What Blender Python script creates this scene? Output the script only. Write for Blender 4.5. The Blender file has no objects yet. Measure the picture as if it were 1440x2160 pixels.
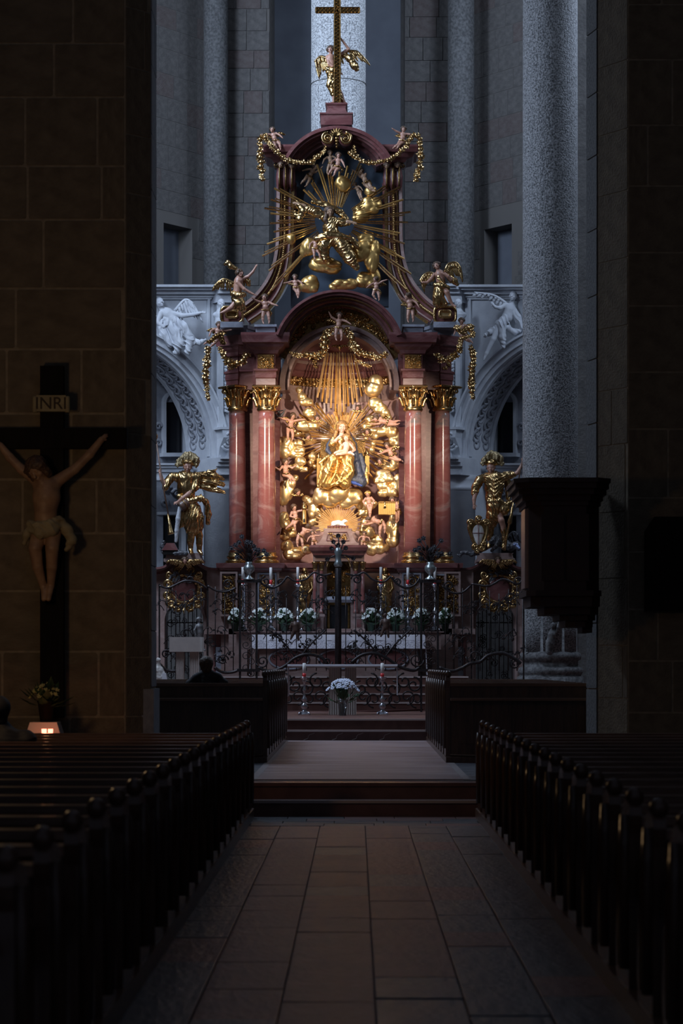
import bpy, math, random
import numpy as np
from mathutils import Vector, Matrix

# ------------------------------------------------------------------ camera, world, lights, exposure
SC = bpy.context.scene
COL = SC.collection
EYE, FPX, VPX, VPY = 1.55, 4800.0, 750.0, 1400.0
cam_d = bpy.data.cameras.new('camera')
cam = bpy.data.objects.new('camera', cam_d)
COL.objects.link(cam)
cam.location = (0, 0, EYE)
cam.rotation_euler = (math.pi / 2, 0, 0)
cam_d.sensor_fit = 'VERTICAL'
cam_d.sensor_height = 36.0
cam_d.lens = FPX / 2160 * 36.0
cam_d.shift_x = -(VPX - 720) / 2160
cam_d.shift_y = (VPY - 1080) / 2160
cam_d.clip_start, cam_d.clip_end = 0.5, 200
cam_d.dof.use_dof = True
cam_d.dof.focus_distance = 47.0
cam_d.dof.aperture_fstop = 4.0
SC.camera = cam

SC.view_settings.view_transform = 'Standard'
SC.view_settings.look = 'None'
SC.view_settings.gamma = 1
SC.view_settings.use_curve_mapping = False
SC.view_settings.exposure = 0.0

world = bpy.data.worlds.new('world')
SC.world = world
world.use_nodes = True
world.node_tree.nodes['Background'].inputs[0].default_value = (0.62, 0.72, 1.0, 1)
world.node_tree.nodes['Background'].inputs[1].default_value = 0.065


def light(name, kind, loc, target, energy, color, **kw):
    l = bpy.data.lights.new(name, kind)
    l.energy = energy
    l.color = color
    for k, v in kw.items():
        setattr(l, k, v)
    o = bpy.data.objects.new(name, l)
    COL.objects.link(o)
    o.location = loc
    o.rotation_euler = (Vector(target) - Vector(loc)).to_track_quat('-Z', 'Y').to_euler()
    return o


DAY = (0.62, 0.76, 1.0)
# daylight as from tall choir windows, assumed out of view on both sides
light('assumed_choir_window_light_left', 'AREA', (-8.6, 41.5, 16.0), (0.0, 49.5, 7.0), 3200, DAY, shape='RECTANGLE', size=3.0, size_y=8.0)
light('assumed_choir_window_light_right', 'AREA', (9.4, 43.5, 16.0), (0.5, 49.5, 7.0), 1350, DAY, shape='RECTANGLE', size=3.0, size_y=8.0)
light('chancel_fill_light', 'AREA', (-8.6, 33.5, 13.0), (-0.3, 43.0, 2.0), 1200, DAY, shape='RECTANGLE', size=2.0, size_y=5.0)  # added frontal fill for the chancel, not a known window
# lights added to brighten the round pier; no window seen beside it
light('added_column_light_left', 'AREA', (-5.6, 52.0, 18.5), (-0.4, 54.0, 14.0), 170, DAY, shape='RECTANGLE', size=1.6, size_y=4.5)
light('added_column_light_right', 'AREA', (4.8, 52.0, 18.5), (-0.4, 54.0, 14.0), 170, DAY, shape='RECTANGLE', size=1.6, size_y=4.5)
# two warm spotlights, assumed at the choir piers, aimed at the Madonna
WARM = (1.0, 0.79, 0.59)
light('assumed_altar_spotlight_left', 'SPOT', (-4.3, 41.0, 7.0), (-0.36, 48.4, 5.7), 3100, WARM, spot_size=math.radians(39), spot_blend=0.9, shadow_soft_size=0.12)
light('assumed_altar_spotlight_right', 'SPOT', (3.2, 41.0, 7.0), (-0.36, 48.4, 5.7), 3100, WARM, spot_size=math.radians(39), spot_blend=0.9, shadow_soft_size=0.12)
# faint warm lamp assumed out of view, added to light the crucifix pier
light('assumed_nave_lamp_light', 'POINT', (-4.0, 19.0, 3.2), (0, 0, 0), 60, (1.0, 0.62, 0.30), shadow_soft_size=0.25)

# ------------------------------------------------------------------ projection helpers (photo pixel + distance -> place)
def X(px, Y): return (px - VPX) * Y / FPX
def Z(py, Y): return EYE + (VPY - py) * Y / FPX
def P(px, py, Y): return Vector((X(px, Y), Y, Z(py, Y)))


random.seed(7)
R = math.radians
MAT = {}


def nodes_of(name):
    m = bpy.data.materials.new(name)
    m.use_nodes = True
    nt = m.node_tree
    return m, nt, nt.nodes['Principled BSDF']


def mat(key, col, rough=0.6, metal=0.0, col2=None, scale=6.0, bump=0.0, bscale=None, detail=4.0, ramp=(0.35, 0.65),
        spec=0.5, stretch=None, emit=None, estr=0.0, coat=0.0, trans=0.0, rvar=0.0, dist=0.0):
    m, nt, b = nodes_of(key)
    N, L = nt.nodes, nt.links
    b.inputs['Base Color'].default_value = (*col, 1)
    b.inputs['Roughness'].default_value = rough
    b.inputs['Metallic'].default_value = metal
    b.inputs['Specular IOR Level'].default_value = spec
    b.inputs['Coat Weight'].default_value = coat
    b.inputs['Transmission Weight'].default_value = trans
    if emit:
        b.inputs['Emission Color'].default_value = (*emit, 1)
        b.inputs['Emission Strength'].default_value = estr
    if col2 or bump or rvar:
        tc = N.new('ShaderNodeTexCoord')
        src = tc.outputs['Object']
        if stretch:
            mp = N.new('ShaderNodeMapping')
            mp.inputs['Scale'].default_value = stretch
            L.new(src, mp.inputs['Vector'])
            src = mp.outputs['Vector']
        nz = N.new('ShaderNodeTexNoise')
        nz.inputs['Scale'].default_value = scale
        nz.inputs['Detail'].default_value = detail
        nz.inputs['Distortion'].default_value = dist
        L.new(src, nz.inputs['Vector'])
        if col2:
            rp = N.new('ShaderNodeValToRGB')
            rp.color_ramp.elements[0].position, rp.color_ramp.elements[1].position = ramp
            rp.color_ramp.elements[0].color = (*col, 1)
            rp.color_ramp.elements[1].color = (*col2, 1)
            L.new(nz.outputs['Fac'], rp.inputs['Fac'])
            L.new(rp.outputs['Color'], b.inputs['Base Color'])
        if rvar:
            ma = N.new('ShaderNodeMapRange')
            ma.inputs['To Min'].default_value = max(0.02, rough - rvar)
            ma.inputs['To Max'].default_value = rough + rvar
            L.new(nz.outputs['Fac'], ma.inputs['Value'])
            L.new(ma.outputs['Result'], b.inputs['Roughness'])
        if bump:
            n2 = N.new('ShaderNodeTexNoise')
            n2.inputs['Scale'].default_value = bscale or scale * 3
            n2.inputs['Detail'].default_value = 3
            L.new(src, n2.inputs['Vector'])
            bp = N.new('ShaderNodeBump')
            bp.inputs['Strength'].default_value = bump
            bp.inputs['Distance'].default_value = 0.03
            L.new(n2.outputs['Fac'], bp.inputs['Height'])
            L.new(bp.outputs['Normal'], b.inputs['Normal'])
    MAT[key] = m
    return m


def marble_bands(key, cols, scale=1.2, rough=0.16):
    """Polished marble: wavy cloudy bands running across the shaft."""
    m, nt, b = nodes_of(key)
    N, L = nt.nodes, nt.links
    tc = N.new('ShaderNodeTexCoord')
    mp = N.new('ShaderNodeMapping')
    mp.inputs['Scale'].default_value = (0.9, 0.9, 2.0)
    mp.inputs['Rotation'].default_value = (0.25, 0.3, 0)
    L.new(tc.outputs['Object'], mp.inputs['Vector'])
    nz = N.new('ShaderNodeTexNoise')
    nz.inputs['Scale'].default_value = scale
    nz.inputs['Detail'].default_value = 7
    nz.inputs['Roughness'].default_value = 0.62
    nz.inputs['Distortion'].default_value = 1.3
    L.new(mp.outputs['Vector'], nz.inputs['Vector'])
    rp = N.new('ShaderNodeValToRGB')
    cr = rp.color_ramp
    while len(cr.elements) < len(cols):
        cr.elements.new(0.5)
    for e, (p, c) in zip(cr.elements, cols):
        e.position = p
        e.color = (*c, 1)
    L.new(nz.outputs['Fac'], rp.inputs['Fac'])
    L.new(rp.outputs['Color'], b.inputs['Base Color'])
    b.inputs['Roughness'].default_value = rough
    MAT[key] = m


# metals
mat('gold', (0.60, 0.41, 0.19), 0.27, 1.0, col2=(0.40, 0.23, 0.08), scale=14, ramp=(0.4, 0.75), bump=0.05, bscale=40, rvar=0.08)
mat('gold_cloud', (0.90, 0.67, 0.34), 0.34, 0.85, col2=(0.74, 0.48, 0.19), scale=9, ramp=(0.4, 0.8), bump=0.05, bscale=25, rvar=0.07)
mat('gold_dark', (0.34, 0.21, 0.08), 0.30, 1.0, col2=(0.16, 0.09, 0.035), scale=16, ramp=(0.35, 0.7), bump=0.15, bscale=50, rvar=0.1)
mat('gold_robe', (0.74, 0.47, 0.16), 0.36, 0.85, col2=(0.52, 0.29, 0.085), scale=8, ramp=(0.4, 0.8), rvar=0.08)
mat('gold_ray', (0.80, 0.55, 0.26), 0.38, 0.55, col2=(0.58, 0.36, 0.15), scale=10, ramp=(0.35, 0.75), rvar=0.08)
mat('silver', (0.62, 0.62, 0.66), 0.25, 0.95, col2=(0.4, 0.4, 0.44), scale=20, rvar=0.08)
mat('pewter', (0.36, 0.40, 0.40), 0.35, 0.8)
mat('iron', (0.022, 0.020, 0.022), 0.42, 0.55, col2=(0.05, 0.04, 0.04), scale=30)
mat('iron_red', (0.10, 0.035, 0.03), 0.5, 0.2)
# marbles and stone
marble_bands('marble_column', [(0.30, (0.25, 0.20, 0.19)), (0.37, (0.15, 0.125, 0.125)), (0.43, (0.29, 0.16, 0.145)), (0.50, (0.215, 0.075, 0.068)), (0.60, (0.245, 0.088, 0.078)), (0.74, (0.29, 0.14, 0.125))], 0.75)
marble_bands('marble_red', [(0.30, (0.105, 0.036, 0.037)), (0.48, (0.15, 0.055, 0.053)), (0.60, (0.20, 0.092, 0.087)), (0.75, (0.125, 0.052, 0.052))], 1.8, 0.26)
marble_bands('marble_pink', [(0.30, (0.235, 0.155, 0.14)), (0.48, (0.28, 0.19, 0.17)), (0.60, (0.34, 0.245, 0.225)), (0.75, (0.215, 0.145, 0.135))], 2.2, 0.30)
marble_bands('marble_grey', [(0.30, (0.16, 0.17, 0.20)), (0.48, (0.22, 0.23, 0.27)), (0.60, (0.30, 0.31, 0.36)), (0.75, (0.18, 0.18, 0.21))], 2.5, 0.28)
marble_bands('marble_niche', [(0.30, (0.30, 0.22, 0.23)), (0.46, (0.36, 0.22, 0.22)), (0.58, (0.44, 0.30, 0.29)), (0.75, (0.30, 0.23, 0.24))], 1.5, 0.22)
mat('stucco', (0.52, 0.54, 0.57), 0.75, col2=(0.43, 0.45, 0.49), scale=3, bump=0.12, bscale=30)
mat('stucco_shaded', (0.30, 0.31, 0.34), 0.8, col2=(0.22, 0.23, 0.26), scale=5, bump=0.2, bscale=24)  # stucco with the shade of soffit and chapel painted in as darker colour
mat('granite', (0.030, 0.031, 0.033), 0.8, col2=(0.27, 0.27, 0.275), scale=34, detail=10, ramp=(0.34, 0.66), bump=0.7, bscale=34)
mat('granite_daylit', (0.13, 0.135, 0.14), 0.8, col2=(0.72, 0.73, 0.74), scale=30, detail=10, ramp=(0.32, 0.64), bump=0.7, bscale=34)  # granite for the centre column, its daylight put into a lighter colour
mat('shaft_stone', (0.045, 0.045, 0.046), 0.85, col2=(0.10, 0.10, 0.10), scale=16, detail=9, ramp=(0.36, 0.64), bump=0.4, bscale=26)
mat('plume', (0.36, 0.28, 0.15), 0.42, 0.6, col2=(0.22, 0.16, 0.08), scale=16, bump=0.3, bscale=40)
mat('granite_fine', (0.07, 0.07, 0.072), 0.85, col2=(0.17, 0.17, 0.17), scale=16, detail=9, ramp=(0.36, 0.64), bump=0.4, bscale=26)
mat('stone_block', (0.060, 0.056, 0.054), 0.88, col2=(0.105, 0.098, 0.092), scale=5, detail=8, ramp=(0.3, 0.7), bump=0.3, bscale=18)
mat('stone_block_red', (0.068, 0.050, 0.047), 0.88, col2=(0.10, 0.086, 0.08), scale=5, detail=8, ramp=(0.3, 0.7), bump=0.3, bscale=18)
mat('mortar_dark', (0.10, 0.092, 0.085), 0.95)
mat('mortar', (0.31, 0.255, 0.18), 0.95, col2=(0.22, 0.18, 0.13), scale=12)
mat('pier_edge_lit', (0.30, 0.31, 0.34), 0.8, col2=(0.22, 0.23, 0.26), scale=9, bump=0.2)  # daylight on the left pier's side strip painted in as paler stone
mat('pillar_stone', (0.12, 0.092, 0.062), 0.9, col2=(0.19, 0.15, 0.10), scale=5, detail=9, ramp=(0.3, 0.7), bump=0.35, bscale=22)
mat('plaster', (0.135, 0.148, 0.175), 0.9, col2=(0.11, 0.12, 0.145), scale=1.5, bump=0.06)
mat('void', (0.008, 0.008, 0.009), 0.9)
mat('window_dark', (0.012, 0.012, 0.014), 0.25)
mat('tile_red', (0.225, 0.115, 0.100), 0.45, col2=(0.135, 0.075, 0.072), scale=2.2, detail=9, ramp=(0.32, 0.68), bump=0.30, bscale=7)
mat('tile_slate', (0.062, 0.068, 0.082), 0.42, col2=(0.115, 0.118, 0.132), scale=2.2, detail=9, ramp=(0.32, 0.68), bump=0.30, bscale=7)
mat('grout', (0.055, 0.048, 0.048), 0.9)
mat('step_marble', (0.105, 0.048, 0.040), 0.33, col2=(0.17, 0.085, 0.07), scale=2.5, detail=9, ramp=(0.35, 0.7), dist=1.0)
mat('step_edge', (0.46, 0.38, 0.36), 0.4)
mat('carpet', (0.135, 0.085, 0.085), 0.5, col2=(0.29, 0.23, 0.235), scale=3, stretch=(0.22, 1.5, 1), detail=6, ramp=(0.36, 0.66), bump=0.25, bscale=8)
mat('carpet_edge', (0.21, 0.18, 0.18), 0.6)
# wood, cloth, misc
mat('wood', (0.048, 0.025, 0.017), 0.27, col2=(0.085, 0.045, 0.030), scale=3, stretch=(6, 6, 0.8), detail=6, bump=0.12, bscale=8)
mat('wood_warm', (0.15, 0.082, 0.055), 0.34, col2=(0.09, 0.05, 0.034), scale=3, stretch=(0.8, 6, 6), detail=6, bump=0.1, bscale=8)
mat('wood_black', (0.006, 0.005, 0.0045), 0.8, col2=(0.010, 0.008, 0.007), scale=4, stretch=(6, 6, 0.8), spec=0.15)
mat('pulpit_wood', (0.020, 0.006, 0.005), 0.55, col2=(0.030, 0.010, 0.008), scale=4)
mat('skin', (0.46, 0.25, 0.18), 0.40, col2=(0.36, 0.185, 0.13), scale=10)
mat('skin_pale', (0.80, 0.52, 0.41), 0.42, col2=(0.72, 0.44, 0.34), scale=10)
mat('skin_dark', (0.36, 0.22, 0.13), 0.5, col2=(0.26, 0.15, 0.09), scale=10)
mat('hair', (0.055, 0.030, 0.020), 0.5, col2=(0.11, 0.06, 0.03), scale=30, bump=0.5, bscale=45)
mat('hair_fair', (0.52, 0.29, 0.11), 0.42, 0.35, col2=(0.32, 0.16, 0.06), scale=30, bump=0.5, bscale=45)
mat('blue_cloth', (0.030, 0.042, 0.090), 0.48, col2=(0.05, 0.06, 0.085), scale=6)
mat('blue_bright', (0.03, 0.075, 0.32), 0.5)
mat('white_cloth', (0.84, 0.83, 0.88), 0.85, col2=(0.76, 0.75, 0.82), scale=10, bump=0.1)
mat('lace', (0.56, 0.55, 0.62), 0.9, col2=(0.82, 0.81, 0.88), scale=38, ramp=(0.42, 0.58), bump=0.6, bscale=50)
mat('wax', (0.75, 0.73, 0.70), 0.55)
mat('red_plastic', (0.62, 0.03, 0.03), 0.4)
mat('leaf', (0.018, 0.045, 0.018), 0.5, col2=(0.035, 0.075, 0.03), scale=20)
mat('leaf_pale', (0.10, 0.17, 0.06), 0.5)
mat('petal', (0.62, 0.68, 0.62), 0.7, col2=(0.72, 0.74, 0.74), scale=30)
mat('petal_blue', (0.66, 0.70, 0.80), 0.7, col2=(0.50, 0.54, 0.66), scale=30)
mat('petal_yellow', (0.50, 0.44, 0.17), 0.7)
mat('pot_green', (0.015, 0.035, 0.02), 0.5)
mat('glass', (0.55, 0.6, 0.6), 0.08, trans=0.85)
mat('white_stone', (0.60, 0.56, 0.52), 0.6, col2=(0.52, 0.49, 0.46), scale=5)
mat('ambo_stone', (0.54, 0.47, 0.43), 0.7, col2=(0.47, 0.41, 0.38), scale=6)
mat('lamb_white', (0.82, 0.80, 0.76), 0.6, bump=0.6, bscale=30)
mat('parchment', (0.34, 0.29, 0.17), 0.8, col2=(0.26, 0.21, 0.12), scale=8)
mat('ink', (0.045, 0.030, 0.018), 0.8)
mat('coat', (0.010, 0.010, 0.014), 0.75, col2=(0.018, 0.018, 0.024), scale=12)
mat('blue_sky_board', (0.055, 0.085, 0.125), 0.5, col2=(0.035, 0.055, 0.085), scale=2)
mat('flame_glass', (0.9, 0.12, 0.08), 0.3, emit=(1.0, 0.16, 0.10), estr=7.0)
mat('dragon', (0.030, 0.032, 0.038), 0.35, col2=(0.07, 0.07, 0.08), scale=16, bump=0.4)
mat('greybronze', (0.20, 0.19, 0.19), 0.5, 0.3, col2=(0.12, 0.12, 0.12), scale=14)
mat('boy_bronze', (0.085, 0.05, 0.038), 0.5, 0.2)
mat('bronze_blue', (0.13, 0.16, 0.26), 0.35, 0.6)


# ------------------------------------------------------------------ object helpers
def link(o, parent=None):
    COL.objects.link(o)
    if parent is not None:
        o.parent = parent
    return o


def tag(o, label, cat, group=None):
    o['label'] = label
    o['category'] = cat
    if group:
        o['group'] = group
    return o


def thing(name, label, cat, loc=(0, 0, 0), group=None, rz=0.0):
    o = bpy.data.objects.new(name, None)
    o.empty_display_size = 0.1
    link(o)
    o.location = loc
    o.rotation_euler = (0, 0, rz)
    return tag(o, label, cat, group)


def struct(o):
    o['kind'] = 'structure'
    return o


def copy_tree(o, parent=None):
    c = o.copy()
    link(c, parent)
    for ch in list(o.children):
        copy_tree(ch, c)
    return c


def fast_mesh(name, V, Q, smooth=True):
    """V (n,3) float array, Q (m,4) or (m,3) int array -> mesh"""
    me = bpy.data.meshes.new(name)
    V = np.asarray(V, np.float32)
    Q = np.asarray(Q, np.int32)
    n, k = Q.shape
    me.vertices.add(len(V))
    me.vertices.foreach_set('co', V.ravel())
    me.loops.add(n * k)
    me.loops.foreach_set('vertex_index', Q.ravel())
    me.polygons.add(n)
    me.polygons.foreach_set('loop_start', np.arange(0, n * k, k, dtype=np.int32))
    me.polygons.foreach_set('use_smooth', np.full(n, smooth, dtype=bool))
    me.update(calc_edges=True)
    return me


class MB:
    """collects simple shapes into one mesh (world or local metres)"""

    def __init__(self):
        self.v, self.f, self.s = [], [], []

    def add(self, vs, fs, smooth=False):
        b = len(self.v)
        self.v.extend([tuple(p) for p in vs])
        for q in fs:
            self.f.append([b + i for i in q])
            self.s.append(smooth)
        return self

    def box(self, x0, x1, y0, y1, z0, z1):
        return self.rings([(z0, x0, x1, y0, y1), (z1, x0, x1, y0, y1)])

    def rings(self, secs):
        """stack of rectangles (z,x0,x1,y0,y1) lofted upwards"""
        vs, fs = [], []
        for (z, x0, x1, y0, y1) in secs:
            vs += [(x0, y0, z), (x1, y0, z), (x1, y1, z), (x0, y1, z)]
        for i in range(len(secs) - 1):
            a = 4 * i
            for j in range(4):
                k = (j + 1) % 4
                fs.append((a + j, a + k, a + 4 + k, a + 4 + j))
        fs.append((3, 2, 1, 0))
        e = 4 * (len(secs) - 1)
        fs.append((e, e + 1, e + 2, e + 3))
        return self.add(vs, fs)

    def prism(self, pts, y0, y1, smooth=False):
        """polygon of (x,z) points extruded from y0 (front) to y1 (back)"""
        n = len(pts)
        vs = [(x, y0, z) for x, z in pts] + [(x, y1, z) for x, z in pts]
        fs = [tuple(range(n)), tuple(range(2 * n - 1, n - 1, -1))]
        self.add(vs, fs)
        b = len(self.v) - 2 * n
        for i in range(n):
            j = (i + 1) % n
            self.f.append([b + j, b + i, b + n + i, b + n + j])
            self.s.append(smooth)
        return self

    def band(self, cx, cz, ri, ro, a0, a1, y0, y1, n=32, kx=1.0, kz=1.0):
        """annular sector in the xz plane (angles in degrees from +x), extruded in y"""
        vs, fs = [], []
        for i in range(n + 1):
            a = R(a0 + (a1 - a0) * i / n)
            c, s = math.cos(a) * kx, math.sin(a) * kz
            vs += [(cx + ri * c, y0, cz + ri * s), (cx + ro * c, y0, cz + ro * s), (cx + ro * c, y1, cz + ro * s), (cx + ri * c, y1, cz + ri * s)]
        for i in range(n):
            a = 4 * i
            for j in range(4):
                k = (j + 1) % 4
                fs.append((a + j, a + 4 + j, a + 4 + k, a + k))
        fs.append((0, 1, 2, 3))
        e = 4 * n
        fs.append((e + 3, e + 2, e + 1, e))
        return self.add(vs, fs, False)

    def lathe(self, prof, c=(0, 0, 0), seg=24, a0=0, a1=360, flute=None):
        """profile of (r,z) turned about the vertical through c"""
        full = abs(a1 - a0) >= 359.9
        m = seg if full else seg + 1
        vs, fs = [], []
        for (r, z) in prof:
            for i in range(m):
                a = R(a0 + (a1 - a0) * i / seg)
                rr = r * (1 - flute[1] * (0.5 + 0.5 * math.cos(flute[0] * a))) if flute else r
                vs.append((c[0] + rr * math.cos(a), c[1] + rr * math.sin(a), c[2] + z))
        for k in range(len(prof) - 1):
            for i in range(seg):
                j = (i + 1) % m
                fs.append((k * m + i, k * m + j, (k + 1) * m + j, (k + 1) * m + i))
        self.add(vs, fs, True)
        if full:
            b = len(self.v) - len(vs)
            if prof[0][0] > 1e-5:
                self.f.append([b + i for i in range(m - 1, -1, -1)]); self.s.append(False)
            if prof[-1][0] > 1e-5:
                self.f.append([b + (len(prof) - 1) * m + i for i in range(m)]); self.s.append(False)
        return self

    def tube(self, pts, r, seg=6, flat=None):
        """round bar along points; r a number or a list"""
        pts = [Vector(p) for p in pts]
        n = len(pts)
        rs = r if isinstance(r, (list, tuple)) else [r] * n
        t0 = (pts[1] - pts[0]).normalized()
        up = Vector((0, 1, 0)) if abs(t0.y) < 0.9 else Vector((1, 0, 0))
        u = t0.cross(up).normalized()
        vs, fs = [], []
        for i in range(n):
            t = (pts[min(i + 1, n - 1)] - pts[max(i - 1, 0)])
            t = t.normalized() if t.length > 1e-9 else t0
            u = (u - t * u.dot(t))
            u = u.normalized() if u.length > 1e-6 else t.orthogonal().normalized()
            w = t.cross(u)
            for j in range(seg):
                a = 2 * math.pi * j / seg
                vs.append(pts[i] + (u * math.cos(a) + w * math.sin(a) * (flat or 1.0)) * rs[i])
        for i in range(n - 1):
            for j in range(seg):
                k = (j + 1) % seg
                fs.append((i * seg + j, i * seg + k, (i + 1) * seg + k, (i + 1) * seg + j))
        fs.append(tuple(range(seg - 1, -1, -1)))
        fs.append(tuple((n - 1) * seg + j for j in range(seg)))
        return self.add(vs, fs, seg > 4)

    def ball(self, c, r, seg=8, ring=5, sc=(1, 1, 1)):
        vs, fs = [], []
        for k in range(ring + 1):
            ph = math.pi * k / ring
            for j in range(seg):
                a = 2 * math.pi * j / seg
                vs.append((c[0] + r * sc[0] * math.sin(ph) * math.cos(a), c[1] + r * sc[1] * math.sin(ph) * math.sin(a), c[2] - r * sc[2] * math.cos(ph)))
        for k in range(ring):
            for j in range(seg):
                i = (j + 1) % seg
                fs.append((k * seg + j, k * seg + i, (k + 1) * seg + i, (k + 1) * seg + j))
        return self.add(vs, fs, True)

    def leaf(self, c, d, n, l, w, curl=0.3):
        """pointed leaf from c along d, facing n"""
        c, d, n = Vector(c), Vector(d).normalized(), Vector(n).normalized()
        s = d.cross(n).normalized()
        th = n * (0.06 * w)
        vs = [c, c + d * l * .45 + s * w * .5 - n * curl * l * .10, c + d * l - n * curl * l * .4, c + d * l * .45 - s * w * .5 - n * curl * l * .10, c + d * l * .45 + n * curl * l * .12]
        fs = [(0, 1, 4), (1, 2, 4), (2, 3, 4), (3, 0, 4), (1, 0, 3, 2)]
        return self.add(vs, fs)

    def mesh(self, name):
        me = bpy.data.meshes.new(name)
        me.from_pydata(self.v, [], self.f)
        me.polygons.foreach_set('use_smooth', self.s)
        me.update()
        return me

    def build(self, name, m, parent=None, loc=None, bevel=0.0):
        o = bpy.data.objects.new(name, self.mesh(name))
        o.data.materials.append(MAT[m])
        link(o, parent)
        if loc is not None:
            o.location = loc
        if bevel:
            bv = o.modifiers.new('bevel', 'BEVEL')
            bv.width = bevel
            bv.segments = 1
        return o


def inst(name, mesh, parent, loc, rot=(0, 0, 0), sc=(1, 1, 1)):
    o = bpy.data.objects.new(name, mesh)
    link(o, parent)
    o.location, o.rotation_euler, o.scale = loc, rot, sc if hasattr(sc, '__len__') else (sc, sc, sc)
    return o


def mesh_of(mb, name, m):
    me = mb.mesh(name)
    me.materials.append(MAT[m])
    return me


def spiral(c, r0, r1, a0, a1, n=22, y=0.0):
    """points of a spiral in the xz plane round c=(x,z)"""
    out = []
    for i in range(n + 1):
        t = i / n
        a = R(a0 + (a1 - a0) * t)
        r = r0 + (r1 - r0) * t
        out.append((c[0] + r * math.cos(a), y, c[1] + r * math.sin(a)))
    return out


def bez(pts, n=14):
    """smooth Catmull-Rom curve through points (any dimension)"""
    p = [np.array(q, float) for q in pts]
    p = [2 * p[0] - p[1]] + p + [2 * p[-1] - p[-2]]
    out = []
    for i in range(1, len(p) - 2):
        for k in range(n):
            t = k / n
            out.append(tuple(0.5 * ((2 * p[i]) + (-p[i - 1] + p[i + 1]) * t + (2 * p[i - 1] - 5 * p[i] + 4 * p[i + 1] - p[i + 2]) * t * t + (-p[i - 1] + 3 * p[i] - 3 * p[i + 1] + p[i + 2]) * t ** 3)))
    out.append(tuple(p[-2]))
    return out


# ------------------------------------------------------------------ carving: distance-field sculptures -> smooth meshes
CORN = [(i, j, k) for i in (0, 1) for j in (0, 1) for k in (0, 1)]
EDGES = [(a, b) for a in range(8) for b in range(a + 1, 8) if sum(abs(x - y) for x, y in zip(CORN[a], CORN[b])) == 1]


def surface_nets(d):
    ins = d < 0
    nx, ny, nz = d.shape
    cnt = np.zeros((nx - 1, ny - 1, nz - 1), np.int8)
    for (i, j, k) in CORN:
        cnt += ins[i:nx - 1 + i, j:ny - 1 + j, k:nz - 1 + k]
    act = (cnt > 0) & (cnt < 8)
    idx = np.argwhere(act)
    vid = np.full(act.shape, -1, np.int32)
    vid[act] = np.arange(len(idx))
    cv = np.stack([d[idx[:, 0] + i, idx[:, 1] + j, idx[:, 2] + k] for (i, j, k) in CORN], 1)
    pos = np.zeros((len(idx), 3))
    num = np.zeros(len(idx))
    C = np.array(CORN, float)
    for a, b in EDGES:
        da, db = cv[:, a], cv[:, b]
        x = (da < 0) != (db < 0)
        t = np.where(x, da / np.where(x, da - db, 1), 0)
        pos += np.where(x[:, None], C[a] + t[:, None] * (C[b] - C[a]), 0)
        num += x
    V = idx + pos / num[:, None]
    quads = []
    for ax in range(3):
        sl0 = [slice(1, -1)] * 3
        sl1 = [slice(1, -1)] * 3
        sl0[ax], sl1[ax] = slice(0, -1), slice(1, None)
        s0, s1 = ins[tuple(sl0)], ins[tuple(sl1)]
        e = np.argwhere(s0 != s1)
        if not len(e):
            continue
        flip = s0[e[:, 0], e[:, 1], e[:, 2]]
        off = np.ones(3, int)
        off[ax] = 0
        e = e + off
        u, v = [(1, 2), (2, 0), (0, 1)][ax]
        du, dv = np.zeros(3, int), np.zeros(3, int)
        du[u], dv[v] = 1, 1
        q = np.stack([vid[tuple((e - du - dv).T)], vid[tuple((e - dv).T)], vid[tuple(e.T)], vid[tuple((e - du).T)]], 1)
        q[~flip] = q[~flip][:, ::-1]
        quads.append(q)
    return V, np.concatenate(quads)


def wob(Pt, f, seed=0):
    """cheap smooth pseudo noise in about -1..1"""
    r = np.random.RandomState(seed)
    o = 0
    for i in range(4):
        k = r.normal(size=3)
        k /= np.linalg.norm(k)
        o = o + np.sin((Pt[0] * k[0] + Pt[1] * k[1] + Pt[2] * k[2]) * f * (0.7 + 0.45 * i) + r.uniform(0, 6.28)) / (1 + 0.4 * i)
    return o / 2.4


def folds(direction, freq, amp, warp=1.6, seed=1):
    """drapery folds: irregular soft ridges, running across the given direction and wandering"""
    dv = np.array(direction, float)
    dv /= np.linalg.norm(dv)

    def f(Pt):
        lo = wob(Pt, freq * 0.30, seed)
        s = (Pt[0] * dv[0] + Pt[1] * dv[1] + Pt[2] * dv[2]) * freq * .8 + (warp + 1.4) * lo + .7 * wob(Pt, freq * .8, seed + 11)
        m = .55 + .45 * wob(Pt, freq * .45, seed + 5)
        big = np.abs(np.sin(s)) ** .75 - .55
        small = np.abs(np.sin(s * 2.1 + 2.0 * lo)) - .5
        return amp * m * (1.9 * big + .6 * small)
    return f


def puffs(freq, amp, seed=1):
    return lambda Pt: -amp * np.abs(wob(Pt, freq, seed)) * 1.5


def drop_crumbs(V, Q):
    """keep the carved body, drop crumbs that no longer hang together with it"""
    lab = np.arange(len(V))
    E = np.concatenate([Q[:, [0, 1]], Q[:, [1, 2]], Q[:, [2, 3]]])
    while True:
        m = np.minimum(lab[E[:, 0]], lab[E[:, 1]])
        new = lab.copy()
        np.minimum.at(new, lab[E[:, 0]], m)
        np.minimum.at(new, lab[E[:, 1]], m)
        new = new[new]
        new = new[new]
        if np.array_equal(new, lab):
            break
        lab = new
    ids, cnt = np.unique(lab, return_counts=True)
    good = ids[cnt > .035 * len(V)]
    keep = np.isin(lab, good)
    if keep.all():
        return V, Q
    idx = np.cumsum(keep) - 1
    Qk = Q[keep[Q[:, 0]]]
    return V[keep], idx[Qk]


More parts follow.
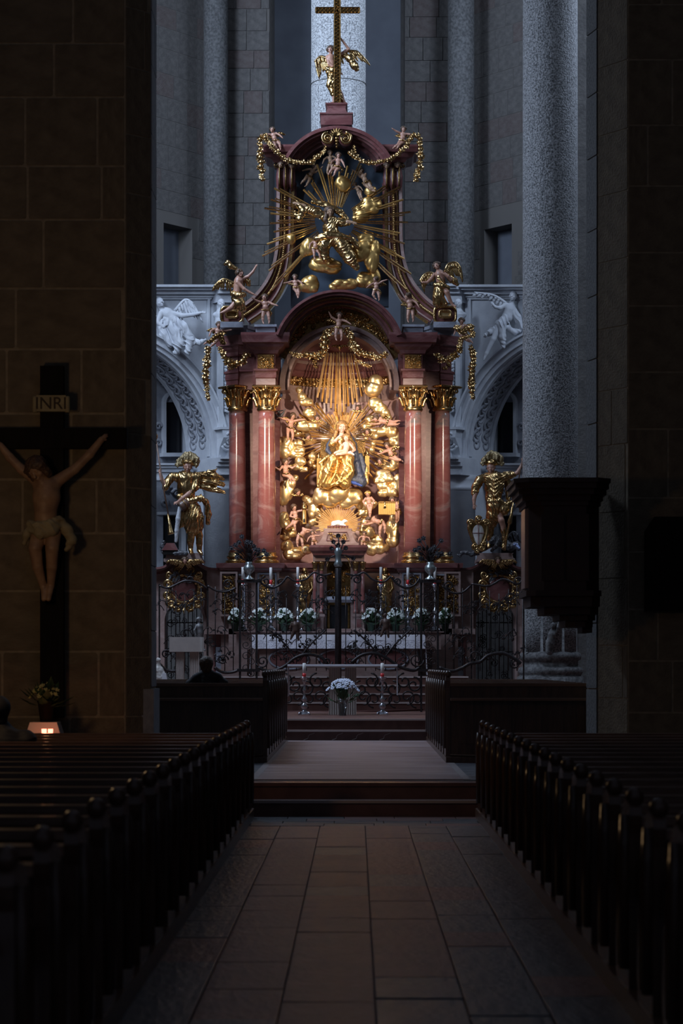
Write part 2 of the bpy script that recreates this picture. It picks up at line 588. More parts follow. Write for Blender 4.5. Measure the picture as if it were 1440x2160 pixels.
class Carve:
    """part made of blended capsules and ellipsoids. Units: photo pixels at the thing's own distance, x right, y away, z up."""

    def __init__(self):
        self.p = []

    def cap(self, a, b, ra, rb, k=2.0, sub=False):
        self.p.append(('c', np.array(a, float), np.array(b, float), float(ra), float(rb), k, sub))
        return self

    def chain(self, pts, rs, k=2.0):
        for i in range(len(pts) - 1):
            self.cap(pts[i], pts[i + 1], rs[i], rs[i + 1], k)
        return self

    def ell(self, c, r, k=2.0, rot=None, sub=False):
        """rot: degrees turned in the picture plane (clockwise positive)"""
        M = np.eye(3)
        if rot is not None and np.ndim(rot) == 2:
            M = np.array(rot, float)
        elif rot is not None:
            if not hasattr(rot, '__len__'):
                rot = (0, rot, 0)
            M = np.array(Matrix.Rotation(R(rot[2]), 3, 'Z') @ Matrix.Rotation(R(rot[1]), 3, 'Y') @ Matrix.Rotation(R(rot[0]), 3, 'X'))
        r = r if hasattr(r, '__len__') else (r, r, r)
        self.p.append(('e', np.array(c, float), np.array(r, float), M, k, sub))
        return self

    def mesh(self, vox=1.0, disp=None):
        lo = np.full(3, 1e9)
        hi = -lo
        bb = []
        for q in self.p:
            if q[0] == 'c':
                a = np.minimum(q[1] - q[3], q[2] - q[4])
                b = np.maximum(q[1] + q[3], q[2] + q[4])
            else:
                m = np.abs(q[3]) @ q[2]
                a, b = q[1] - m, q[1] + m
            bb.append((a, b))
            if not q[-1]:
                lo, hi = np.minimum(lo, a), np.maximum(hi, b)
        pad = 3 * vox + 2.0
        lo, hi = lo - pad, hi + pad
        n = np.maximum(np.ceil((hi - lo) / vox).astype(int) + 1, 4)
        ax = [lo[i] + np.arange(n[i]) * vox for i in range(3)]
        D = np.full(tuple(n), 60.0, np.float32)
        for q, (a, b) in zip(self.p, bb):
            k, sub = q[-2], q[-1]
            m = 2.5 * k + 3 * vox + 2
            i0 = np.clip(np.floor((a - m - lo) / vox).astype(int), 0, n)
            i1 = np.clip(np.ceil((b + m - lo) / vox).astype(int) + 1, 0, n)
            sl = tuple(slice(i0[i], i1[i]) for i in range(3))
            if any(i0[i] >= i1[i] for i in range(3)):
                continue
            gx, gy, gz = ax[0][sl[0]][:, None, None], ax[1][sl[1]][None, :, None], ax[2][sl[2]][None, None, :]
            if q[0] == 'c':
                A, B, ra, rb = q[1:5]
                ba = B - A
                L2 = max(ba @ ba, 1e-6)
                h = np.clip(((gx - A[0]) * ba[0] + (gy - A[1]) * ba[1] + (gz - A[2]) * ba[2]) / L2, 0, 1)
                dd = np.sqrt((gx - A[0] - h * ba[0]) ** 2 + (gy - A[1] - h * ba[1]) ** 2 + (gz - A[2] - h * ba[2]) ** 2) - (ra + (rb - ra) * h)
            else:
                c, r, M = q[1:4]
                x, y, z = gx - c[0], gy - c[1], gz - c[2]
                u = [(M[0, i] * x + M[1, i] * y + M[2, i] * z) / r[i] for i in range(3)]
                k0 = np.sqrt(u[0] ** 2 + u[1] ** 2 + u[2] ** 2)
                k1 = np.sqrt((u[0] / r[0]) ** 2 + (u[1] / r[1]) ** 2 + (u[2] / r[2]) ** 2) + 1e-6
                dd = k0 * (k0 - 1.0) / k1
            o = D[sl]
            if sub:
                h = np.clip(0.5 - 0.5 * (o + dd) / k, 0, 1)
                D[sl] = o + (-dd - o) * h + k * h * (1 - h)
            elif k <= 0.01:
                D[sl] = np.minimum(o, dd)
            else:
                h = np.clip(0.5 + 0.5 * (o - dd) / k, 0, 1)
                D[sl] = o + (dd - o) * h - k * h * (1 - h)
        if disp is not None:
            near = np.abs(D) < 8
            I = np.argwhere(near)
            Pt = [lo[i] + I[:, i] * vox for i in range(3)]
            dl = 0
            for fn in (disp if isinstance(disp, (list, tuple)) else [disp]):
                dl = dl + fn(Pt)
            D[near] += dl
        D[0] = D[-1] = D[:, 0] = D[:, -1] = 5
        D[:, :, 0] = D[:, :, -1] = 5
        V, Q = surface_nets(D)
        return V * vox + lo, Q

    def build(self, name, m, parent, s, vox=1.0, disp=None):
        """s = metres per photo pixel at this distance"""
        V, Q = drop_crumbs(*self.mesh(vox, disp))
        me = fast_mesh(name, V * s, Q)
        me.materials.append(MAT[m])
        o = bpy.data.objects.new(name, me)
        link(o, parent)
        return o
# ================================================================== THE SETTING
# ------------------------------------------------------------------ floors and steps
unit = MB()
e = 0.5
c_ = 0.485
unit.rings([(-.5, -c_, c_, -c_, c_), (-.475, -e, e, -e, e), (.475, -e, e, -e, e), (.5, -c_, c_, -c_, c_)])
BLOCK = {k: mesh_of(unit, 'block_' + k, k) for k in ('stone_block', 'stone_block_red', 'pillar_stone', 'tile_red', 'tile_slate', 'granite_fine', 'pier_edge_lit')}

floor = struct(MB().box(-7, 7.5, 4.0, 23.6, -0.2, -0.02).build('floor', 'grout'))
cols = [(-1.05, -0.72, 'tile_slate'), (-0.72, -0.34, 'tile_red'), (-0.34, 0.09, 'tile_red'), (0.09, 0.50, 'tile_red'), (0.50, 0.86, 'tile_slate'), (0.86, 1.24, 'tile_slate')]
rt = random.Random(3)
for ci, (x0, x1, m) in enumerate(cols):
    y = 5.6 + 0.5 * rt.random()
    while y < 21.6:
        L = 0.62 + 0.5 * rt.random()
        y1 = min(y + L, 21.7)
        mm = m if rt.random() > 0.12 else ('tile_slate' if m == 'tile_red' else 'tile_red')
        inst('tile', BLOCK[mm], floor, ((x0 + x1) / 2, (y + y1) / 2, -0.022 + rt.uniform(-.0025, .0025)), (rt.uniform(-.004, .004), rt.uniform(-.004, .004), 0), (x1 - x0 - .007, y1 - y - .007, 0.05))
        y = y1
y = 21.72
while y < 23.05:                                                     # cross courses before the steps
    x = -1.9 + rt.uniform(0, .3)
    while x < 2.0:
        w = rt.uniform(.45, .75)
        inst('tile', BLOCK['tile_slate' if rt.random() < .6 else 'tile_red'], floor, (x + w / 2, y + .16, -0.022 + rt.uniform(-.002, .002)), (rt.uniform(-.005, .005), 0, 0), (w - .008, .322, 0.05))
        x += w
    y += .33

steps_n = struct(MB().box(-6.5, 7.0, 23.1, 23.52, -0.1, 0.16).build('floor_steps_nave', 'step_marble'))
steps_n2 = MB().box(-6.5, 7.0, 23.5, 24.2, -0.1, 0.315).build('step', 'step_marble', steps_n)
MB().box(-6.5, 7.0, 23.08, 23.14, 0.135, 0.165).build('nosing', 'step_edge', steps_n)
MB().box(-6.5, 7.0, 23.48, 23.55, 0.285, 0.322).build('nosing', 'step_marble', steps_n)

floor_c = struct(MB().box(-9.5, 10, 23.9, 36.4, -0.2, 0.32).build('floor_crossing', 'tile_slate'))
y = 23.95
while y < 36:
    for sx in (-1.42, 1.20):
        L = rt.uniform(.5, .8)
        inst('tile', BLOCK['tile_slate'], floor_c, (sx + .16, y + .3, .318), (0, 0, 0), (.44, .58, .02))
    y += .6
runner = thing('carpet_runner', 'wide brownish red carpet runner with pale borders between the choir stalls', 'carpet', (0.0, 24.0, .32))
MB().box(-1.04, 1.13, 0.0, 12.1, 0, .012).build('pile', 'carpet', runner)
MB().box(-1.12, -1.04, 0.0, 12.1, 0, .013).build('border', 'carpet_edge', runner)
MB().box(1.13, 1.21, 0.0, 12.1, 0, .013).build('border', 'carpet_edge', runner)

chancel = struct(MB().box(-9.5, 10, 36.6, 47.2, -0.2, 0.66).build('floor_chancel', 'step_marble'))
MB().box(-9.5, 10, 36.2, 36.62, -0.2, 0.49).build('step', 'step_marble', chancel)
MB().box(-9.5, 10, 36.17, 36.24, .468, .495).build('nosing', 'step_edge', chancel)
MB().box(-9.5, 10, 36.57, 36.64, .638, .665).build('nosing', 'step_edge', chancel)
vn = MB()                                                            # pale veins in the front riser
for px in (640, 700, 742, 800):
    x = X(px, 36.2)
    pts = [(x + .04 * i + .03 * math.sin(i * 1.7), 36.197, .335 + .028 * i) for i in range(5)]
    vn.tube(pts, .004, 4)
vn.build('vein', 'step_edge', chancel)
altar_steps = struct(MB().box(-3.2, 2.6, 43.0, 47.4, .5, .82).build('floor_altar_steps', 'step_marble'))
for i in range(1, 4):
    y0, z1 = 43.0 + .42 * i, .82 + .16 * i
    w = 3.2 - .12 * i
    MB().box(-.36 - w + .3, -.36 + w - .3, y0, 47.4, .5, z1).build('step', 'step_marble', altar_steps)
for i in range(4):
    y0, z1 = 43.0 + .42 * i, .82 + .16 * i
    w = 3.2 - .12 * i
    MB().box(-.36 - w + .29, -.36 + w - .29, y0 - .02, y0 + .05, z1 - .025, z1 + .006).build('nosing', 'step_edge', altar_steps)

# ------------------------------------------------------------------ masonry
def masonry(parent, A, B, z0, z1, rowh, wmin, wmax, th, mats, seed, skip=None, gap=.02):
    """courses of separate blocks along the plan line A->B, standing th proud of it"""
    rr = random.Random(seed)
    A, B = Vector(A), Vector(B)
    d = B - A
    L = d.length
    ang = math.atan2(d.y, d.x)
    z = z0
    while z < z1 - .05:
        h = min(rowh * rr.uniform(.85, 1.15), z1 - z)
        if z1 - z - h < .15:
            h = z1 - z
        u = -rr.uniform(0, wmin * .8)
        while u < L:
            w = rr.uniform(wmin, wmax)
            a, b = max(u, 0), min(u + w, L)
            if b - a > .08:
                mid = A + d * ((a + b) / 2 / L)
                if not (skip and skip((a + b) / 2, z + h / 2, b - a, h)):
                    mm = mats[0] if rr.random() > .22 else mats[-1]
                    inst('block', BLOCK[mm], parent, (mid.x, mid.y, z + h / 2), (0, 0, ang), (b - a - gap, th * rr.uniform(1.7, 2.2), h - gap))
            u += w
        z += h


def zprism(mb, poly, z0, z1):
    n = len(poly)
    vs = [(x, y, z0) for x, y in poly] + [(x, y, z1) for x, y in poly]
    fs = [tuple(range(n - 1, -1, -1)), tuple(range(n, 2 * n))]
    for i in range(n):
        j = (i + 1) % n
        fs.append((i, j, n + j, n + i))
    return mb.add(vs, fs)


# left nave pier with the crucifix
pl = [(-6.5, 24.0), (-2.43, 24.0), (-2.185, 24.27), (-2.19, 24.9), (-2.6, 25.4), (-6.5, 25.4)]
pillar_l = MB()
zprism(pillar_l, pl, .0, 14)
pillar_l = struct(pillar_l.build('wall_pier_left', 'mortar'))
masonry(pillar_l, (-6.0, 24.0), (-2.43, 24.0), .35, 13.5, .65, .75, 1.25, .006, ['pillar_stone'], 11, gap=.026)
masonry(pillar_l, (-2.43, 24.0), (-2.185, 24.27), .35, 13.5, .65, .6, 1.0, .006, ['pillar_stone'], 12, gap=.02)
masonry(pillar_l, (-2.185, 24.28), (-2.19, 24.9), 1.3, 13.5, .65, .9, 1.0, .012, ['pier_edge_lit'], 13, gap=.01)
pb = MB()
zprism(pb, [(-2.5, 24.05), (-2.15, 24.24), (-2.15, 24.95), (-2.5, 25.3)], .3, 1.28)
pb.build('plinth', 'pier_edge_lit', pillar_l)

# right nave pier
pr = [(8.0, 26.6), (8.0, 28.3), (2.98, 28.3), (2.79, 27.4), (2.88, 27.05), (3.18, 26.6)]
pillar_r = MB()
zprism(pillar_r, pr, .0, 14)
pillar_r = struct(pillar_r.build('wall_pier_right', 'mortar'))
masonry(pillar_r, (3.18, 26.6), (7.6, 26.6), .35, 13.5, .70, .75, 1.25, .006, ['pillar_stone'], 21, gap=.024)
masonry(pillar_r, (2.88, 27.05), (3.18, 26.6), .35, 13.5, .70, .8, 1.0, .006, ['pillar_stone'], 22, gap=.014)
masonry(pillar_r, (2.79, 27.4), (2.88, 27.05), .35, 13.5, .8, .8, 1.0, .02, ['granite_fine'], 23, gap=.015)

# nave side walls (seen only as darkness at the frame edges)
struct(MB().box(-9.2, -9.0, 2, 62, -.2, 20).build('wall_left', 'stone_block'))
struct(MB().box(10.0, 10.2, 2, 62, -.2, 20).build('wall_right', 'stone_block'))

# ------------------------------------------------------------------ choir columns
def round_pier(name, cx, cy, r, z0, z1, m='granite'):
    prof = [(r * 1.0, z0)]
    k = 40
    for i in range(1, k + 1):
        prof.append((r * (1 - .03 * i / k), z0 + (z1 - z0) * i / k))
    return MB().lathe(prof, (cx, cy, 0), 48).build(name, m)


col_r = struct(round_pier('wall_column_right', X(1160, 43), 43.0, .525, 1.72, 22))
b = MB().lathe([(.53, 2.62), (.535, 1.78), (.60, 1.74), (.615, 1.68), (.60, 1.63), (.55, 1.60), (.55, 1.50), (.63, 1.47), (.645, 1.40), (.62, 1.35), (.60, 1.33), (.66, 1.30), (.66, .60)], (X(1160, 43), 43.0, 0), 8, a0=22.5, a1=382.5)
b.build('base', 'granite_fine', col_r)
col_l = struct(round_pier('wall_column_left', -4.35, 43.0, .525, .6, 22))
pier_b = struct(MB().box(X(1205, 45), X(1290, 45), 44.7, 46.0, .3, 22).build('wall_pier_back', 'stone_block'))
col_c = struct(round_pier('wall_column_center', X(713.5, 54), 54.0, 58.5 * 54 / 4800, 1.0, 26, 'granite_daylit'))
for (zz, hh) in [(Z(180, 54), 0)]:
    MB().lathe([(.662, zz), (.662, zz + .012)], (X(713.5, 54), 54.0, 0), 48).build('joint', 'granite_fine', col_c)

# ------------------------------------------------------------------ upper apse wall
wall_apse = struct(MB().box(X(555, 60), X(862, 60), 60.0, 60.4, 4, 24).build('wall_apse', 'plaster'))
for (a, b_) in ((566, 576), (846, 856)):
    MB().box(X(a, 59), X(b_, 59), 58.4, 60.0, 4, 24).build('moulding', 'stone_block', wall_apse)
for i, (a, b_) in enumerate(((472, 568), (853, 951))):
    pr_ = struct(MB().box(X(a, 57), X(b_, 57), 57.02, 60.3, 4, 24).build('wall_apse_pier_' + ('left', 'right')[i], 'mortar_dark'))
    masonry(pr_, (X(a, 57), 57.0), (X(b_, 57), 57.0), Z(640, 57), 18.6, .52, .45, .85, .008, ['stone_block', 'stone_block_red'], 31 + i, gap=.014)
for i, (cx, rr) in enumerate(((455, 26), (972, 28))):
    s = 56.4 / 4800
    struct(MB().lathe([(rr * s, 4), (rr * s, 14), (rr * s * .99, 24)], (X(cx, 56.4), 56.4, 0), 24).build('wall_shaft_' + ('left', 'right')[i], 'shaft_stone'))
for i, (p_in, p_out, niche) in enumerate(((434, 270, (345, 405)), (996, 1165, (1021, 1079)))):
    A = Vector((X(p_in, 57.3), 57.3))
    B = Vector((X(p_out, 55.0), 55.0))
    dv = B - A
    L = dv.length
    nrm = Vector((dv.y, -dv.x)).normalized()
    if nrm.y > 0:
        nrm = -nrm

    def at_u(px):
        k = (px - VPX) / FPX
        t = (A.x - k * A.y) / (k * dv.y - dv.x)
        return t
    u0, u1 = sorted((at_u(niche[0]), at_u(niche[1])))
    zb, zt = Z(606, 56.3), Z(474, 56.3)
    mb = MB()

    def slab(a, b2, za, zb2, mb=mb):
        p, q = A + dv * a, A + dv * b2
        r1, r2 = q - nrm * 1.0, p - nrm * 1.0
        zprism(mb, [(p.x, p.y), (q.x, q.y), (r1.x, r1.y), (r2.x, r2.y)], za, zb2)
    slab(0, u0, 4, 24)
    slab(u1, 1, 4, 24)
    slab(u0, u1, 4, zb)
    slab(u0, u1, zt, 24)
    w = struct(mb.build('wall_upper_' + ('left', 'right')[i], 'mortar_dark'))
    p, q = A + dv * u0 - nrm * .45, A + dv * u1 - nrm * .45
    nb = MB()
    zprism(nb, [(p.x, p.y), (q.x, q.y), (q.x - nrm.x * .1, q.y - nrm.y * .1), (p.x - nrm.x * .1, p.y - nrm.y * .1)], zb, zt)
    nb.build('niche_back', 'plaster', w)

    def sk(um, zm, ww, hh, L=L, u0=u0, u1=u1, zb=zb, zt=zt):
        return um + ww / 2 > u0 * L + .02 and um - ww / 2 < u1 * L - .02 and zm + hh / 2 > zb + .02 and zm - hh / 2 < zt - .02
    A2, B2 = (A, B)
    if i == 1:
        masonry(w, B2, A2, Z(640, 57), 18.6, .55, .5, 1.0, .008, ['stone_block', 'stone_block_red'], 41, gap=.014, skip=lambda um, zm, ww, hh, L=L, f=sk: f(L - um, zm, ww, hh))
    else:
        masonry(w, A2, B2, Z(640, 57), 18.6, .55, .5, 1.0, .008, ['stone_block', 'stone_block_red'], 42, gap=.014, skip=sk)

# ------------------------------------------------------------------ white stucco chapel front (left and right of the altar)
FBASE = [0.0]                                                        # which parallel plane the photo points are read on
FIN, FOUT = (488, 53.5), (290, 51.9)


def FP(px, py, side, off=0.0):
    """point of the stucco front seen at px,py; off = metres proud of the wall; px given for the left side, mirrored for the right"""
    a = Vector((X(FIN[0], FIN[1]), FIN[1]))
    b2 = Vector((X(FOUT[0], FOUT[1]), FOUT[1]))
    dv = b2 - a
    n = Vector((-dv.y, dv.x)).normalized()
    if n.y > 0:
        n = -n
    a = a + n * FBASE[0]
    off = off - FBASE[0]
    k = (px - VPX) / FPX
    t = (a.x - k * a.y) / (k * dv.y - dv.x)
    q = a + dv * t
    z = EYE + (VPY - py) * q.y / FPX
    q = q + n * off
    x = q.x
    if side > 0:
        x = 2 * (-0.345 * 53 / 48) - x
    return Vector((x, q.y, z))


def fbox(mb, px0, px1, py0, py1, o0, o1, side):
    vs = [FP(px0, py1, side, o0), FP(px1, py1, side, o0), FP(px1, py1, side, o1), FP(px0, py1, side, o1),
          FP(px0, py0, side, o0), FP(px1, py0, side, o0), FP(px1, py0, side, o1), FP(px0, py0, side, o1)]
    return mb.add(vs, [(0, 1, 2, 3), (7, 6, 5, 4), (0, 4, 5, 1), (1, 5, 6, 2), (2, 6, 7, 3), (3, 7, 4, 0)])


AC = (200.0, 950.0)


def farc(mb, r0, r1, o0, o1, side, a0=0, a1=90, n=30, c=AC):
    vs, fs = [], []
    for i in range(n + 1):
        a = R(a0 + (a1 - a0) * i / n)
        cc, ss = math.cos(a), math.sin(a)
        for (r, o) in ((r0, o1), (r1, o1), (r1, o0), (r0, o0)):
            vs.append(FP(c[0] + r * cc, c[1] - r * ss, side, o))
    for i in range(n):
        for j in range(4):
            k = (j + 1) % 4
            fs.append((4 * i + j, 4 * i + k, 4 * i + 4 + k, 4 * i + 4 + j))
    fs += [(3, 2, 1, 0), (4 * n, 4 * n + 1, 4 * n + 2, 4 * n + 3)]
    return mb.add(vs, fs)


def fscroll(mb, px, py, r, turns, a0, side, off, th, flip=1):
    pts = []
    n = int(16 * turns) + 4
    for i in range(n + 1):
        t = i / n
        a = R(a0) + flip * 2 * math.pi * turns * t
        rr = r * (1 - .85 * t)
        pts.append(FP(px + rr * math.cos(a), py - rr * math.sin(a), side, off))
    mb.tube(pts, [th * (1 - .4 * i / n) for i in range(n + 1)], 5)


for side in (-1, 1):
    nm = 'left' if side < 0 else 'right'
    mb = MB()
    pxs = [488 - i * 3 for i in range(67)]
    for i in range(len(pxs) - 1):
        def low(px):
            dx = px - AC[0]
            return AC[1] - math.sqrt(max(246 ** 2 - dx * dx, 0)) if dx < 246 else 1215
        a, b2 = pxs[i], pxs[i + 1]
        vs = [FP(a, low(a), side), FP(b2, low(b2), side), FP(b2, 612, side), FP(a, 612, side),
              FP(a, low(a), side, -1.0), FP(b2, low(b2), side, -1.0), FP(b2, 612, side, -1.0), FP(a, 612, side, -1.0)]
        mb.add(vs, [(0, 1, 2, 3), (7, 6, 5, 4), (0, 4, 5, 1), (3, 2, 6, 7)])
    fr = struct(mb.build('wall_stucco_' + nm, 'stucco'))
    # cornice
    mb = MB()
    for (y0, y1, o) in ((604, 609, .34), (609, 614, .26), (614, 622, .16), (622, 628, .08)):
        fbox(mb, 486, 290, y0, y1, 0, o, side)
    mb.build('cornice', 'stucco', fr)
    mb = MB()
    for (y0, y1, o) in ((604, 609, .50), (609, 614, .42), (614, 622, .30), (622, 640, .20)):
        fbox(mb, 484, 447, y0, y1, 0, o, side)
    mb.build('cornice_break', 'stucco', fr)
    # spandrel frame
    mb = MB()
    fbox(mb, 444, 300, 628, 632, 0, .05, side)
    fbox(mb, 440, 436, 632, 800, 0, .05, side)
    mb.build('panel_frame', 'stucco', fr)
    # archivolt
    mb = MB()
    farc(mb, 246, 254, 0, .10, side, -5, 88)
    farc(mb, 254, 258, 0, .16, side, -5, 88)
    farc(mb, 258, 268, 0, .12, side, -5, 88)
    farc(mb, 268, 272, 0, .20, side, -5, 88)
    mb.build('archivolt', 'stucco', fr)
    mb = MB()                                                        # scroll ornament on the arch soffit
    for i in range(26):
        for o_ in (-.3, -.68):
            a0_ = R(2 + 84 * (i + .5) / 26)
            fl = 1 if i % 2 else -1
            pts = []
            for j in range(13):
                t = j / 12
                th_ = fl * 7.5 * t
                r_ = .17 * (1 - .8 * t)
                q = a0_ + r_ * math.cos(th_) / 2.75
                pts.append(FP(AC[0] + 244.5 * math.cos(q), AC[1] - 244.5 * math.sin(q), side, o_ + r_ * math.sin(th_)))
            mb.tube(pts, .035, 5)
    o = mb.build('soffit_scrolls', 'stucco_shaded', fr)  # shade of the soffit put into the dark scroll colour
    o['kind'] = 'stuff'
    mb = MB()
    farc(mb, 242, 247, -.12, -.02, side, -3, 88)
    farc(mb, 242, 247, -1.0, -.88, side, -3, 88)
    mb.build('soffit_rib', 'stucco', fr)
    # pilaster with fish-scale drop
    mb = MB()
    for (a, b2, o) in ((484, 452, .10), (462, 452, .18), (484, 480, .18)):
        fbox(mb, a, b2, 640, 905, 0, o, side)
    mb.build('pilaster', 'stucco', fr)
    mb = MB()
    for i in range(15):
        fbox(mb, 477 - .2 * (i % 2), 465, 763 + i * 7.2, 769 + i * 7.2, .08, .20 + .02 * (i % 2), side)
        fscroll(mb, 471, 767 + i * 7.2, 5, .6, 180, side, .21, .03)
    mb.build('fish_scale_drop', 'stucco', fr)
    # bust above pilaster and mask corbel
    mb = MB()
    fbox(mb, 486, 446, 903, 908, 0, .36, side)
    vs = []
    for (py, w, o) in ((908, 34, .34), (925, 30, .36), (945, 32, .22), (966, 30, .14)):
        cx = 468
        vs.append((py, cx + w / 2, cx - w / 2, o))
    for i in range(3):
        (ya, xa, xb, oa), (yb, xc, xd, ob) = vs[i], vs[i + 1]
        q = [FP(xa, ya, side, oa), FP(xb, ya, side, oa), FP(xd, yb, side, ob), FP(xc, yb, side, ob),
             FP(xa, ya, side, 0), FP(xb, ya, side, 0), FP(xd, yb, side, 0), FP(xc, yb, side, 0)]
        mb.add(q, [(3, 2, 1, 0), (0, 1, 5, 4), (2, 3, 7, 6), (1, 2, 6, 5), (3, 0, 4, 7)])
    mb.build('corbel', 'stucco', fr)
    mb = MB()                                                        # grotesque mask
    for (dx, dy, r, t, a, fl) in ((-6, -10, 5, .5, 20, 1), (6, -10, 5, .5, 160, -1), (0, 8, 10, .5, 180, 1), (0, 12, 14, .5, 180, 1), (-4, 0, 4, .8, 0, 1), (4, 0, 4, .8, 180, -1), (0, 5, 5, .9, 90, 1)):
        fscroll(mb, 468 + dx, 930 + dy, r, t, a, side, .36 - .004 * (dy + 10), .035, fl)
    mb.tube([FP(468, 918, side, .37), FP(468, 926, side, .44), FP(468, 931, side, .42)], [.02, .06, .07], 6)
    mb.build('mask', 'stucco', fr)
    # entablature and half-column below
    mb = MB()
    for (y0, y1, o) in ((968, 972, .66), (972, 978, .58), (978, 986, .50), (986, 1000, .42), (1000, 1004, .5)):
        fbox(mb, 488, 434, y0, y1, -.2, o, side)
        fbox(mb, 434, 292, y0 + 6, y1 + 6, -1.0, -.75 + o * .45, side)
    mb.build('entablature', 'stucco', fr)
    c = FP(461, 1100, side, -.02)
    s = 53 / 4800
    zt, zb = FP(461, 1004, side).z, FP(461, 1215, side).z
    MB().lathe([(31 * s, zb), (31 * s, zt - .35), (34 * s, zt - .33), (34 * s, zt - .27), (31 * s, zt - .25), (31 * s, zt - .12), (36 * s, zt)], (c.x, c.y, 0), 32).build('half_column', 'stucco', fr)
    # chapel behind the arch
    FBASE[0] = -1.5
    mb = MB()
    hole = (388, 344, 832, 956)
    fbox(mb, 470, 388, 700, 1215, -1.6, -1.5, side)
    fbox(mb, 344, 280, 700, 1215, -1.6, -1.5, side)
    fbox(mb, 388, 344, 700, 848, -1.6, -1.5, side)
    fbox(mb, 388, 344, 956, 1086, -1.6, -1.5, side)
    fbox(mb, 388, 382, 1086, 1215, -1.6, -1.5, side)
    chap = struct(mb.build('wall_chapel_' + nm, 'stucco_shaded'))
    mb = MB()
    farc(mb, 20, 26, -1.6, -1.4, side, 0, 180, c=(366, 850))
    fbox(mb, 392, 386, 850, 960, -1.5, -1.4, side)
    fbox(mb, 346, 340, 850, 960, -1.5, -1.4, side)
    fbox(mb, 396, 336, 956, 964, -1.5, -1.34, side)
    mb.build('window_frame', 'stucco', chap)
    mb = MB()
    farc(mb, .5, 21, -1.64, -1.58, side, 0, 180, c=(366, 850))
    fbox(mb, 387, 345, 849, 957, -1.64, -1.58, side)
    pw = mb.build('window_pane', 'window_dark', chap)
    mb = MB()
    fbox(mb, 382, 336, 1088, 1215, -1.7, -1.62, side)
    mb.build('doorway_dark', 'void', chap)
    mb = MB()
    fbox(mb, 388, 382, 1084, 1215, -1.5, -1.42, side)
    fbox(mb, 388, 330, 1080, 1086, -1.5, -1.42, side)
    mb.build('door_frame', 'stucco', chap)
    # scroll work on the arch soffit and chapel wall
    rs = random.Random(5)
    mb = MB()
    for i in range(20):
        a = R(4 + 82 * i / 19)
        rr_ = 232 + rs.uniform(-4, 4)
        fscroll(mb, AC[0] + rr_ * math.cos(a), AC[1] - rr_ * math.sin(a), 8, 1.1, rs.uniform(0, 360), side, -1.0, .05, rs.choice((-1, 1)))
    for (px, py, r_, t, a, fl) in ((404, 940, 12, 1.5, 90, 1), (410, 905, 9, 1.2, 270, -1), (405, 880, 8, 1.2, 0, 1), (412, 925, 7, 1, 30, 1), (400, 860, 7, 1.1, 200, -1), (332, 900, 8, 1.2, 0, 1), (332, 935, 8, 1.2, 180, -1), (350, 1030, 9, 1.2, 0, 1), (370, 1040, 9, 1.3, 180, -1), (395, 1030, 8, 1.2, 90, 1), (345, 1060, 8, 1.2, 30, -1), (420, 870, 6, 1.1, 0, 1), (372, 815, 8, 1, 0, 1), (348, 815, 8, 1, 180, -1)):
        fscroll(mb, px, py, r_, t, a, side, -1.46, .045, fl)
    o = mb.build('scrollwork', 'stucco_shaded', chap)
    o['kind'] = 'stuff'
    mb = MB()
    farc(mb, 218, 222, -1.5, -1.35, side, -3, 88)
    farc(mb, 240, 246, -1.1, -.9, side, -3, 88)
    mb.build('inner_rib', 'stucco_shaded', chap)
    FBASE[0] = 0.0
# ================================================================== THE HIGH ALTAR (architecture)
CTR = 715.5
S48 = 0.01
altar = thing('altarpiece', 'tall baroque red marble high altar with gilded capitals and deep niche', 'altar', (0, 0, 0))


def mir(px): return 2 * CTR - px


def filigree(mb, fn, n, r0, r1, th, seed, nrm=(0, -1, 0), leaves=True):
    """scroll foliage: fn(u,v)->point for u,v in 0..1"""
    rs = random.Random(seed)
    for i in range(n):
        u, v = rs.random(), rs.random()
        c = Vector(fn(u, v))
        r = rs.uniform(r0, r1)
        ex = (Vector(fn(min(u + .01, 1.01), v)) - c).normalized()
        ez = (Vector(fn(u, min(v + .01, 1.01))) - c).normalized()
        a0, fl = rs.uniform(0, 6.28), rs.choice((-1, 1))
        tn = rs.uniform(.9, 1.5)
        k = 13
        pts = []
        for j in range(k + 1):
            t = j / k
            a = a0 + fl * 2 * math.pi * tn * t
            rr = r * (1 - .85 * t)
            pts.append(c + ex * rr * math.cos(a) + ez * rr * math.sin(a))
        mb.tube(pts, [th * (.6 + .6 * t / k) for t in range(k + 1)], 4)
        mb.ball(pts[-1], th * 1.8, 6, 4)
        if leaves:
            for q in (3, 7):
                d = (pts[q + 1] - pts[q - 1])
                mb.leaf(pts[q], d.cross(Vector(nrm)) + d * .6, nrm, r * .8, r * .45)
    return mb


def stuff(o):
    o['kind'] = 'stuff'
    return o


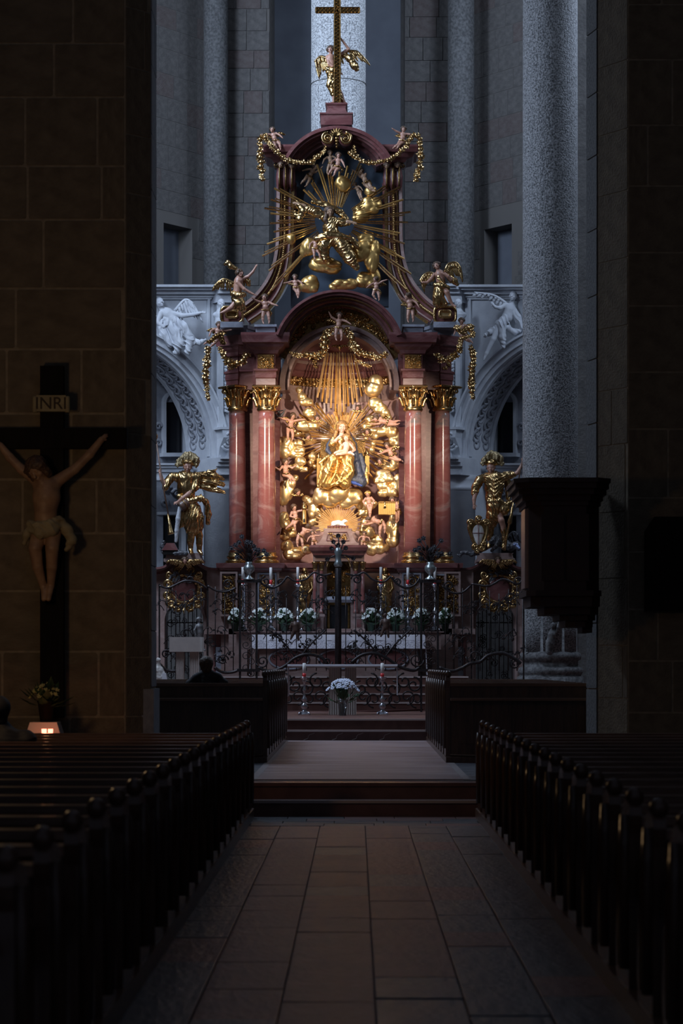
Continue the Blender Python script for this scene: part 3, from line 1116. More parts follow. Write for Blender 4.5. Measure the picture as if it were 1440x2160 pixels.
# ---- columns
def capital_mesh():
    mb = MB()
    prof = [(.19, -.53), (.21, -.50), (.20, -.47), (.19, -.44), (.195, -.25), (.22, -.12), (.26, -.07)]
    mb.lathe(prof, seg=20)
    for row, (z, n, l, o) in enumerate(((-.44, 8, .20, 0), (-.30, 8, .20, .5), (-.18, 8, .12, 0))):
        for i in range(n):
            a = 2 * math.pi * (i + o) / n
            d = Vector((math.cos(a), math.sin(a), 0))
            pts = [d * .20 + Vector((0, 0, z)), d * .225 + Vector((0, 0, z + l * .55)), d * .265 + Vector((0, 0, z + l * .95)), d * .30 + Vector((0, 0, z + l * .80))]
            mb.tube(bez(pts, 3), [.030, .034, .038, .04, .042, .042, .038, .032, .026, .015], 6, flat=.55)
    for i in range(4):
        a = math.pi / 4 + i * math.pi / 2
        d = Vector((math.cos(a), math.sin(a), 0))
        c = d * .29 + Vector((0, 0, -.10))
        pts = [c + d * (.055 * (1 - .8 * t / 12)) * math.cos(t * .75 + 2.2) + Vector((0, 0, 1)) * (.055 * (1 - .8 * t / 12)) * math.sin(t * .75 + 2.2) for t in range(13)]
        mb.tube([d * .2 + Vector((0, 0, -.22))] + pts, .022, 6)
        a2 = i * math.pi / 2
        mb.ball((math.cos(a2) * .27, math.sin(a2) * .27, -.04), .04, 8, 5)
    mb.rings([(-.06, -.25, .25, -.25, .25), (-.05, -.29, .29, -.29, .29), (-.02, -.30, .30, -.30, .30), (0, -.27, .27, -.27, .27)])
    return mesh_of(mb, 'capital', 'gold')


def base_mesh():
    mb = MB()
    mb.lathe([(.20, .22), (.20, .16), (.225, .15), (.235, .125), (.225, .10), (.205, .09), (.21, .065), (.25, .055), (.262, .03), (.25, 0)], seg=28)
    mb.box(-.27, .27, -.27, .27, -.03, .0)
    return mesh_of(mb, 'column_base', 'gold')


CAPM, BASM = capital_mesh(), base_mesh()
shaft_m = {}
for (cx, r, Y, lab) in ((562, 19.5, 47.5, 'inner'), (871, 19.5, 47.5, 'inner'), (501, 18, 48.2, 'outer'), (932.5, 18, 48.2, 'outer')):
    s = Y / 4800
    zb, zt = Z(1170, Y), Z(866, Y)
    H = zt - zb
    prof = [(r * s * (1 - .13 * (i / 16) ** 1.6), H * i / 16) for i in range(17)]
    o = MB().lathe(prof, seg=40).build('column', 'marble_column', altar, (X(cx, Y), Y, zb))
    o.rotation_euler = (0, 0, random.uniform(0, 6))
    cp = inst('capital', CAPM, o, (0, 0, Z(815, Y) - zb), (0, 0, -o.rotation_euler.z + (0 if lab == 'inner' else R(40))), s / .01)
    bs = inst('base', BASM, o, (0, 0, Z(1188, Y) - zb), (0, 0, -o.rotation_euler.z), s / .01)

# ---- pilasters and wall behind the columns
for sd in (0, 1):
    f = (lambda p: p) if sd == 0 else mir

    def bx(mb, a, b, y0, y1, py0, py1, Yr=None):
        Yr = Yr or y0
        x0, x1 = sorted((X(f(a), Yr), X(f(b), Yr)))
        return mb.box(x0, x1, y0, y1, Z(py1, Yr), Z(py0, Yr))
    bx(MB(), 533, 590, 47.95, 48.3, 815, 1190).build('pilaster', 'marble_red', altar)
    bx(MB(), 483, 592, 48.5, 49.4, 700, 1200).build('back_wall', 'marble_red', altar)
    bx(MB(), 533, 592, 47.9, 48.6, 705, 816).build('pilaster_top', 'marble_red', altar)
    # inner entablature block
    cx, Y = f(561), 47.5
    s = Y / 4800
    hw = [(815, 19), (813, 20), (800, 20), (799, 22), (786, 22), (785, 25), (781, 25), (780, 20), (751, 20), (749, 25), (742, 28), (736, 36), (730, 40), (728, 48), (722, 49), (713, 51), (708, 51)]
    mb = MB().rings([(Z(py, Y), X(cx - w, Y), X(cx + w, Y), Y - w * s, 48.6) for py, w in hw])
    ent = mb.build('entablature', 'marble_red', altar)
    mb = MB().rings([(Z(780, Y), X(cx - 17, Y), X(cx + 17, Y), Y - .23, 48), (Z(751, Y), X(cx - 17, Y), X(cx + 17, Y), Y - .23, 48)])
    pn = mb.build('frieze_panel', 'gold_dark', ent)
    mb = MB()
    filigree(mb, lambda u, v: (X(cx - 15 + 30 * u, Y), Y - .24, Z(778 - 25 * v, Y)), 16, .035, .06, .010, 5)
    stuff(mb.build('frieze_foliage', 'gold', ent))
    MB().rings([(Z(py, Y), X(cx - w, Y), X(cx + w, Y), Y - w * s - .002, 48.4) for py, w in ((814, 20.4), (801, 20.4))]).build('architrave', 'marble_pink', ent)
    # outer entablature block, turned outwards
    cx, Y = f(500), 48.2
    s = Y / 4800
    hw2 = [(822, 19), (818, 20), (804, 20), (803, 22), (790, 22), (789, 24), (785, 24), (783, 18), (755, 18), (753, 23), (746, 26), (740, 31), (734, 34), (732, 38), (726, 39), (716, 41), (712, 41)]
    mb = MB().rings([(Z(py, Y), -w * s * .82, w * s * .82, -w * s * .82, w * s * .82) for py, w in hw2])
    o = mb.build('entablature', 'marble_red', altar, (X(cx, Y), Y, 0))
    o.rotation_euler.z = R(38 if sd else -38)
    mb = MB()
    for q in (0, 1):
        mb2 = MB()
        filigree(mb, lambda u, v: ((-12 + 24 * u) * s, -.16, Z(781 - 24 * v, Y)) if q == 0 else ((.16 if sd else -.16), (-12 + 24 * u) * s, Z(781 - 24 * v, Y)), 9, .03, .05, .010, 8 + q)
    fo = stuff(mb.build('frieze_foliage', 'gold', o))
    # attic blocks (blue-grey)
    bx(MB(), 539, 580, 47.2, 48.4, 689, 708).build('attic_block', 'marble_grey', altar)
    o = MB()
    bx(o, 536, 583, 47.14, 48.4, 684, 689)
    bx(o, 536, 583, 47.14, 48.4, 704, 708)
    o.build('attic_moulding', 'marble_grey', altar)
    Y = 48.2
    mb = MB().rings([(Z(py, Y), -w * Y / 4800, w * Y / 4800, -.3, .45) for py, w in ((714, 33), (710, 33), (709, 31), (700, 31), (699, 34), (692, 34))])
    o = mb.build('attic_block', 'marble_grey', altar, (X(f(506), Y), Y, 0))
    o.rotation_euler.z = R(25 if sd else -25)

# straight link between the inner and outer entablatures
for a in (520, mir(520)):
    Y = 48.0
    MB().rings([(Z(py, Y), X(a - 16, Y), X(a + 16, Y), Y - d, 48.7) for py, d in ((822, 0), (785, .02), (784, .05), (780, 0), (752, 0), (748, .08), (732, .18), (730, .26), (712, .3))]).build('entablature_link', 'marble_red', altar)


# ---- great segmental pediment
def arc_part(name, m, cpx, cpy, bands, a0, a1, parent=altar, n=44):
    mb = MB()
    for (ri, ro, y0, y1) in bands:
        s = y0 / 4800
        mb.band(X(cpx, y0), Z(cpy, y0), ri * s, ro * s, a0, a1, y0, y1, n)
    return mb.build(name, m, parent)


arc_part('pediment', 'marble_red', CTR - 1, 751.6, [(136, 141, 46.85, 48.8), (129, 136, 46.95, 48.8), (124, 129, 47.1, 48.8), (117, 124, 47.25, 48.8), (108, 117, 47.5, 48.8)], 19.5, 160.5)
arc_part('pediment_fillet', 'gold_dark', CTR - 1, 751.6, [(123, 125, 47.08, 47.3), (107, 109, 47.48, 47.6)], 19.5, 160.5)
arc_part('tympanum', 'gold_dark', CTR, 811, [(124, 172, 48.0, 48.3)], 25, 155)
mb = MB()
for i in range(90):
    a = R(38 + 104 * (i + .5) / 90)
    rr = random.uniform(130, 154)
    filigree(mb, lambda u, v: (X(CTR + (rr + 5 * v) * math.cos(a + .02 * u), 47.97), 47.97, Z(811 - (rr + 5 * v) * math.sin(a + .02 * u), 47.97)), 1, .05, .085, .012, i)
stuff(mb.build('tympanum_foliage', 'gold', altar))
arc_part('archivolt', 'marble_pink', CTR, 811, [(118, 126, 47.85, 48.5), (110, 118, 47.95, 48.5), (106, 110, 47.88, 48.5)], -6, 186)

# ---- niche with banded conch
NY, NW, ND = 48.3, 1.255, 0.85
niche_c = (X(CTR, NY), NY, 0)


def niche(name, m, prof, seg=56):
    o = MB().lathe(prof, seg=seg, a0=0, a1=180).build(name, m, altar, niche_c)
    o.scale = (1, ND, 1)
    return o


z_ = lambda py: Z(py, NY)
niche('niche_wall', 'marble_niche', [(NW, z_(1200)), (NW, z_(836))])
niche('niche_band', 'marble_pink', [(NW, z_(838)), (NW - .05, z_(836)), (NW - .05, z_(824)), (NW - .07, z_(823)), (NW - .07, z_(812)), (NW - .10, z_(811)), (NW - .10, z_(806)), (NW - .04, z_(805))])
niche('niche_frieze', 'gold_dark', [(NW - .04, z_(806)), (NW - .05, z_(786))])
niche('niche_cornice', 'marble_red', [(NW - .05, z_(787)), (NW - .09, z_(785)), (NW - .13, z_(781)), (NW - .15, z_(777)), (NW - .15, z_(774)), (NW - .07, z_(772))])
dome = [((NW - .07) * math.sqrt(max(0, 1 - ((z_(772) + i * .05 - z_(820)) / 1.22) ** 2)), z_(772) + i * .05) for i in range(15)]
dome = [(NW - .03, z_(775))] + [p for p in dome if p[0] > .05] + [(0.0, z_(697))]
niche('niche_conch', 'marble_red', dome)
for k in (4, 8):
    if k < len(dome) - 1:
        r, z = dome[k]
        niche('conch_rib', 'marble_pink', [(r - .0, z - .03), (r - .035, z), (r - .02, z + .035)])
mb = MB()
for i in range(70):
    a = R(10 + 160 * (i + .5) / 70)

    def fr(u, v, a=a):
        q = a - .05 + .1 * u
        return ((NW - .07) * math.cos(q), (NW - .07) * math.sin(q), z_(804) + (.16) * v)
    filigree(mb, fr, 2, .05, .075, .012, i, nrm=(-math.cos(a), -math.sin(a), 0))
o = stuff(mb.build('niche_foliage', 'gold', altar, niche_c))
o.scale = (1, ND, 1)
MB().box(X(590, NY), X(841, NY), 48.2, 50.5, z_(1203), z_(1196)).build('niche_floor', 'marble_red', altar)

# ---- upper storey
UY = 48.5
us = UY / 4800
mb = MB()
pts = [(X(612, UY), Z(640, UY)), (X(820, UY), Z(640, UY)), (X(820, UY), Z(345, UY))]
for i in range(13):
    a = R(25 + 130 * i / 12)
    pts.append((X(CTR - 2 + 112 * math.cos(a), UY), Z(392 - 112 * math.sin(a), UY)))
pts.append((X(612, UY), Z(345, UY)))
mb.prism(pts, UY + .35, UY + .6)
mb.build('backboard', 'blue_sky_board', altar)


def ribbon(mb, path, w, y0, y1, n=10):
    """flat moulding of half width w (px, number or per-point) following a path of photo points"""
    c = bez(path, n)
    N = len(c)
    vs, fs = [], []
    for i in range(N):
        a, b = np.array(c[max(i - 1, 0)]), np.array(c[min(i + 1, N - 1)])
        t = b - a
        t = t / (np.linalg.norm(t) + 1e-9)
        nn = np.array((-t[1], t[0]))
        ww = w if not hasattr(w, '__len__') else np.interp(i / (N - 1), np.linspace(0, 1, len(w)), w)
        p, q = c[i] + nn * ww, c[i] - nn * ww
        vs += [(X(p[0], y0), y0, Z(p[1], y0)), (X(q[0], y0), y0, Z(q[1], y0)), (X(q[0], y0), y1, Z(q[1], y0)), (X(p[0], y0), y1, Z(p[1], y0))]
    for i in range(N - 1):
        for j in range(4):
            k = (j + 1) % 4
            fs.append((4 * i + j, 4 * i + k, 4 * i + 4 + k, 4 * i + 4 + j))
    fs += [(3, 2, 1, 0), (4 * N - 4, 4 * N - 3, 4 * N - 2, 4 * N - 1)]
    return mb.add(vs, fs)


base_path = [(604, 385), (603, 450), (602, 510), (594, 565), (577, 608), (549, 643), (515, 668)]
for sd in (0, 1):
    f = (lambda p: p) if sd == 0 else mir
    off = lambda dx, dy=0: [(f(a + dx - max(0, (b - 520)) * .0), b + dy * max(0, min(1, (b - 500) / 120))) for a, b in base_path]
    vol = ribbon(MB(), off(0), [21, 21, 21, 21, 20, 18, 16], UY, UY + .4).build('volute_pilaster', 'marble_red', altar)
    for (dx, dy, w, m, d) in ((-17, -14, 3.2, 'marble_pink', .06), (-10, -8, 1.2, 'gold_dark', .05), (8, 8, 1.5, 'marble_pink', .04), (14, 13, 3.0, 'gold', .06)):
        ribbon(MB(), off(dx, dy), w, UY - d, UY + .05).build('moulding', m, vol)
    ribbon(MB(), off(-2, -1), 3.6, UY - .03, UY + .05).build('bead_strip', 'gold_dark', vol)
    mb = MB()
    c = bez(off(-2, -1), 14)
    for i in range(len(c)):
        mb.ball((X(c[i][0], UY), UY - .045, Z(c[i][1], UY)), .024, 6, 4)
    stuff(mb.build('beads', 'gold', vol))
    # scroll end under the seated angel
    cx, cy = f(489 if sd == 0 else 493), 664
    mb = MB()

    def rrect(w, h, k, n=6):
        o = []
        for (sx, sy, a0) in ((1, 1, 0), (-1, 1, 90), (-1, -1, 180), (1, -1, 270)):
            for i in range(n + 1):
                a = R(a0 + 90 * i / n)
                o.append((X(cx + sx * (w - k) + k * math.cos(a), 47.6), Z(cy - sy * (h - k) - k * math.sin(a), 47.6)))
        return o
    mb.prism(rrect(22, 16, 10), 47.6, 48.4)
    sc = mb.build('volute_scroll', 'marble_red', altar)
    for (w, h, k, d) in ((22.6, 16.6, 10, .03), (12, 7, 5, .09)):
        q = rrect(w, h, k)
        MB().tube([(x, 47.6 - d, z) for x, z in q + q[:2]], .028, 6).build('scroll_fillet', 'gold', sc)
    MB().prism(rrect(11, 6, 5), 47.55, 47.65).build('scroll_eye', 'gold_cloud' if sd else 'gold_dark', sc)
    MB().box(X(cx - 24, 47.6), X(cx + 24, 47.6), 47.5, 48.5, Z(692, 47.6), Z(680, 47.6)).build('scroll_foot', 'marble_grey', altar)
    # console capitals
    con = thing_mesh = MB()
    for dx, r in ((-13, 7), (0, 8), (13, 7)):
        con.lathe([(3 * us, Z(404, UY)), (r * us, Z(392, UY)), (r * us * 1.15, Z(376, UY)), (r * us * .8, Z(360, UY)), (r * us * 1.1, Z(352, UY)), (4 * us, Z(347, UY))], (X(f(603 + dx), UY), UY - .1, 0), 14)
    con.build('console', 'marble_red', altar)
    mb = MB()
    for dx in (-13, 0, 13):
        mb.tube([(X(f(603 + dx), UY), UY - .1 - r_, Z(py, UY)) for py, r_ in ((402, .06), (392, .10), (376, .115), (362, .09), (352, .1))], .022, 6)
    for dx in (-20, -7, 7, 20):
        mb.tube([(x, UY - .16, z) for x, y, z in spiral((X(f(603 + dx), UY), Z(352, UY)), .055, .012, 0, 500 * (1 if dx > 0 else -1))], .014, 5)
    mb.build('console_gilding', 'gold_dark', altar)
    # upper entablature block and cornice end
    mb = MB().rings([(Z(py, UY), X(min(f(a), f(b)), UY), X(max(f(a), f(b)), UY), UY - d, UY + .5) for py, a, b, d in ((348, 578, 630, .25), (343, 574, 632, .3), (340, 562, 634, .42), (333, 558, 634, .46), (332, 552, 634, .55), (322, 548, 632, .6), (318, 548, 630, .6))])
    mb.build('upper_entablature', 'marble_red', altar)
    # gold spiral at the crown
    mb = MB()
    c0 = (X(f(691 if sd == 0 else 702.5), 47.8), Z(292, 47.8))
    fl = 1 if sd == 0 else -1
    mb.tube(spiral(c0, .13, .02, 90, 90 + fl * 760, 40, 47.78), [.030 - .0004 * i for i in range(41)], 7)
    mb.ball((c0[0], 47.76, c0[1]), .03)
    vs_ = mb.build('crown_volute', 'gold', altar)
    MB().lathe([(.0, 0), (.135, 0), (.135, .3), (.0, .3)], seg=24).build('volute_body', 'marble_red', vs_, (c0[0], 47.82, c0[1])).rotation_euler = (-math.pi / 2, 0, 0)
    # gold rosette drops under the volute
    mb = MB()
    for i, (dx, dy) in enumerate(((-3, 18), (-4, 24), (-5, 29))):
        for k in range(5):
            a = k * 1.257
            mb.leaf((X(f(688 + dx), 47.8), 47.8, Z(292 + dy, 47.8)), (math.cos(a), -.5, math.sin(a)), (0, -1, 0), .05, .04)
    mb.build('volute_drop', 'gold_dark', altar)
ped = arc_part('upper_pediment', 'marble_red', CTR - 3, 392.8, [(121, 128, 47.75, 49), (114, 121, 47.85, 49), (108, 114, 48.0, 49), (100, 108, 48.15, 49), (90, 100, 48.3, 49)], 27, 153)
mb = MB()
for k in range(7):
    a = R(20 + 140 * k / 6)
    mb.leaf((X(710, 47.7), 47.7, Z(286, 47.7)), (math.cos(a), -.25, math.sin(a)), (0, -1, 0), .17, .09)
for i in range(4):
    mb.ball((X(710, 47.7), 47.7, Z(292 + 6 * i, 47.7)), .045 - .006 * i, 8, 5)
mb.build('crown_shell', 'gold_dark', ped)
mb = MB().rings([(Z(py, 48.2), X(709.5 - w, 48.2), X(709.5 + w, 48.2), 48.2 - d, 48.8) for py, w, d in ((270, 33, .30), (249, 33, .30), (248, 35, .33), (245, 35, .33), (244, 24, .24), (240, 21, .21), (233, 19, .19), (228, 20, .2), (225, 23, .23), (222, 23, .23))])
mb.build('crown_pedestal', 'marble_red', altar)

# ---- pedestal zone
PY = 47.4
for (a, b, Yf, m) in ((466, 966, 47.55, 'marble_red'), (536, 590, 46.95, 'marble_red'), (841, 895, 46.95, 'marble_red'), (480, 523, 47.5, 'marble_red'), (910, 955, 47.5, 'marble_red')):
    MB().rings([(Z(py, Yf), X(a - w, Yf), X(b + w, Yf), Yf - w * .01, 49) for py, w in ((1206, 0), (1203, 3), (1199, 5), (1198, 9), (1190, 10), (1188, 10))]).build('pedestal_cornice', m, altar)
MB().box(X(466, 47.6), X(966, 47.6), 47.6, 49, 1.2, Z(1204, 47.6)).build('pedestal_wall', 'marble_pink', altar)
k = 0
for (a, b, Yf) in ((538, 588, 47.0), (843, 893, 47.0), (482, 521, 47.5), (911, 953, 47.5)):
    o = MB().box(X(a, Yf), X(b, Yf), Yf, 48.5, 1.2, Z(1204, Yf)).build('pedestal', 'marble_pink', altar)
    if k < 2:
        pa, pb, ya, yb = a + 8, b - 8, 1212, 1300
    else:
        pa, pb, ya, yb = a + 7, b - 7, 1214, 1296
    mb = MB()
    for (x0, x1, y0, y1) in ((pa - 3, pb + 3, ya - 3, ya), (pa - 3, pb + 3, yb, yb + 3), (pa - 3, pa, ya, yb), (pb, pb + 3, ya, yb)):
        mb.box(X(x0, Yf), X(x1, Yf), Yf - .03, Yf + .02, Z(y1, Yf), Z(y0, Yf))
    mb.build('panel_frame', 'marble_grey', o)
    mb = MB()
    filigree(mb, lambda u, v: (X(pa + 3 + (pb - pa - 6) * u, Yf), Yf - .02, Z(yb - 4 - (yb - ya - 8) * v, Yf)), 46, .04, .08, .013, 60 + k)
    stuff(mb.build('relief_panel', 'gold' if k < 2 else 'gold_dark', o))
    k += 1
for (a, b) in ((444, 484), (947, 990)):                               # slim relief panels on the wall beside
    Yf = 47.72
    o = MB().box(X(a - 8, Yf), X(b + 8, Yf), Yf, 48.6, 1.2, Z(1204, Yf)).build('side_pedestal', 'marble_pink', altar)
    pa, pb = (468, 497) if a < 700 else (941, 967)
    mb = MB()
    for (x0, x1, y0, y1) in ((pa - 4, pb + 4, 1206, 1210), (pa - 4, pb + 4, 1296, 1300), (pa - 4, pa, 1210, 1296), (pb, pb + 4, 1210, 1296)):
        mb.box(X(x0, 47.45), X(x1, 47.45), 47.42, 47.75, Z(y1, 47.45), Z(y0, 47.45))
    mb.box(X(pa, 47.45), X(pb, 47.45), 47.47, 47.75, Z(1296, 47.45), Z(1210, 47.45))
    mb.build('panel_frame', 'marble_pink', o)
    mb = MB()
    filigree(mb, lambda u, v: (X(pa + 3 + (pb - pa - 6) * u, 47.4), 47.44, Z(1292 - 78 * v, 47.4)), 40, .04, .075, .012, 70 + int(a))
    stuff(mb.build('relief_panel', 'gold_dark', o))

# ---- flanking walls with arched passages
for sd in (0, 1):
    f = (lambda p: p) if sd == 0 else (lambda p: mir(p) + 1)
    Yf = 48.05
    mb = MB()
    pxs = [470 - i * 3 for i in range(52)]
    cx = 388

    def low(px):
        dx = abs(px - cx)
        return 1310 - math.sqrt(max(41 ** 2 - dx * dx, 0)) if dx < 41 else 1460
    topc = bez([(480, 1200), (450, 1200), (432, 1196), (412, 1183), (388, 1176), (364, 1183), (344, 1196), (320, 1200)], 10)
    tx = np.array([p[0] for p in topc])[::-1]
    ty = np.array([p[1] for p in topc])[::-1]
    top = lambda px: float(np.interp(px, tx, ty))
    for i in range(len(pxs) - 1):
        a, b = pxs[i], pxs[i + 1]
        q = [(f(a), low(a)), (f(b), low(b)), (f(b), top(b)), (f(a), top(a))]
        vs = [(X(p, Yf), y, Z(v, Yf)) for y in (Yf, Yf + .6) for p, v in q]
        mb.add(vs, [(0, 1, 2, 3), (7, 6, 5, 4), (0, 4, 5, 1), (3, 2, 6, 7)])
    w = struct(mb.build('wall_passage_' + ('left', 'right')[sd], 'marble_pink'))
    for (dy, wd, d, m) in ((0, 2.2, .42, 'marble_red'), (4, 2.2, .34, 'marble_pink'), (9, 3, .22, 'marble_red')):
        ribbon(MB(), [(f(p), v + dy) for p, v in [(482, 1200), (450, 1200), (432, 1196), (412, 1183), (388, 1176), (364, 1183), (344, 1196), (318, 1200)]], wd, Yf - d, Yf + .1).build('cornice', m, w)
    mb = MB()
    s = Yf / 4800
    mb.band(X(f(388), Yf - .06), Z(1310, Yf - .06), 41 * s, 47 * s, 0, 180, Yf - .06, Yf + .05, 24)
    for dx in (41, -47):
        mb.box(X(f(388) + (dx if sd == 0 else dx), Yf - .06), X(f(388) + dx + 6, Yf - .06), Yf - .06, Yf + .05, Z(1460, Yf), Z(1310, Yf))
    mb.build('arch_surround', 'marble_pink', w)
    MB().box(X(f(340), 50.5), X(f(436), 50.5), 50.5, 50.6, .6, Z(1250, 50.5)).build('passage_back', 'stone_block', w)
    # statue plinth
    MB().rings([(Z(py, 47.6), X(f(388) - ww, 47.6), X(f(388) + ww, 47.6), 47.6 - .32, 48.3) for py, ww in ((1186, 40), (1180, 40), (1178, 36), (1170, 34), (1168, 37))]).build('statue_plinth', 'marble_pink', w)
    # lower dado panel beside the mensa
    MB().box(X(f(450) if sd == 0 else f(520), 47.7), X(f(520) if sd == 0 else f(450), 47.7), 47.68, 47.9, 1.0, Z(1330, 47.7)).build('dado', 'marble_red', altar)
    o = MB()
    x0, x1 = sorted((X(f(455), 47.6), X(f(505), 47.6)))
    o.box(x0, x1, 47.62, 47.7, Z(1425, 47.6), Z(1365, 47.6))
    o.build('dado_panel', 'marble_grey', altar)
    MB().box(min(X(f(430), 47.5), X(f(525), 47.5)), max(X(f(430), 47.5), X(f(525), 47.5)), 47.5, 47.9, Z(1338, 47.5), Z(1326, 47.5)).build('dado_cornice', 'marble_pink', altar)
    # iron passage gate
    gate = thing('passage_gate', 'wrought iron arched gate closing the passage ' + ('behind the stone ambo' if sd == 0 else 'beside the pulpit'), 'gate', (X(f(388), 48.3), 48.3, .8), group='iron passage gates')
    for i in range(9):
        dx = (-36 + 9 * i) * .01
        h = math.sqrt(max(.41 ** 2 - dx * dx, 0))
        MB().tube([(dx, 0, 0), (dx, 0, Z(1310, 48.3) - .8 + h)], .010, 5).build('bar', 'iron', gate)
    for zz in (.35, 1.0, 1.62):
        MB().tube([(-.4, 0, zz), (.4, 0, zz)], .014, 5).build('rail', 'iron', gate)
    rs = random.Random(77 + sd)
    for i in range(26):
        c = (rs.uniform(-.34, .34), rs.uniform(.15, 1.95))
        MB().tube([(a, -.02, b) for a, _, b in spiral(c, rs.uniform(.06, .11), .015, rs.uniform(0, 360), rs.choice((-1, 1)) * 480, 14)], .008, 4).build('scroll', 'iron', gate)
# ================================================================== SCULPTURE HELPERS
def dirv(a, fwd=0.0):
    """picture-plane direction: 0 up, 90 right, 180 down, 270 left; fwd>0 leans towards the viewer"""
    v = np.array((math.sin(R(a)), -fwd, math.cos(R(a))))
    return v / np.linalg.norm(v)


class Fig:
    """a carved figure standing at photo point (px,py) at distance d"""

    def __init__(self, name, label, cat, px, py, d, group=None):
        self.px, self.py, self.d, self.s = px, py, d, d / FPX
        self.root = thing(name, label, cat, P(px, py, d), group)

    def L(self, px, py, dy=0.0):
        return np.array((px - self.px, dy, self.py - py), float)

    def M(self, px, py, dy=0.0):
        return tuple(self.L(px, py, dy) * self.s)

    def chain(self, C, pts, k=2.0):
        """pts: (px,py,dy,r)"""
        C.chain([self.L(*p[:3]) for p in pts], [p[3] for p in pts], k)
        return C

    def ell(self, C, px, py, dy, r, k=2.0, rot=None, sub=False):
        C.ell(self.L(px, py, dy), r, k, rot, sub)
        return C

    def put(self, C, name, m, vox=1.0, disp=None):
        return C.build(name, m, self.root, self.s, vox, disp)


def head(C, c, Rr, yaw=0, tilt=0, nod=0, face=True, neck=None, H=None, hair_len=0.3):
    """head of half-height Rr at c; yaw>0 turns to picture right, tilt>0 leans to picture right, nod>0 looks down. H: hair Carve"""
    f = np.array((math.sin(R(yaw)), -math.cos(R(yaw)), 0.0))
    u = np.array((0, 0, 1.0))
    u = u * math.cos(R(nod)) + f * math.sin(R(nod))
    f = np.cross(u, np.cross(f, u))
    f /= np.linalg.norm(f)
    M_ = np.array(Matrix.Rotation(R(tilt), 3, 'Y'))
    f, u = M_ @ f, M_ @ u
    s = np.cross(f, u)
    B = np.stack([s, f, u], 1)
    c = np.array(c, float)
    q = lambda a, b, e: c + (s * a + f * b + u * e) * Rr
    k = Rr * .22
    C.ell(c + u * Rr * .12, (Rr * .74, Rr * .86, Rr * .86), k, B)
    C.ell(q(0, .16, -.42), (Rr * .54, Rr * .60, Rr * .54), k, B)
    if face:
        C.ell(q(0, .66, -.80), (Rr * .20, Rr * .17, Rr * .15), k * .7, B)
        C.cap(q(0, .80, .12), q(0, 1.02, -.24), Rr * .09, Rr * .15, k * .4)
        C.cap(q(-.36, .70, .22), q(.36, .70, .22), Rr * .11, Rr * .11, k * .5)
        for sg in (-1, 1):
            C.ell(q(.30 * sg, .86, .06), (Rr * .17, Rr * .16, Rr * .11), k * .4, B, sub=True)
            C.ell(q(.30 * sg, .70, .05), Rr * .13, k * .2)
            C.ell(q(.36 * sg, .58, -.28), (Rr * .22, Rr * .2, Rr * .2), k * .7, B)
            C.ell(q(.74 * sg, -.02, -.05), (Rr * .09, Rr * .17, Rr * .24), k * .3, B)
        C.ell(q(0, .82, -.50), (Rr * .24, Rr * .10, Rr * .06), k * .2, B)
        C.ell(q(0, .81, -.60), (Rr * .19, Rr * .10, Rr * .07), k * .2, B)
    if H is not None:
        H.ell(c + u * Rr * .24 - f * Rr * .16, (Rr * .95, Rr * .98, Rr * .90), k * .6, B)
        for i in range(9):
            a = R(-115 + 230 * i / 8)
            p = c + (s * math.sin(a) * .80 - f * (math.cos(a) * .45 - .12) + u * (.55 - .25 * abs(math.sin(a)))) * Rr
            H.ell(p, Rr * .27, k * .5)
            if hair_len > .25:
                p2 = p - u * Rr * hair_len * 1.6 - f * Rr * .12
                if abs(math.sin(a)) > .3:
                    H.cap(p, p2, Rr * .26, Rr * .20, k * .5)
        H.ell(q(0, .86, -.16), (Rr * .60, Rr * .42, Rr * .66), k * .3, B, sub=True)
    return f, u, s


def hand(C, w, d, n, L, curl=.5, k=.5, side=1):
    """hand of length L from wrist w along d; n = back-of-hand direction; five fingers"""
    w, d, n = np.array(w, float), np.array(d, float), np.array(n, float)
    d /= np.linalg.norm(d)
    n = n - d * (n @ d)
    n /= np.linalg.norm(n) + 1e-9
    s = np.cross(d, n) * side
    C.ell(w + d * L * .25, (L * .20, L * .28, L * .13), k, np.stack([s, d, n], 1))
    for i, (o, l) in enumerate(((-.16, .44), (-.055, .52), (.055, .48), (.15, .36))):
        p0 = w + d * L * .40 + s * o * L
        p1 = p0 + (d * math.cos(curl * .5) - n * math.sin(curl * .5)) * l * L * .5 + s * o * L * .18
        p2 = p1 + (d * math.cos(curl * 1.5) - n * math.sin(curl * 1.5)) * l * L * .5
        C.chain([p0, p1, p2], [L * .068, L * .062, L * .05], k * .4)
    p0 = w + d * L * .14 - s * L * .15
    p1 = p0 + (d * .6 - s * .75 - n * .25) * L * .24
    p2 = p1 + (d * .9 - s * .15 - n * .3) * L * .22
    C.chain([p0, p1, p2], [L * .085, L * .07, L * .055], k * .4)


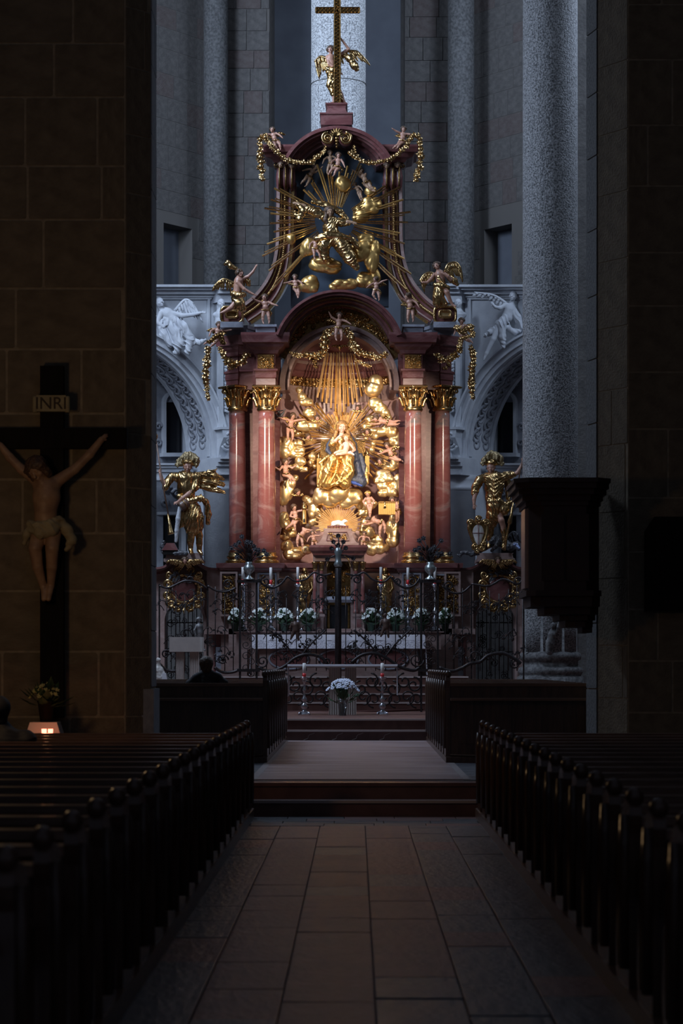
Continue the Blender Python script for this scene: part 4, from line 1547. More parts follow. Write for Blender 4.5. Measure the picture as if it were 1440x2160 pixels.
def wing(root, s, path, d0, d1, l0, l1, n=9, w=2.6, m='gold', depth=0.0, name='wing', rows=2):
    """feathered wing. path: local px points of the leading edge; d0,d1: feather directions at root and tip; l: lengths (px)"""
    c = bez(path, 5)
    mb = MB()
    N = len(c)
    mb.tube([np.array(p) * s for p in c], [w * s * (1.15 - .6 * i / N) for i in range(N)], 7)
    d0, d1 = np.array(d0, float), np.array(d1, float)
    for row in range(rows):
        nn = n - row * 2
        for i in range(nn):
            t = (i + .3) / nn
            p = np.array(c[min(int(t * (N - 1)), N - 1)])
            d = d0 * (1 - t) + d1 * t
            d /= np.linalg.norm(d)
            l = (l0 + (l1 - l0) * t) * (1 if row == 0 else .52)
            q = [p + np.array((0, -row * 1.0, 0)), p + d * l * .5 + np.array((0, -row * 1.2 - .6, 0)), p + d * l + np.array((0, -row * .4, 0))]
            ww = w * (1.0 if row == 0 else .95)
            mb.tube([np.array(x) * s for x in bez(q, 3)], [ww * s * k for k in (.7, .85, 1, 1, .9, .65, .25)], 6, flat=.35)
    return mb.build(name, m, root)


def sash(F, pts, m='gold', vox=None, disp=None, name='drapery', k=1.5):
    C = Carve()
    F.chain(C, pts, k)
    return F.put(C, name, m, vox or 1.0, disp or folds((.6, .3, 1), .9, .7))


def kid(label, px, py, d, H, pose, face=(0, 0, 0), skin='skin', hair='hair', wings=None, cloth='gold', wcol='gold', broad=1.0, name='putto', group='putti on the altar', twist=0.0, noface=False, cat='putto'):
    """chubby child angel; (px,py) = pelvis; pose: torso, head, armL, armR, legL, legR; each limb (angle1, angle2[, fwd1, fwd2])"""
    F = Fig(name, label, cat, px, py, d, group)
    to, hd, aL, aR, lL, lR = pose
    u = float(H)
    t = dirv(to, twist)
    side = np.array((math.cos(R(to)), 0, -math.sin(R(to)))) * broad
    C = Carve()
    pel = np.zeros(3)
    belly = pel + t * .10 * u
    chest = pel + t * .225 * u
    neck = pel + t * .315 * u
    hc = neck + dirv(hd, .15) * .105 * u
    k = .03 * u
    C.ell(pel, (.105 * u * (.5 + .5 * broad), .085 * u, .075 * u), k, to)
    C.ell(belly + np.array((0, -.012 * u, 0)), (.092 * u * (.5 + .5 * broad), .085 * u, .09 * u), k, to)
    C.ell(chest, (.105 * u * (.5 + .5 * broad), .078 * u, .085 * u), k, to)
    C.cap(chest, hc, .045 * u, .05 * u, k)
    for sg, a in ((-1, aL), (1, aR)):
        f1, f2 = (a[2], a[3]) if len(a) > 2 else (.25, .35)
        sh = chest + t * .045 * u + side * .105 * u * sg
        el = sh + dirv(a[0], f1) * .155 * u
        wr = el + dirv(a[1], f2) * .135 * u
        C.chain([sh, el, wr], [.043 * u, .036 * u, .026 * u], k * .6)
        dd = dirv(a[1], f2)
        C.ell(wr + dd * .035 * u, (.022 * u, .026 * u, .03 * u), k * .3)
        for j in (-1, 0, 1):
            C.cap(wr + dd * .05 * u, wr + dd * .082 * u + np.array((.014 * u * j * abs(dd[2]), 0, -.014 * u * j * abs(dd[0]))), .010 * u, .009 * u, k * .15)
        C.cap(wr + dd * .02 * u, wr + dd * .05 * u + side * -.022 * u * sg, .010 * u, .009 * u, k * .15)
    for sg, a in ((-1, lL), (1, lR)):
        f1, f2 = (a[2], a[3]) if len(a) > 2 else (.35, .05)
        hp = pel + side * .06 * u * sg - t * .02 * u
        kn = hp + dirv(a[0], f1) * .19 * u
        an = kn + dirv(a[1], f2) * .18 * u
        C.chain([hp, kn], [.075 * u, .050 * u], k * .6)
        C.chain([kn, kn * .5 + an * .5, an], [.046 * u, .046 * u, .026 * u], k * .5)
        ft = dirv(a[1] + 25 * sg, .8)
        C.cap(an, an + ft * .075 * u, .026 * u, .020 * u, k * .4)
    Hc = Carve()
    head(C, hc, .108 * u, *face, face=not noface, H=Hc, hair_len=.22)
    v = max(.6, u * .0145)
    F.put(C, 'body', skin, v)
    F.put(Hc, 'hair', hair, v * 1.15, puffs(9 / (.1 * u), .012 * u))
    if cloth:
        C = Carve()
        s1, s2 = pel + side * -.12 * u + t * .03 * u, pel + side * .12 * u + t * .0 * u
        C.chain([s1 + np.array((0, -.03 * u, 0)), pel + np.array((0, -.095 * u, -.0 * u)), s2 + np.array((0, -.03 * u, 0)), s2 + np.array((.05 * u, 0, -.10 * u)), s2 + np.array((.03 * u, 0, -.2 * u))], [.030 * u, .035 * u, .034 * u, .045 * u, .02 * u], k * .6)
        F.put(C, 'drapery', cloth, v, folds((.5, .2, 1), 40 / u, .010 * u))
    if wings:
        for sg, (a0, a1, ln) in zip((-1, 1), wings):
            r0 = chest + side * .05 * u * sg + np.array((0, .06 * u, 0))
            p = [r0, r0 + dirv(a0) * ln * u * .55 + np.array((0, .03 * u, 0)), r0 + dirv(a1) * ln * u + np.array((0, .04 * u, 0))]
            dn = dirv((a0 + a1) / 2 + 75 * sg)
            wing(F.root, F.s, p, dn * .6 + dirv(180) * .8, dirv(a1) * .5 + dn * .6, .14 * u, .20 * u, 6, .028 * u, wcol)
    return F


def cherub(label, px, py, d, Rr, face=(0, 0, 0), wings=True, skin='skin'):
    F = Fig('cherub_head', label, 'cherub', px, py, d, 'winged cherub heads')
    C, Hc = Carve(), Carve()
    head(C, (0, 0, 0), Rr, *face, H=Hc, hair_len=.25)
    F.put(C, 'head', skin, Rr * .11)
    F.put(Hc, 'hair', 'hair', Rr * .13, puffs(1.0, .12 * Rr))
    if wings:
        for sg in (-1, 1):
            p = [(0, .3 * Rr, -.75 * Rr), (sg * .9 * Rr, 0, -.85 * Rr), (sg * 1.7 * Rr, 0, -.35 * Rr)]
            wing(F.root, F.s, p, (sg * .3, 0, -1), (sg * .8, 0, -.6), .7 * Rr, .75 * Rr, 5, .22 * Rr, 'gold')
    return F


CLOUD_N = [0]


def cloud(name, blobs, d, parent=None, m='gold_cloud', vox=1.0, seed=1, amp=.35, depth=.62, freq=.16):
    """gilded cloud bank carved from swelling lobes: (px,py,rx,rz)"""
    cx = sum(b[0] for b in blobs) / len(blobs)
    cy = sum(b[1] for b in blobs) / len(blobs)
    s = d / FPX
    rs = random.Random(seed)
    C = Carve()
    for b in blobs:
        rx, rz = b[2] * 1.2, (b[3] if len(b) > 3 else b[2]) * 1.2
        dy = b[4] if len(b) > 4 else rs.uniform(-2, 2)
        C.ell((b[0] - cx, dy, cy - b[1]), (rx, min(rx, rz) * depth + 3, rz), 1.6)
        for q in range(3 if max(rx, rz) > 6 else 1):
            a = rs.uniform(0, 6.28)
            C.ell((b[0] - cx + rx * .55 * math.cos(a), dy - min(rx, rz) * .25, cy - b[1] + rz * .55 * math.sin(a)), (rx * .58, rx * .45, rz * .58), .8)
    V, Q = C.mesh(vox, puffs(freq, amp, seed))
    me = fast_mesh(name, V * s, Q)
    me.materials.append(MAT[m])
    o = bpy.data.objects.new(name, me)
    link(o, parent)
    o.location = P(cx, cy, d)
    return o


def ray(parent, x0, y0, x1, y1, w0, w1, d, m='gold', name='ray', d1=None):
    """gilded wooden ray with a ridge, from one photo point to another"""
    d1 = d1 or d
    a, b = P(x0, y0, d), P(x1, y1, d1)
    t = (b - a).normalized()
    n = Vector((0, -1, 0))
    s = t.cross(n).normalized()
    k = d / FPX
    vs = []
    for p, w in ((a, w0), (b, w1)):
        vs += [p + s * w * k, p + n * w * k * .9, p - s * w * k, p - n * w * k * .3]
    mb = MB().add(vs, [(0, 1, 5, 4), (1, 2, 6, 5), (2, 3, 7, 6), (3, 0, 4, 7), (3, 2, 1, 0), (4, 5, 6, 7)])
    o = mb.build(name, m, parent)
    return o


# shared fruit and flower meshes
def _fruit():
    mb = MB().ball((0, 0, 0), 1.0, 10, 7, (1, 1, .92))
    for i in range(3):
        a = i * 2.1
        mb.leaf((0, -.3, -.7), (math.cos(a), -.4, math.sin(a) * .5 - .6), (0, -1, 0), 1.3, .7)
    return mb


def _flower():
    mb = MB()
    for ring, (n, l, w, tl) in enumerate(((6, 1.25, .9, .25), (5, .85, .7, .7))):
        for i in range(n):
            a = 2 * math.pi * (i + .5 * ring) / n
            mb.leaf((0, -.15 * ring, 0), (math.cos(a), -tl, math.sin(a)), (0, -1, 0), l, w)
    mb.ball((0, -.45, 0), .38, 7, 5)
    return mb


def _sprig():
    mb = MB()
    for i in range(5):
        a = R(-100 + 50 * i)
        mb.leaf((0, 0, 0), (math.sin(a), -.3, math.cos(a)), (0, -1, 0), 1.5, .8)
    return mb


PIECE = {(n, m): mesh_of(f(), n, m) for n, f in (('fruit', _fruit), ('flower', _flower), ('leaf_sprig', _sprig)) for m in ('gold', 'gold_dark')}


def garland(label, path, d, sizes, m='gold', seed=1, step=None, group='gilded fruit garlands'):
    rs = random.Random(seed)
    c = np.array(bez(path, 24))
    seg = np.r_[0, np.cumsum(np.linalg.norm(np.diff(c, axis=0), axis=1))]
    g = thing('garland', label, 'garland', P(path[0][0], path[0][1], d), group)
    o0 = P(path[0][0], path[0][1], d)
    t = 0
    s = d / FPX
    while t < seg[-1]:
        f = t / seg[-1]
        r = np.interp(f, np.linspace(0, 1, len(sizes)), sizes) * rs.uniform(.85, 1.15)
        x, y = np.interp(t, seg, c[:, 0]), np.interp(t, seg, c[:, 1])
        kind = rs.choice(('fruit', 'fruit', 'flower'))
        p = P(x + rs.uniform(-.25, .25) * r, y, d) - o0 + Vector((0, rs.uniform(-.3, .3) * r * s, 0))
        inst(kind, PIECE[(kind, m)], g, p, (rs.uniform(-.5, .5), rs.uniform(0, 6), rs.uniform(-.6, .6)), r * s)
        for q in range(2):
            p2 = p + Vector((rs.choice((-1, 1)) * r * s * .6, .3 * r * s, rs.uniform(-.5, .5) * r * s))
            inst('leaf_sprig', PIECE[('leaf_sprig', m)], g, p2, (rs.uniform(-.5, .5), rs.uniform(0, 6), 0), r * s * .75)
        t += r * (step or 1.35)
    return g


# ================================================================== GLORY OF THE MADONNA
gl = thing('gloriole', 'gilded sunburst of wooden rays spreading behind the seated Madonna', 'sunburst', P(722, 1000, 48.55))
gl.location = (0, 0, 0)
rs = random.Random(2)
N_R = 58
for i in range(N_R):
    a = 360.0 * i / N_R + rs.uniform(-1, 1)
    ca, sa = math.sin(R(a)), math.cos(R(a))
    rad = 92 + rs.uniform(-14, 22)
    if 95 < a < 140 or 220 < a < 265:
        rad += 12
    if 150 < a < 210:
        continue
    if sa > .8:
        rad = 62 + rs.uniform(-8, 8)
    r0 = 22
    x0, y0, x1, y1 = 722 + r0 * ca, 925 - r0 * sa, 722 + rad * ca, 925 - rad * sa * 1.02
    ray(gl, x0, y0, x1, y1, .9, rs.choice((1.9, 2.3, 2.8)), 48.42, 'gold_ray' if i % 4 else 'gold_robe')
    if i % 3 == 0:
        b = R(a + 2.2)
        ray(gl, 722 + r0 * math.sin(b), 925 - r0 * math.cos(b), 722 + rad * .86 * math.sin(b), 925 - rad * .86 * math.cos(b), .8, 1.5, 48.38, 'gold_ray')
gl2 = thing('descending_rays', 'long gilded rays falling from the dove above the Madonna', 'sunburst', (0, 0, 0))
for i in range(11):
    t = (i - 5) / 5
    ray(gl2, 716 + 30 * t, 742 + 4 * abs(t), 716 + 47 * t, 872 - 30 * abs(t) + rs.uniform(-6, 6), 1.0, 2.1 if i != 5 else 4.2, 48.3, 'gold_robe' if i % 3 == 1 else 'gold_ray')
    if i % 2 == 0 and i != 5:
        ray(gl2, 718 + 30 * t, 744 + 4 * abs(t), 720 + 47 * t, 858 - 30 * abs(t), .7, 1.2, 48.26, 'gold_ray')
gl3 = thing('lamb_sunburst', 'small gilded fan of rays rising behind the lamb pedestal', 'sunburst', (0, 0, 0))
for i in range(37):
    a = -108 + 216 * i / 36
    rad = 50 + (6 if i % 2 else -3) - 8 * (1 - abs(math.cos(R(a / 1.2))))
    ray(gl3, 713 + 12 * math.sin(R(a)), 1110 - 9 * math.cos(R(a)), 713 + rad * math.sin(R(a)), 1110 - rad * math.cos(R(a)) * .92, .8, 1.7, 47.95, 'gold_ray')

cl = thing('cloud_wreath', 'gilded bank of swelling clouds ringing the Madonna inside the niche', 'clouds', (0, 0, 0))
groups = [
    [(630.5, 823, 6, 6), (637, 837, 8, 8), (646, 848, 12, 8)],
    [(652, 871, 12, 8)],
    [(647, 899, 20, 9), (636, 890, 10, 6)],
    [(626, 915, 7, 6), (636, 911, 6, 5)],
    [(600, 936, 12, 13), (597, 952, 14, 13), (612, 944, 9, 12), (627, 936, 10, 7), (624, 957, 16, 8), (632, 948, 10, 6)],
    [(633, 973, 10, 9), (624, 985, 8, 6), (640, 990, 8, 5)],
    [(660, 963, 8, 8), (656, 977, 6, 6), (664, 984, 4, 4)],
    [(599, 1040, 11, 22), (608, 1035, 9, 18), (614, 1020, 8, 10), (621, 1008, 7, 5)],
    [(598, 1096, 9, 14), (606, 1108, 8, 8)],
    [(609, 1123, 14, 10), (601, 1132, 9, 8)],
    [(606, 1153, 11, 10), (619, 1168, 19, 11), (632, 1165, 10, 9)],
    [(647, 1159, 9, 9)],
    [(665, 1077, 14, 15), (656, 1060, 9, 8), (663, 1099, 10, 9), (672, 1090, 8, 8), (645, 1052, 7, 6)],
    [(792, 803, 12, 11), (786, 823, 15, 13), (799, 815, 8, 9)],
    [(791, 850, 13, 10), (801, 861, 13, 9), (812, 871, 9, 8), (819, 880, 6, 6)],
    [(782, 884, 11, 7), (773, 899, 9, 6), (786, 893, 8, 5)],
    [(798, 911, 18, 8), (815, 905, 10, 7), (827, 913, 11, 11), (839, 921, 10, 10), (839, 936, 9, 10), (830, 930, 8, 8), (790, 920, 8, 5)],
    [(787, 937, 5, 5), (784, 949, 5.5, 4.5), (772, 925, 4, 3.5)],
    [(834, 979, 10, 10), (826, 986, 9, 8), (815, 984, 9, 7), (806, 980, 8, 5)],
    [(840.5, 1010, 9, 9), (837, 1029, 10, 16), (826, 1022, 10, 10)],
    [(807, 1000, 14, 8), (800, 1013, 11, 7), (806, 1026, 10, 8), (818, 1010, 10, 9), (825, 1038, 10, 9), (808, 1040, 9, 7)],
    [(845, 1063, 7, 8), (847, 1074, 5, 6)],
    [(840, 1084, 9, 10), (832, 1096, 10, 9), (838, 1102, 7, 6)],
    [(826, 1114, 12, 15), (830, 1130, 10, 14), (828, 1143, 11, 10)],
    [(792, 1140, 12, 10), (784, 1158, 12, 11), (801, 1156, 11, 10), (811, 1155, 8, 7), (775, 1150, 7, 7)],
    [(780, 1123, 9, 9), (769, 1105, 8, 14), (764, 1118, 5, 12), (776, 1100, 6, 8)],
    [(767, 1083, 10, 6), (778, 1064, 14, 9), (770, 1070, 9, 7), (762, 1078, 6, 5)],
]
for i, g in enumerate(groups):
    cloud('cloud', g, 48.2 - .10 * (i % 3), cl, seed=i, vox=.85)

# ---- Madonna with the Child
F = Fig('madonna', 'seated Madonna in golden robe and dark blue mantle on a gilded cloud', 'statue', 719, 1030, 47.75)
C, Hc = Carve(), Carve()
F.chain(C, [(720, 925, 2, 7), (720, 914, 0, 4.2), (721, 906, -2, 4)], 2)
F.ell(C, 720, 930, 1, (15, 8, 8), 3)
head(C, F.L(721, 900, -3), 12.0, 8, 6, 14, H=Hc, hair_len=.62)
F.chain(C, [(702, 934, -5, 4.2), (707, 931, -12, 3.4), (713, 924, -14, 2.4)], 1)
hand(C, F.L(713, 924, -14), (.5, -.3, .6), (-.3, -1, .1), 9.5, .5, side=-1)
F.chain(C, [(743, 938, -5, 4.2), (747, 950, -11, 3.2), (741, 955, -14, 2.4)], 1)
hand(C, F.L(741, 955, -14), (-.9, -.2, -.1), (0, -1, .3), 9.5, .4)
F.chain(C, [(720, 930, 1, 6), (705, 926, 0, 4.4), (702, 934, -5, 4.2)], 2)
F.chain(C, [(720, 930, 1, 6), (737, 926, 0, 4.2), (743, 938, -5, 4.2)], 2)
F.put(C, 'body', 'skin_pale', .62)
F.chain(Hc, [(711, 905, 1, 4), (707, 917, 0, 4), (706, 928, -3, 3)], 1)
F.chain(Hc, [(731, 905, 1, 4), (735, 917, 0, 4), (736, 928, -3, 3)], 1)
F.put(Hc, 'hair', 'hair_fair', .7, folds((1, .2, .15), 1.4, .45))
C = Carve()                                                          # golden gown: bodice, lap, skirt
F.chain(C, [(704, 926, 0, 6), (737, 926, 0, 6)], 3)
F.chain(C, [(720, 930, 0, 10), (720, 948, 0, 10), (720, 966, -2, 13)], 4)
F.chain(C, [(703, 926, 0, 5.6), (698, 938, -4, 5.4), (706, 934, -10, 4)], 2)
F.chain(C, [(738, 926, 0, 5.2), (744, 938, -4, 5), (747, 948, -9, 4)], 2)
for (kx, fx) in ((703, 684), (736, 724)):
    F.chain(C, [(720, 962, -2, 12), (kx, 970, -19, 10.5), (fx + (kx - fx) * .4, 996, -17, 12), (fx + 4, 1020, -14, 13)], 4)
F.ell(C, 712, 1000, -7, (30, 13, 26), 5, 14)
F.ell(C, 692, 1018, -9, (22, 11, 12), 4, -12)
F.ell(C, 738, 992, -10, (10, 9, 20), 4)
for pts in ([(702, 972, -29, 2.2), (694, 995, -29, 3), (682, 1020, -26, 3)], [(712, 975, -25, 1.8), (708, 1000, -27, 2.8), (696, 1022, -25, 3)], [(722, 970, -24, 2), (728, 992, -27, 2.8), (716, 1016, -25, 3), (698, 1026, -24, 3)],
            [(738, 972, -29, 2.2), (743, 996, -26, 2.8), (730, 1012, -25, 3), (708, 1024, -24, 3)], [(732, 975, -27, 1.8), (726, 995, -27, 2.6), (720, 1004, -27, 2.4)], [(700, 980, -29, 1.8), (690, 1000, -27, 2.6), (675, 1027, -22, 2.8)]):
    F.chain(C, pts, 1.6)
F.put(C, 'gown', 'gold_robe', .85, [folds((1, .3, .45), .42, .8, 2.2, 4)])
C = Carve()                                                          # dark blue mantle
F.chain(C, [(742, 924, 3, 4), (748, 938, 2, 5), (749, 956, 0, 6.5), (752, 980, -3, 8), (758, 1005, -4, 10), (762, 1020, -5, 9)], 3)
F.chain(C, [(760, 960, 3, 5), (767, 985, 2, 6), (769, 1010, 0, 6), (767, 1022, 0, 5)], 3)
F.ell(C, 752, 1014, -6, (22, 9, 10), 3, 12)
F.chain(C, [(699, 926, 3, 3.6), (692, 938, 0, 4.4), (690, 950, -3, 4.6), (697, 958, -6, 4)], 2)
F.put(C, 'mantle', 'blue_cloth', .85, folds((1, .2, -.3), .55, .9, 2, 6))
C = Carve()
F.chain(C, [(733, 1016, -13, 3.0), (748, 1020, -13, 3.4), (762, 1025, -11, 2.6)], 1.5)
F.put(C, 'mantle_lining', 'blue_bright', .8, folds((.3, 0, 1), .8, .4))
C = Carve()                                                          # golden drape by the throne post
F.chain(C, [(774, 985, 0, 3), (772, 1000, -2, 4.2), (774, 1018, -2, 4)], 1.5)
F.put(C, 'drape', 'gold_robe', .8, folds((1, .3, .2), .9, .6))
C = Carve()
F.chain(C, [(676, 968, 0, 3), (680, 985, -4, 5), (676, 1008, -6, 6), (672, 1026, -6, 4)], 2)
F.chain(C, [(698, 960, -4, 4), (686, 968, -5, 4), (674, 977, -3, 3.6)], 2)
F.put(C, 'veil', 'gold_robe', .8, folds((1, .3, .2), .9, .6))
C = Carve()
F.chain(C, [(710, 957, -21, 2.2), (724, 959, -21, 2.8), (738, 956, -18, 3), (745, 960, -14, 2.4)], 1.5)
F.put(C, 'linen', 'white_cloth', .7, folds((1, 0, .4), 1.0, .5))
mb = MB()                                                            # halo
mb.tube([(x, .06, z) for x, _, z in spiral((F.M(721, 901)[0], F.M(721, 901)[2]), .145, .145, 0, 360, 30)], .012, 6)
mb.tube([(x, .07, z) for x, _, z in spiral((F.M(721, 901)[0], F.M(721, 901)[2]), .115, .115, 0, 360, 30)], .018, 6)
mb.build('halo', 'gold_robe', F.root)
mb = MB()                                                            # eyes
for (dx, dy) in ((-2.4, 0), (4.2, -.3)):
    mb.ball(F.M(721.0 + dx, 900.8 + dy, -12.6), .010, 8, 5, (1.4, 1, .6))
mb.build('eyes', 'hair', F.root)
MAD = F

# Christ child
F = Fig('christ_child', 'naked fair Christ child sitting on the lap of the Madonna', 'statue', 727, 955, 47.55)
C, Hc = Carve(), Carve()
F.chain(C, [(728, 952, 0, 6.2), (730, 943, 0, 6), (731, 936, 0, 5.6), (731, 930, 0, 2.6)], 2)
head(C, F.L(730, 923.5, -1), 8.0, -8, -3, 4, H=Hc, hair_len=.3)
F.chain(C, [(726, 952, -3, 4), (716, 953, -9, 3.4), (708, 955, -6, 2.4), (705, 957, -7, 1.8)], 1)
F.chain(C, [(729, 955, -3, 4), (719, 958, -8, 3.2), (712, 959, -8, 2.2), (709, 960, -8, 1.7)], 1)
F.chain(C, [(736, 935, 0, 2.6), (741, 941, -2, 2.3), (745, 947, -3, 1.9)], .8)
hand(C, F.L(745, 947, -3), (.4, -.2, -1), (.6, -1, 0), 5.5, .4)
F.chain(C, [(726, 935, 0, 2.6), (721, 940, -4, 2.2), (716, 934, -7, 1.7)], .8)
hand(C, F.L(716, 934, -7), (-.5, -.2, .8), (-.4, -1, 0), 5.5, .4, side=-1)
F.put(C, 'body', 'skin_pale', .55)
F.put(Hc, 'hair', 'hair_fair', .6, puffs(1.2, .7))

# throne posts
thr = thing('madonna_throne', 'gilded throne with finial posts half hidden behind the Madonna', 'throne', P(722, 1025, 48.1))
o0 = P(722, 1025, 48.1)
for (px, y0, y1) in ((672.5, 968, 1024), (774, 962, 1000)):
    s = 48.1 / 4800
    c = P(px, y1, 48.1) - o0
    hgt = (y1 - y0) * s
    MB().box(c.x - .045, c.x + .045, c.y - .05, c.y + .05, c.z, c.z + hgt).build('post', 'gold_robe', thr)
    MB().lathe([(.05, 0), (.05, .02), (.025, .03), (.045, .06), (.03, .10), (.0, .14)], (c.x, c.y, c.z + hgt), 10).build('finial', 'gold', thr)
c0, c1 = P(676, 1000, 48.15) - o0, P(770, 930, 48.15) - o0
MB().box(c0.x, c1.x, c0.y, c0.y + .08, c0.z - .2, c1.z).build('back', 'gold_dark', thr)

cb = cloud('seat_cloud', [(713, 1041, 20, 19, -8), (681, 1047, 17, 16, -2), (744, 1047, 18, 15, -2), (697, 1056, 16, 13, -4), (730, 1058, 15, 12, -4), (756, 1058, 8, 13, 0), (667, 1053, 7, 12, 0)], 47.95, None, vox=.85, seed=90, amp=.6, depth=.75, freq=.16)
tag(cb, 'large rounded gilded cloud beneath the Madonna, smooth ball in the middle', 'clouds')

# lamb pedestal
F = Fig('lamb_pedestal', 'pale pink marble bell-shaped pedestal carrying the lamb above the tabernacle', 'pedestal', 712.5, 1151, 47.35)
s = F.s
prof = [(1151, 44), (1147, 44), (1146, 40), (1142, 37), (1135, 33), (1127, 30), (1120, 28.5), (1118, 30), (1116, 30)]
MB().rings([((1151 - y) * s, -w * s, w * s, -.18 - .002 * w, .2) for y, w in prof]).build('body', 'marble_pink', F.root)
pp = [(-24, 1142), (24, 1142), (19, 1124), (-19, 1124)]
mb = MB()
mb.tube([(x * s, -.275 + (1142 - y) * .0009, (1151 - y) * s) for x, y in pp + pp[:1]], .008, 4)
mb.build('panel_frame', 'marble_red', F.root)
mb = MB()
filigree(mb, lambda u, v: ((-17 + 34 * u) * s, -.27, (1151 - 1140 + 14 * v) * s), 12, .03, .05, .008, 3)
stuff(mb.build('panel_foliage', 'gold', F.root))
F = Fig('sealed_book', 'closed red book with hanging seals under the white lamb', 'book', 712.5, 1116.5, 47.35)
MB().box(-22 * s, 22 * s, -.2, .15, 0, 6.5 * s).build('cover', 'marble_red', F.root)
MB().box(-21 * s, 21 * s, -.19, .15, 1.5 * s, 5 * s).build('pages', 'marble_pink', F.root)
for i in range(7):
    inst('seal', PIECE[('fruit', 'gold')], F.root, ((-18 + 6 * i) * s, -.21, 3 * s), (0, 0, 0), 1.6 * s)
F = Fig('lamb', 'small white carved lamb lying on the red book with seven seals', 'lamb', 712.5, 1109.5, 47.3)
C = Carve()
F.chain(C, [(703, 1104, 0, 4.6), (713, 1103, 0, 5.2), (722, 1104, 0, 4.6)], 2)
F.chain(C, [(722, 1103, -1, 3.4), (727, 1099, -3, 3), (731, 1100, -6, 1.9)], 1)
F.chain(C, [(707, 1107, -3, 1.6), (699, 1108.5, -5, 1.2)], .6)
F.chain(C, [(718, 1107, -4, 1.6), (728, 1108.5, -6, 1.2)], .6)
F.ell(C, 725, 1097.5, -2, (1.8, .7, .9), .4)
F.put(C, 'body', 'lamb_white', .6, puffs(1.3, .5))
# ================================================================== PUTTI AND CHERUBS
# ---- round the Madonna
kid('putto at upper left of the niche holding a dark bird in outstretched hand', 612, 903, 47.85, 62, (10, 20, (278, 285), (80, 85), (186, 178), (170, 182)), (20, 8, 10), wings=((330, 300, .28), (30, 60, .2)), wcol='gold_dark')
F = Fig('bird', 'dark little bird carried by the putto at the left niche column', 'bird', 592, 877, 47.8)
C = Carve()
F.chain(C, [(588, 880, 0, 2), (593, 876, 0, 3.4), (597, 871, 0, 2), (599, 868, 0, 1.6)], 1)
F.chain(C, [(592, 875, 1, 1.6), (586, 868, 2, 1.5), (602, 864, 2, 1.0)], 1)
F.chain(C, [(588, 880, 0, 1.6), (582, 874, 1, 1.0)], .6)
F.put(C, 'body', 'dragon', .6)
kid('putto flying sideways at upper right of the niche with both arms stretched to the Madonna', 817, 891, 47.8, 60, (283, 300, (262, 268), (250, 255), (95, 88), (105, 75)), (-40, -10, 5), cloth='gold', wings=((350, 320, .2), (20, 45, .25)), wcol='gold_dark')
kid('pink putto leaning over clouds right of the Madonna beside the column', 826, 962, 47.75, 58, (335, 340, (235, 255), (225, 250), (120, 100), (130, 110)), (-25, -10, 10), wings=((300, 290, .2), (40, 60, .3)))
kid('dark haired putto seated among clouds at left edge of the niche', 603, 1000, 47.75, 62, (355, 5, (215, 300), (120, 60), (110, 160), (125, 150)), (40, 5, 0), wings=((290, 260, .28), (60, 40, .15)), wcol='gold_dark')
kid('putto at lower left embracing a small gilded tower', 624, 1096, 47.75, 62, (352, 345, (200, 110), (80, 85), (215, 235), (220, 170)), (35, 0, 5), hair='hair')
kid('putto turning its back at lower left beside the lamb pedestal', 634, 1131, 47.6, 60, (38, 40, (110, 100), (70, 120), (200, 178), (170, 178)), (150, 0, 0), noface=True)
kid('small putto rising at left corner of the tabernacle cornice', 662, 1142, 47.3, 44, (350, 350, (230, 200), (95, 80), (190, 180), (150, 170)), (10, 5, 0), cloth='gold')
kid('curly putto emerging from the gilded cloud right of the Madonna feet', 779, 1066, 47.6, 58, (352, 350, (215, 150), (140, 200), (160, 180), (190, 180)), (-15, 0, 5), hair='gold_robe', cloth=None)
kid('putto peering over the gilded chest at lower right of the niche', 836, 1077, 47.75, 58, (340, 330, (260, 240), (165, 185), (170, 180), (180, 180)), (-5, -20, 10))
kid('putto tumbling forward below the gilded chest with legs hanging', 803, 1103, 47.6, 64, (290, 270, (255, 265), (235, 250), (190, 182), (150, 178)), (-60, -20, 20), cloth='gold')
kid('tiny putto at right corner of the tabernacle cornice', 766, 1143, 47.3, 42, (8, 10, (240, 200), (110, 160), (190, 180), (170, 180)), (-20, 0, 10))
for (lab, px, py, Rr, fc) in (('cherub head with gilded wings just left above the Madonna halo', 669, 882, 6.2, (5, 0, 5)), ('cherub head in profile left of the Madonna shoulder', 649, 921, 6.4, (35, 15, 0)), ('cherub head in profile by the lower left clouds', 627.5, 1038, 6.6, (45, 10, 0)),
                              ('tilted cherub head just right above the Madonna halo', 755, 861, 6.2, (-15, 35, 10)), ('fair cherub head right of the Christ child', 775, 911, 6.2, (-15, 5, 5)), ('cherub head in gilded collar below the leaning putto', 802, 973, 6.4, (-35, -5, 0)),
                              ('cherub head peeping at upper right above flying putto', 793, 878, 5.6, (-20, -20, 0))):
    cherub(lab, px, py, 47.95, Rr, fc)
tw = Fig('miniature_tower', 'gilded miniature tower with arched door held by the lower left putto', 'tower', 641.5, 1106, 47.55)
s = tw.s
MB().lathe([(5 * s, 0), (5 * s, 3 * s), (4.4 * s, 4 * s), (4.2 * s, 30 * s)], seg=8).build('wall', 'gold_robe', tw.root)
MB().lathe([(4.2 * s, 30 * s), (5.6 * s, 32 * s), (5.6 * s, 38 * s), (4.6 * s, 38 * s), (4.6 * s, 43 * s), (5.2 * s, 43.5 * s), (5.2 * s, 45 * s)], seg=8).build('crown', 'gold', tw.root)
mb = MB().prism([(-1.8 * s, 3 * s), (1.8 * s, 3 * s), (1.8 * s, 10 * s), (0, 12.5 * s), (-1.8 * s, 10 * s)], -4.9 * s, -3 * s)
mb.build('door', 'void', tw.root)
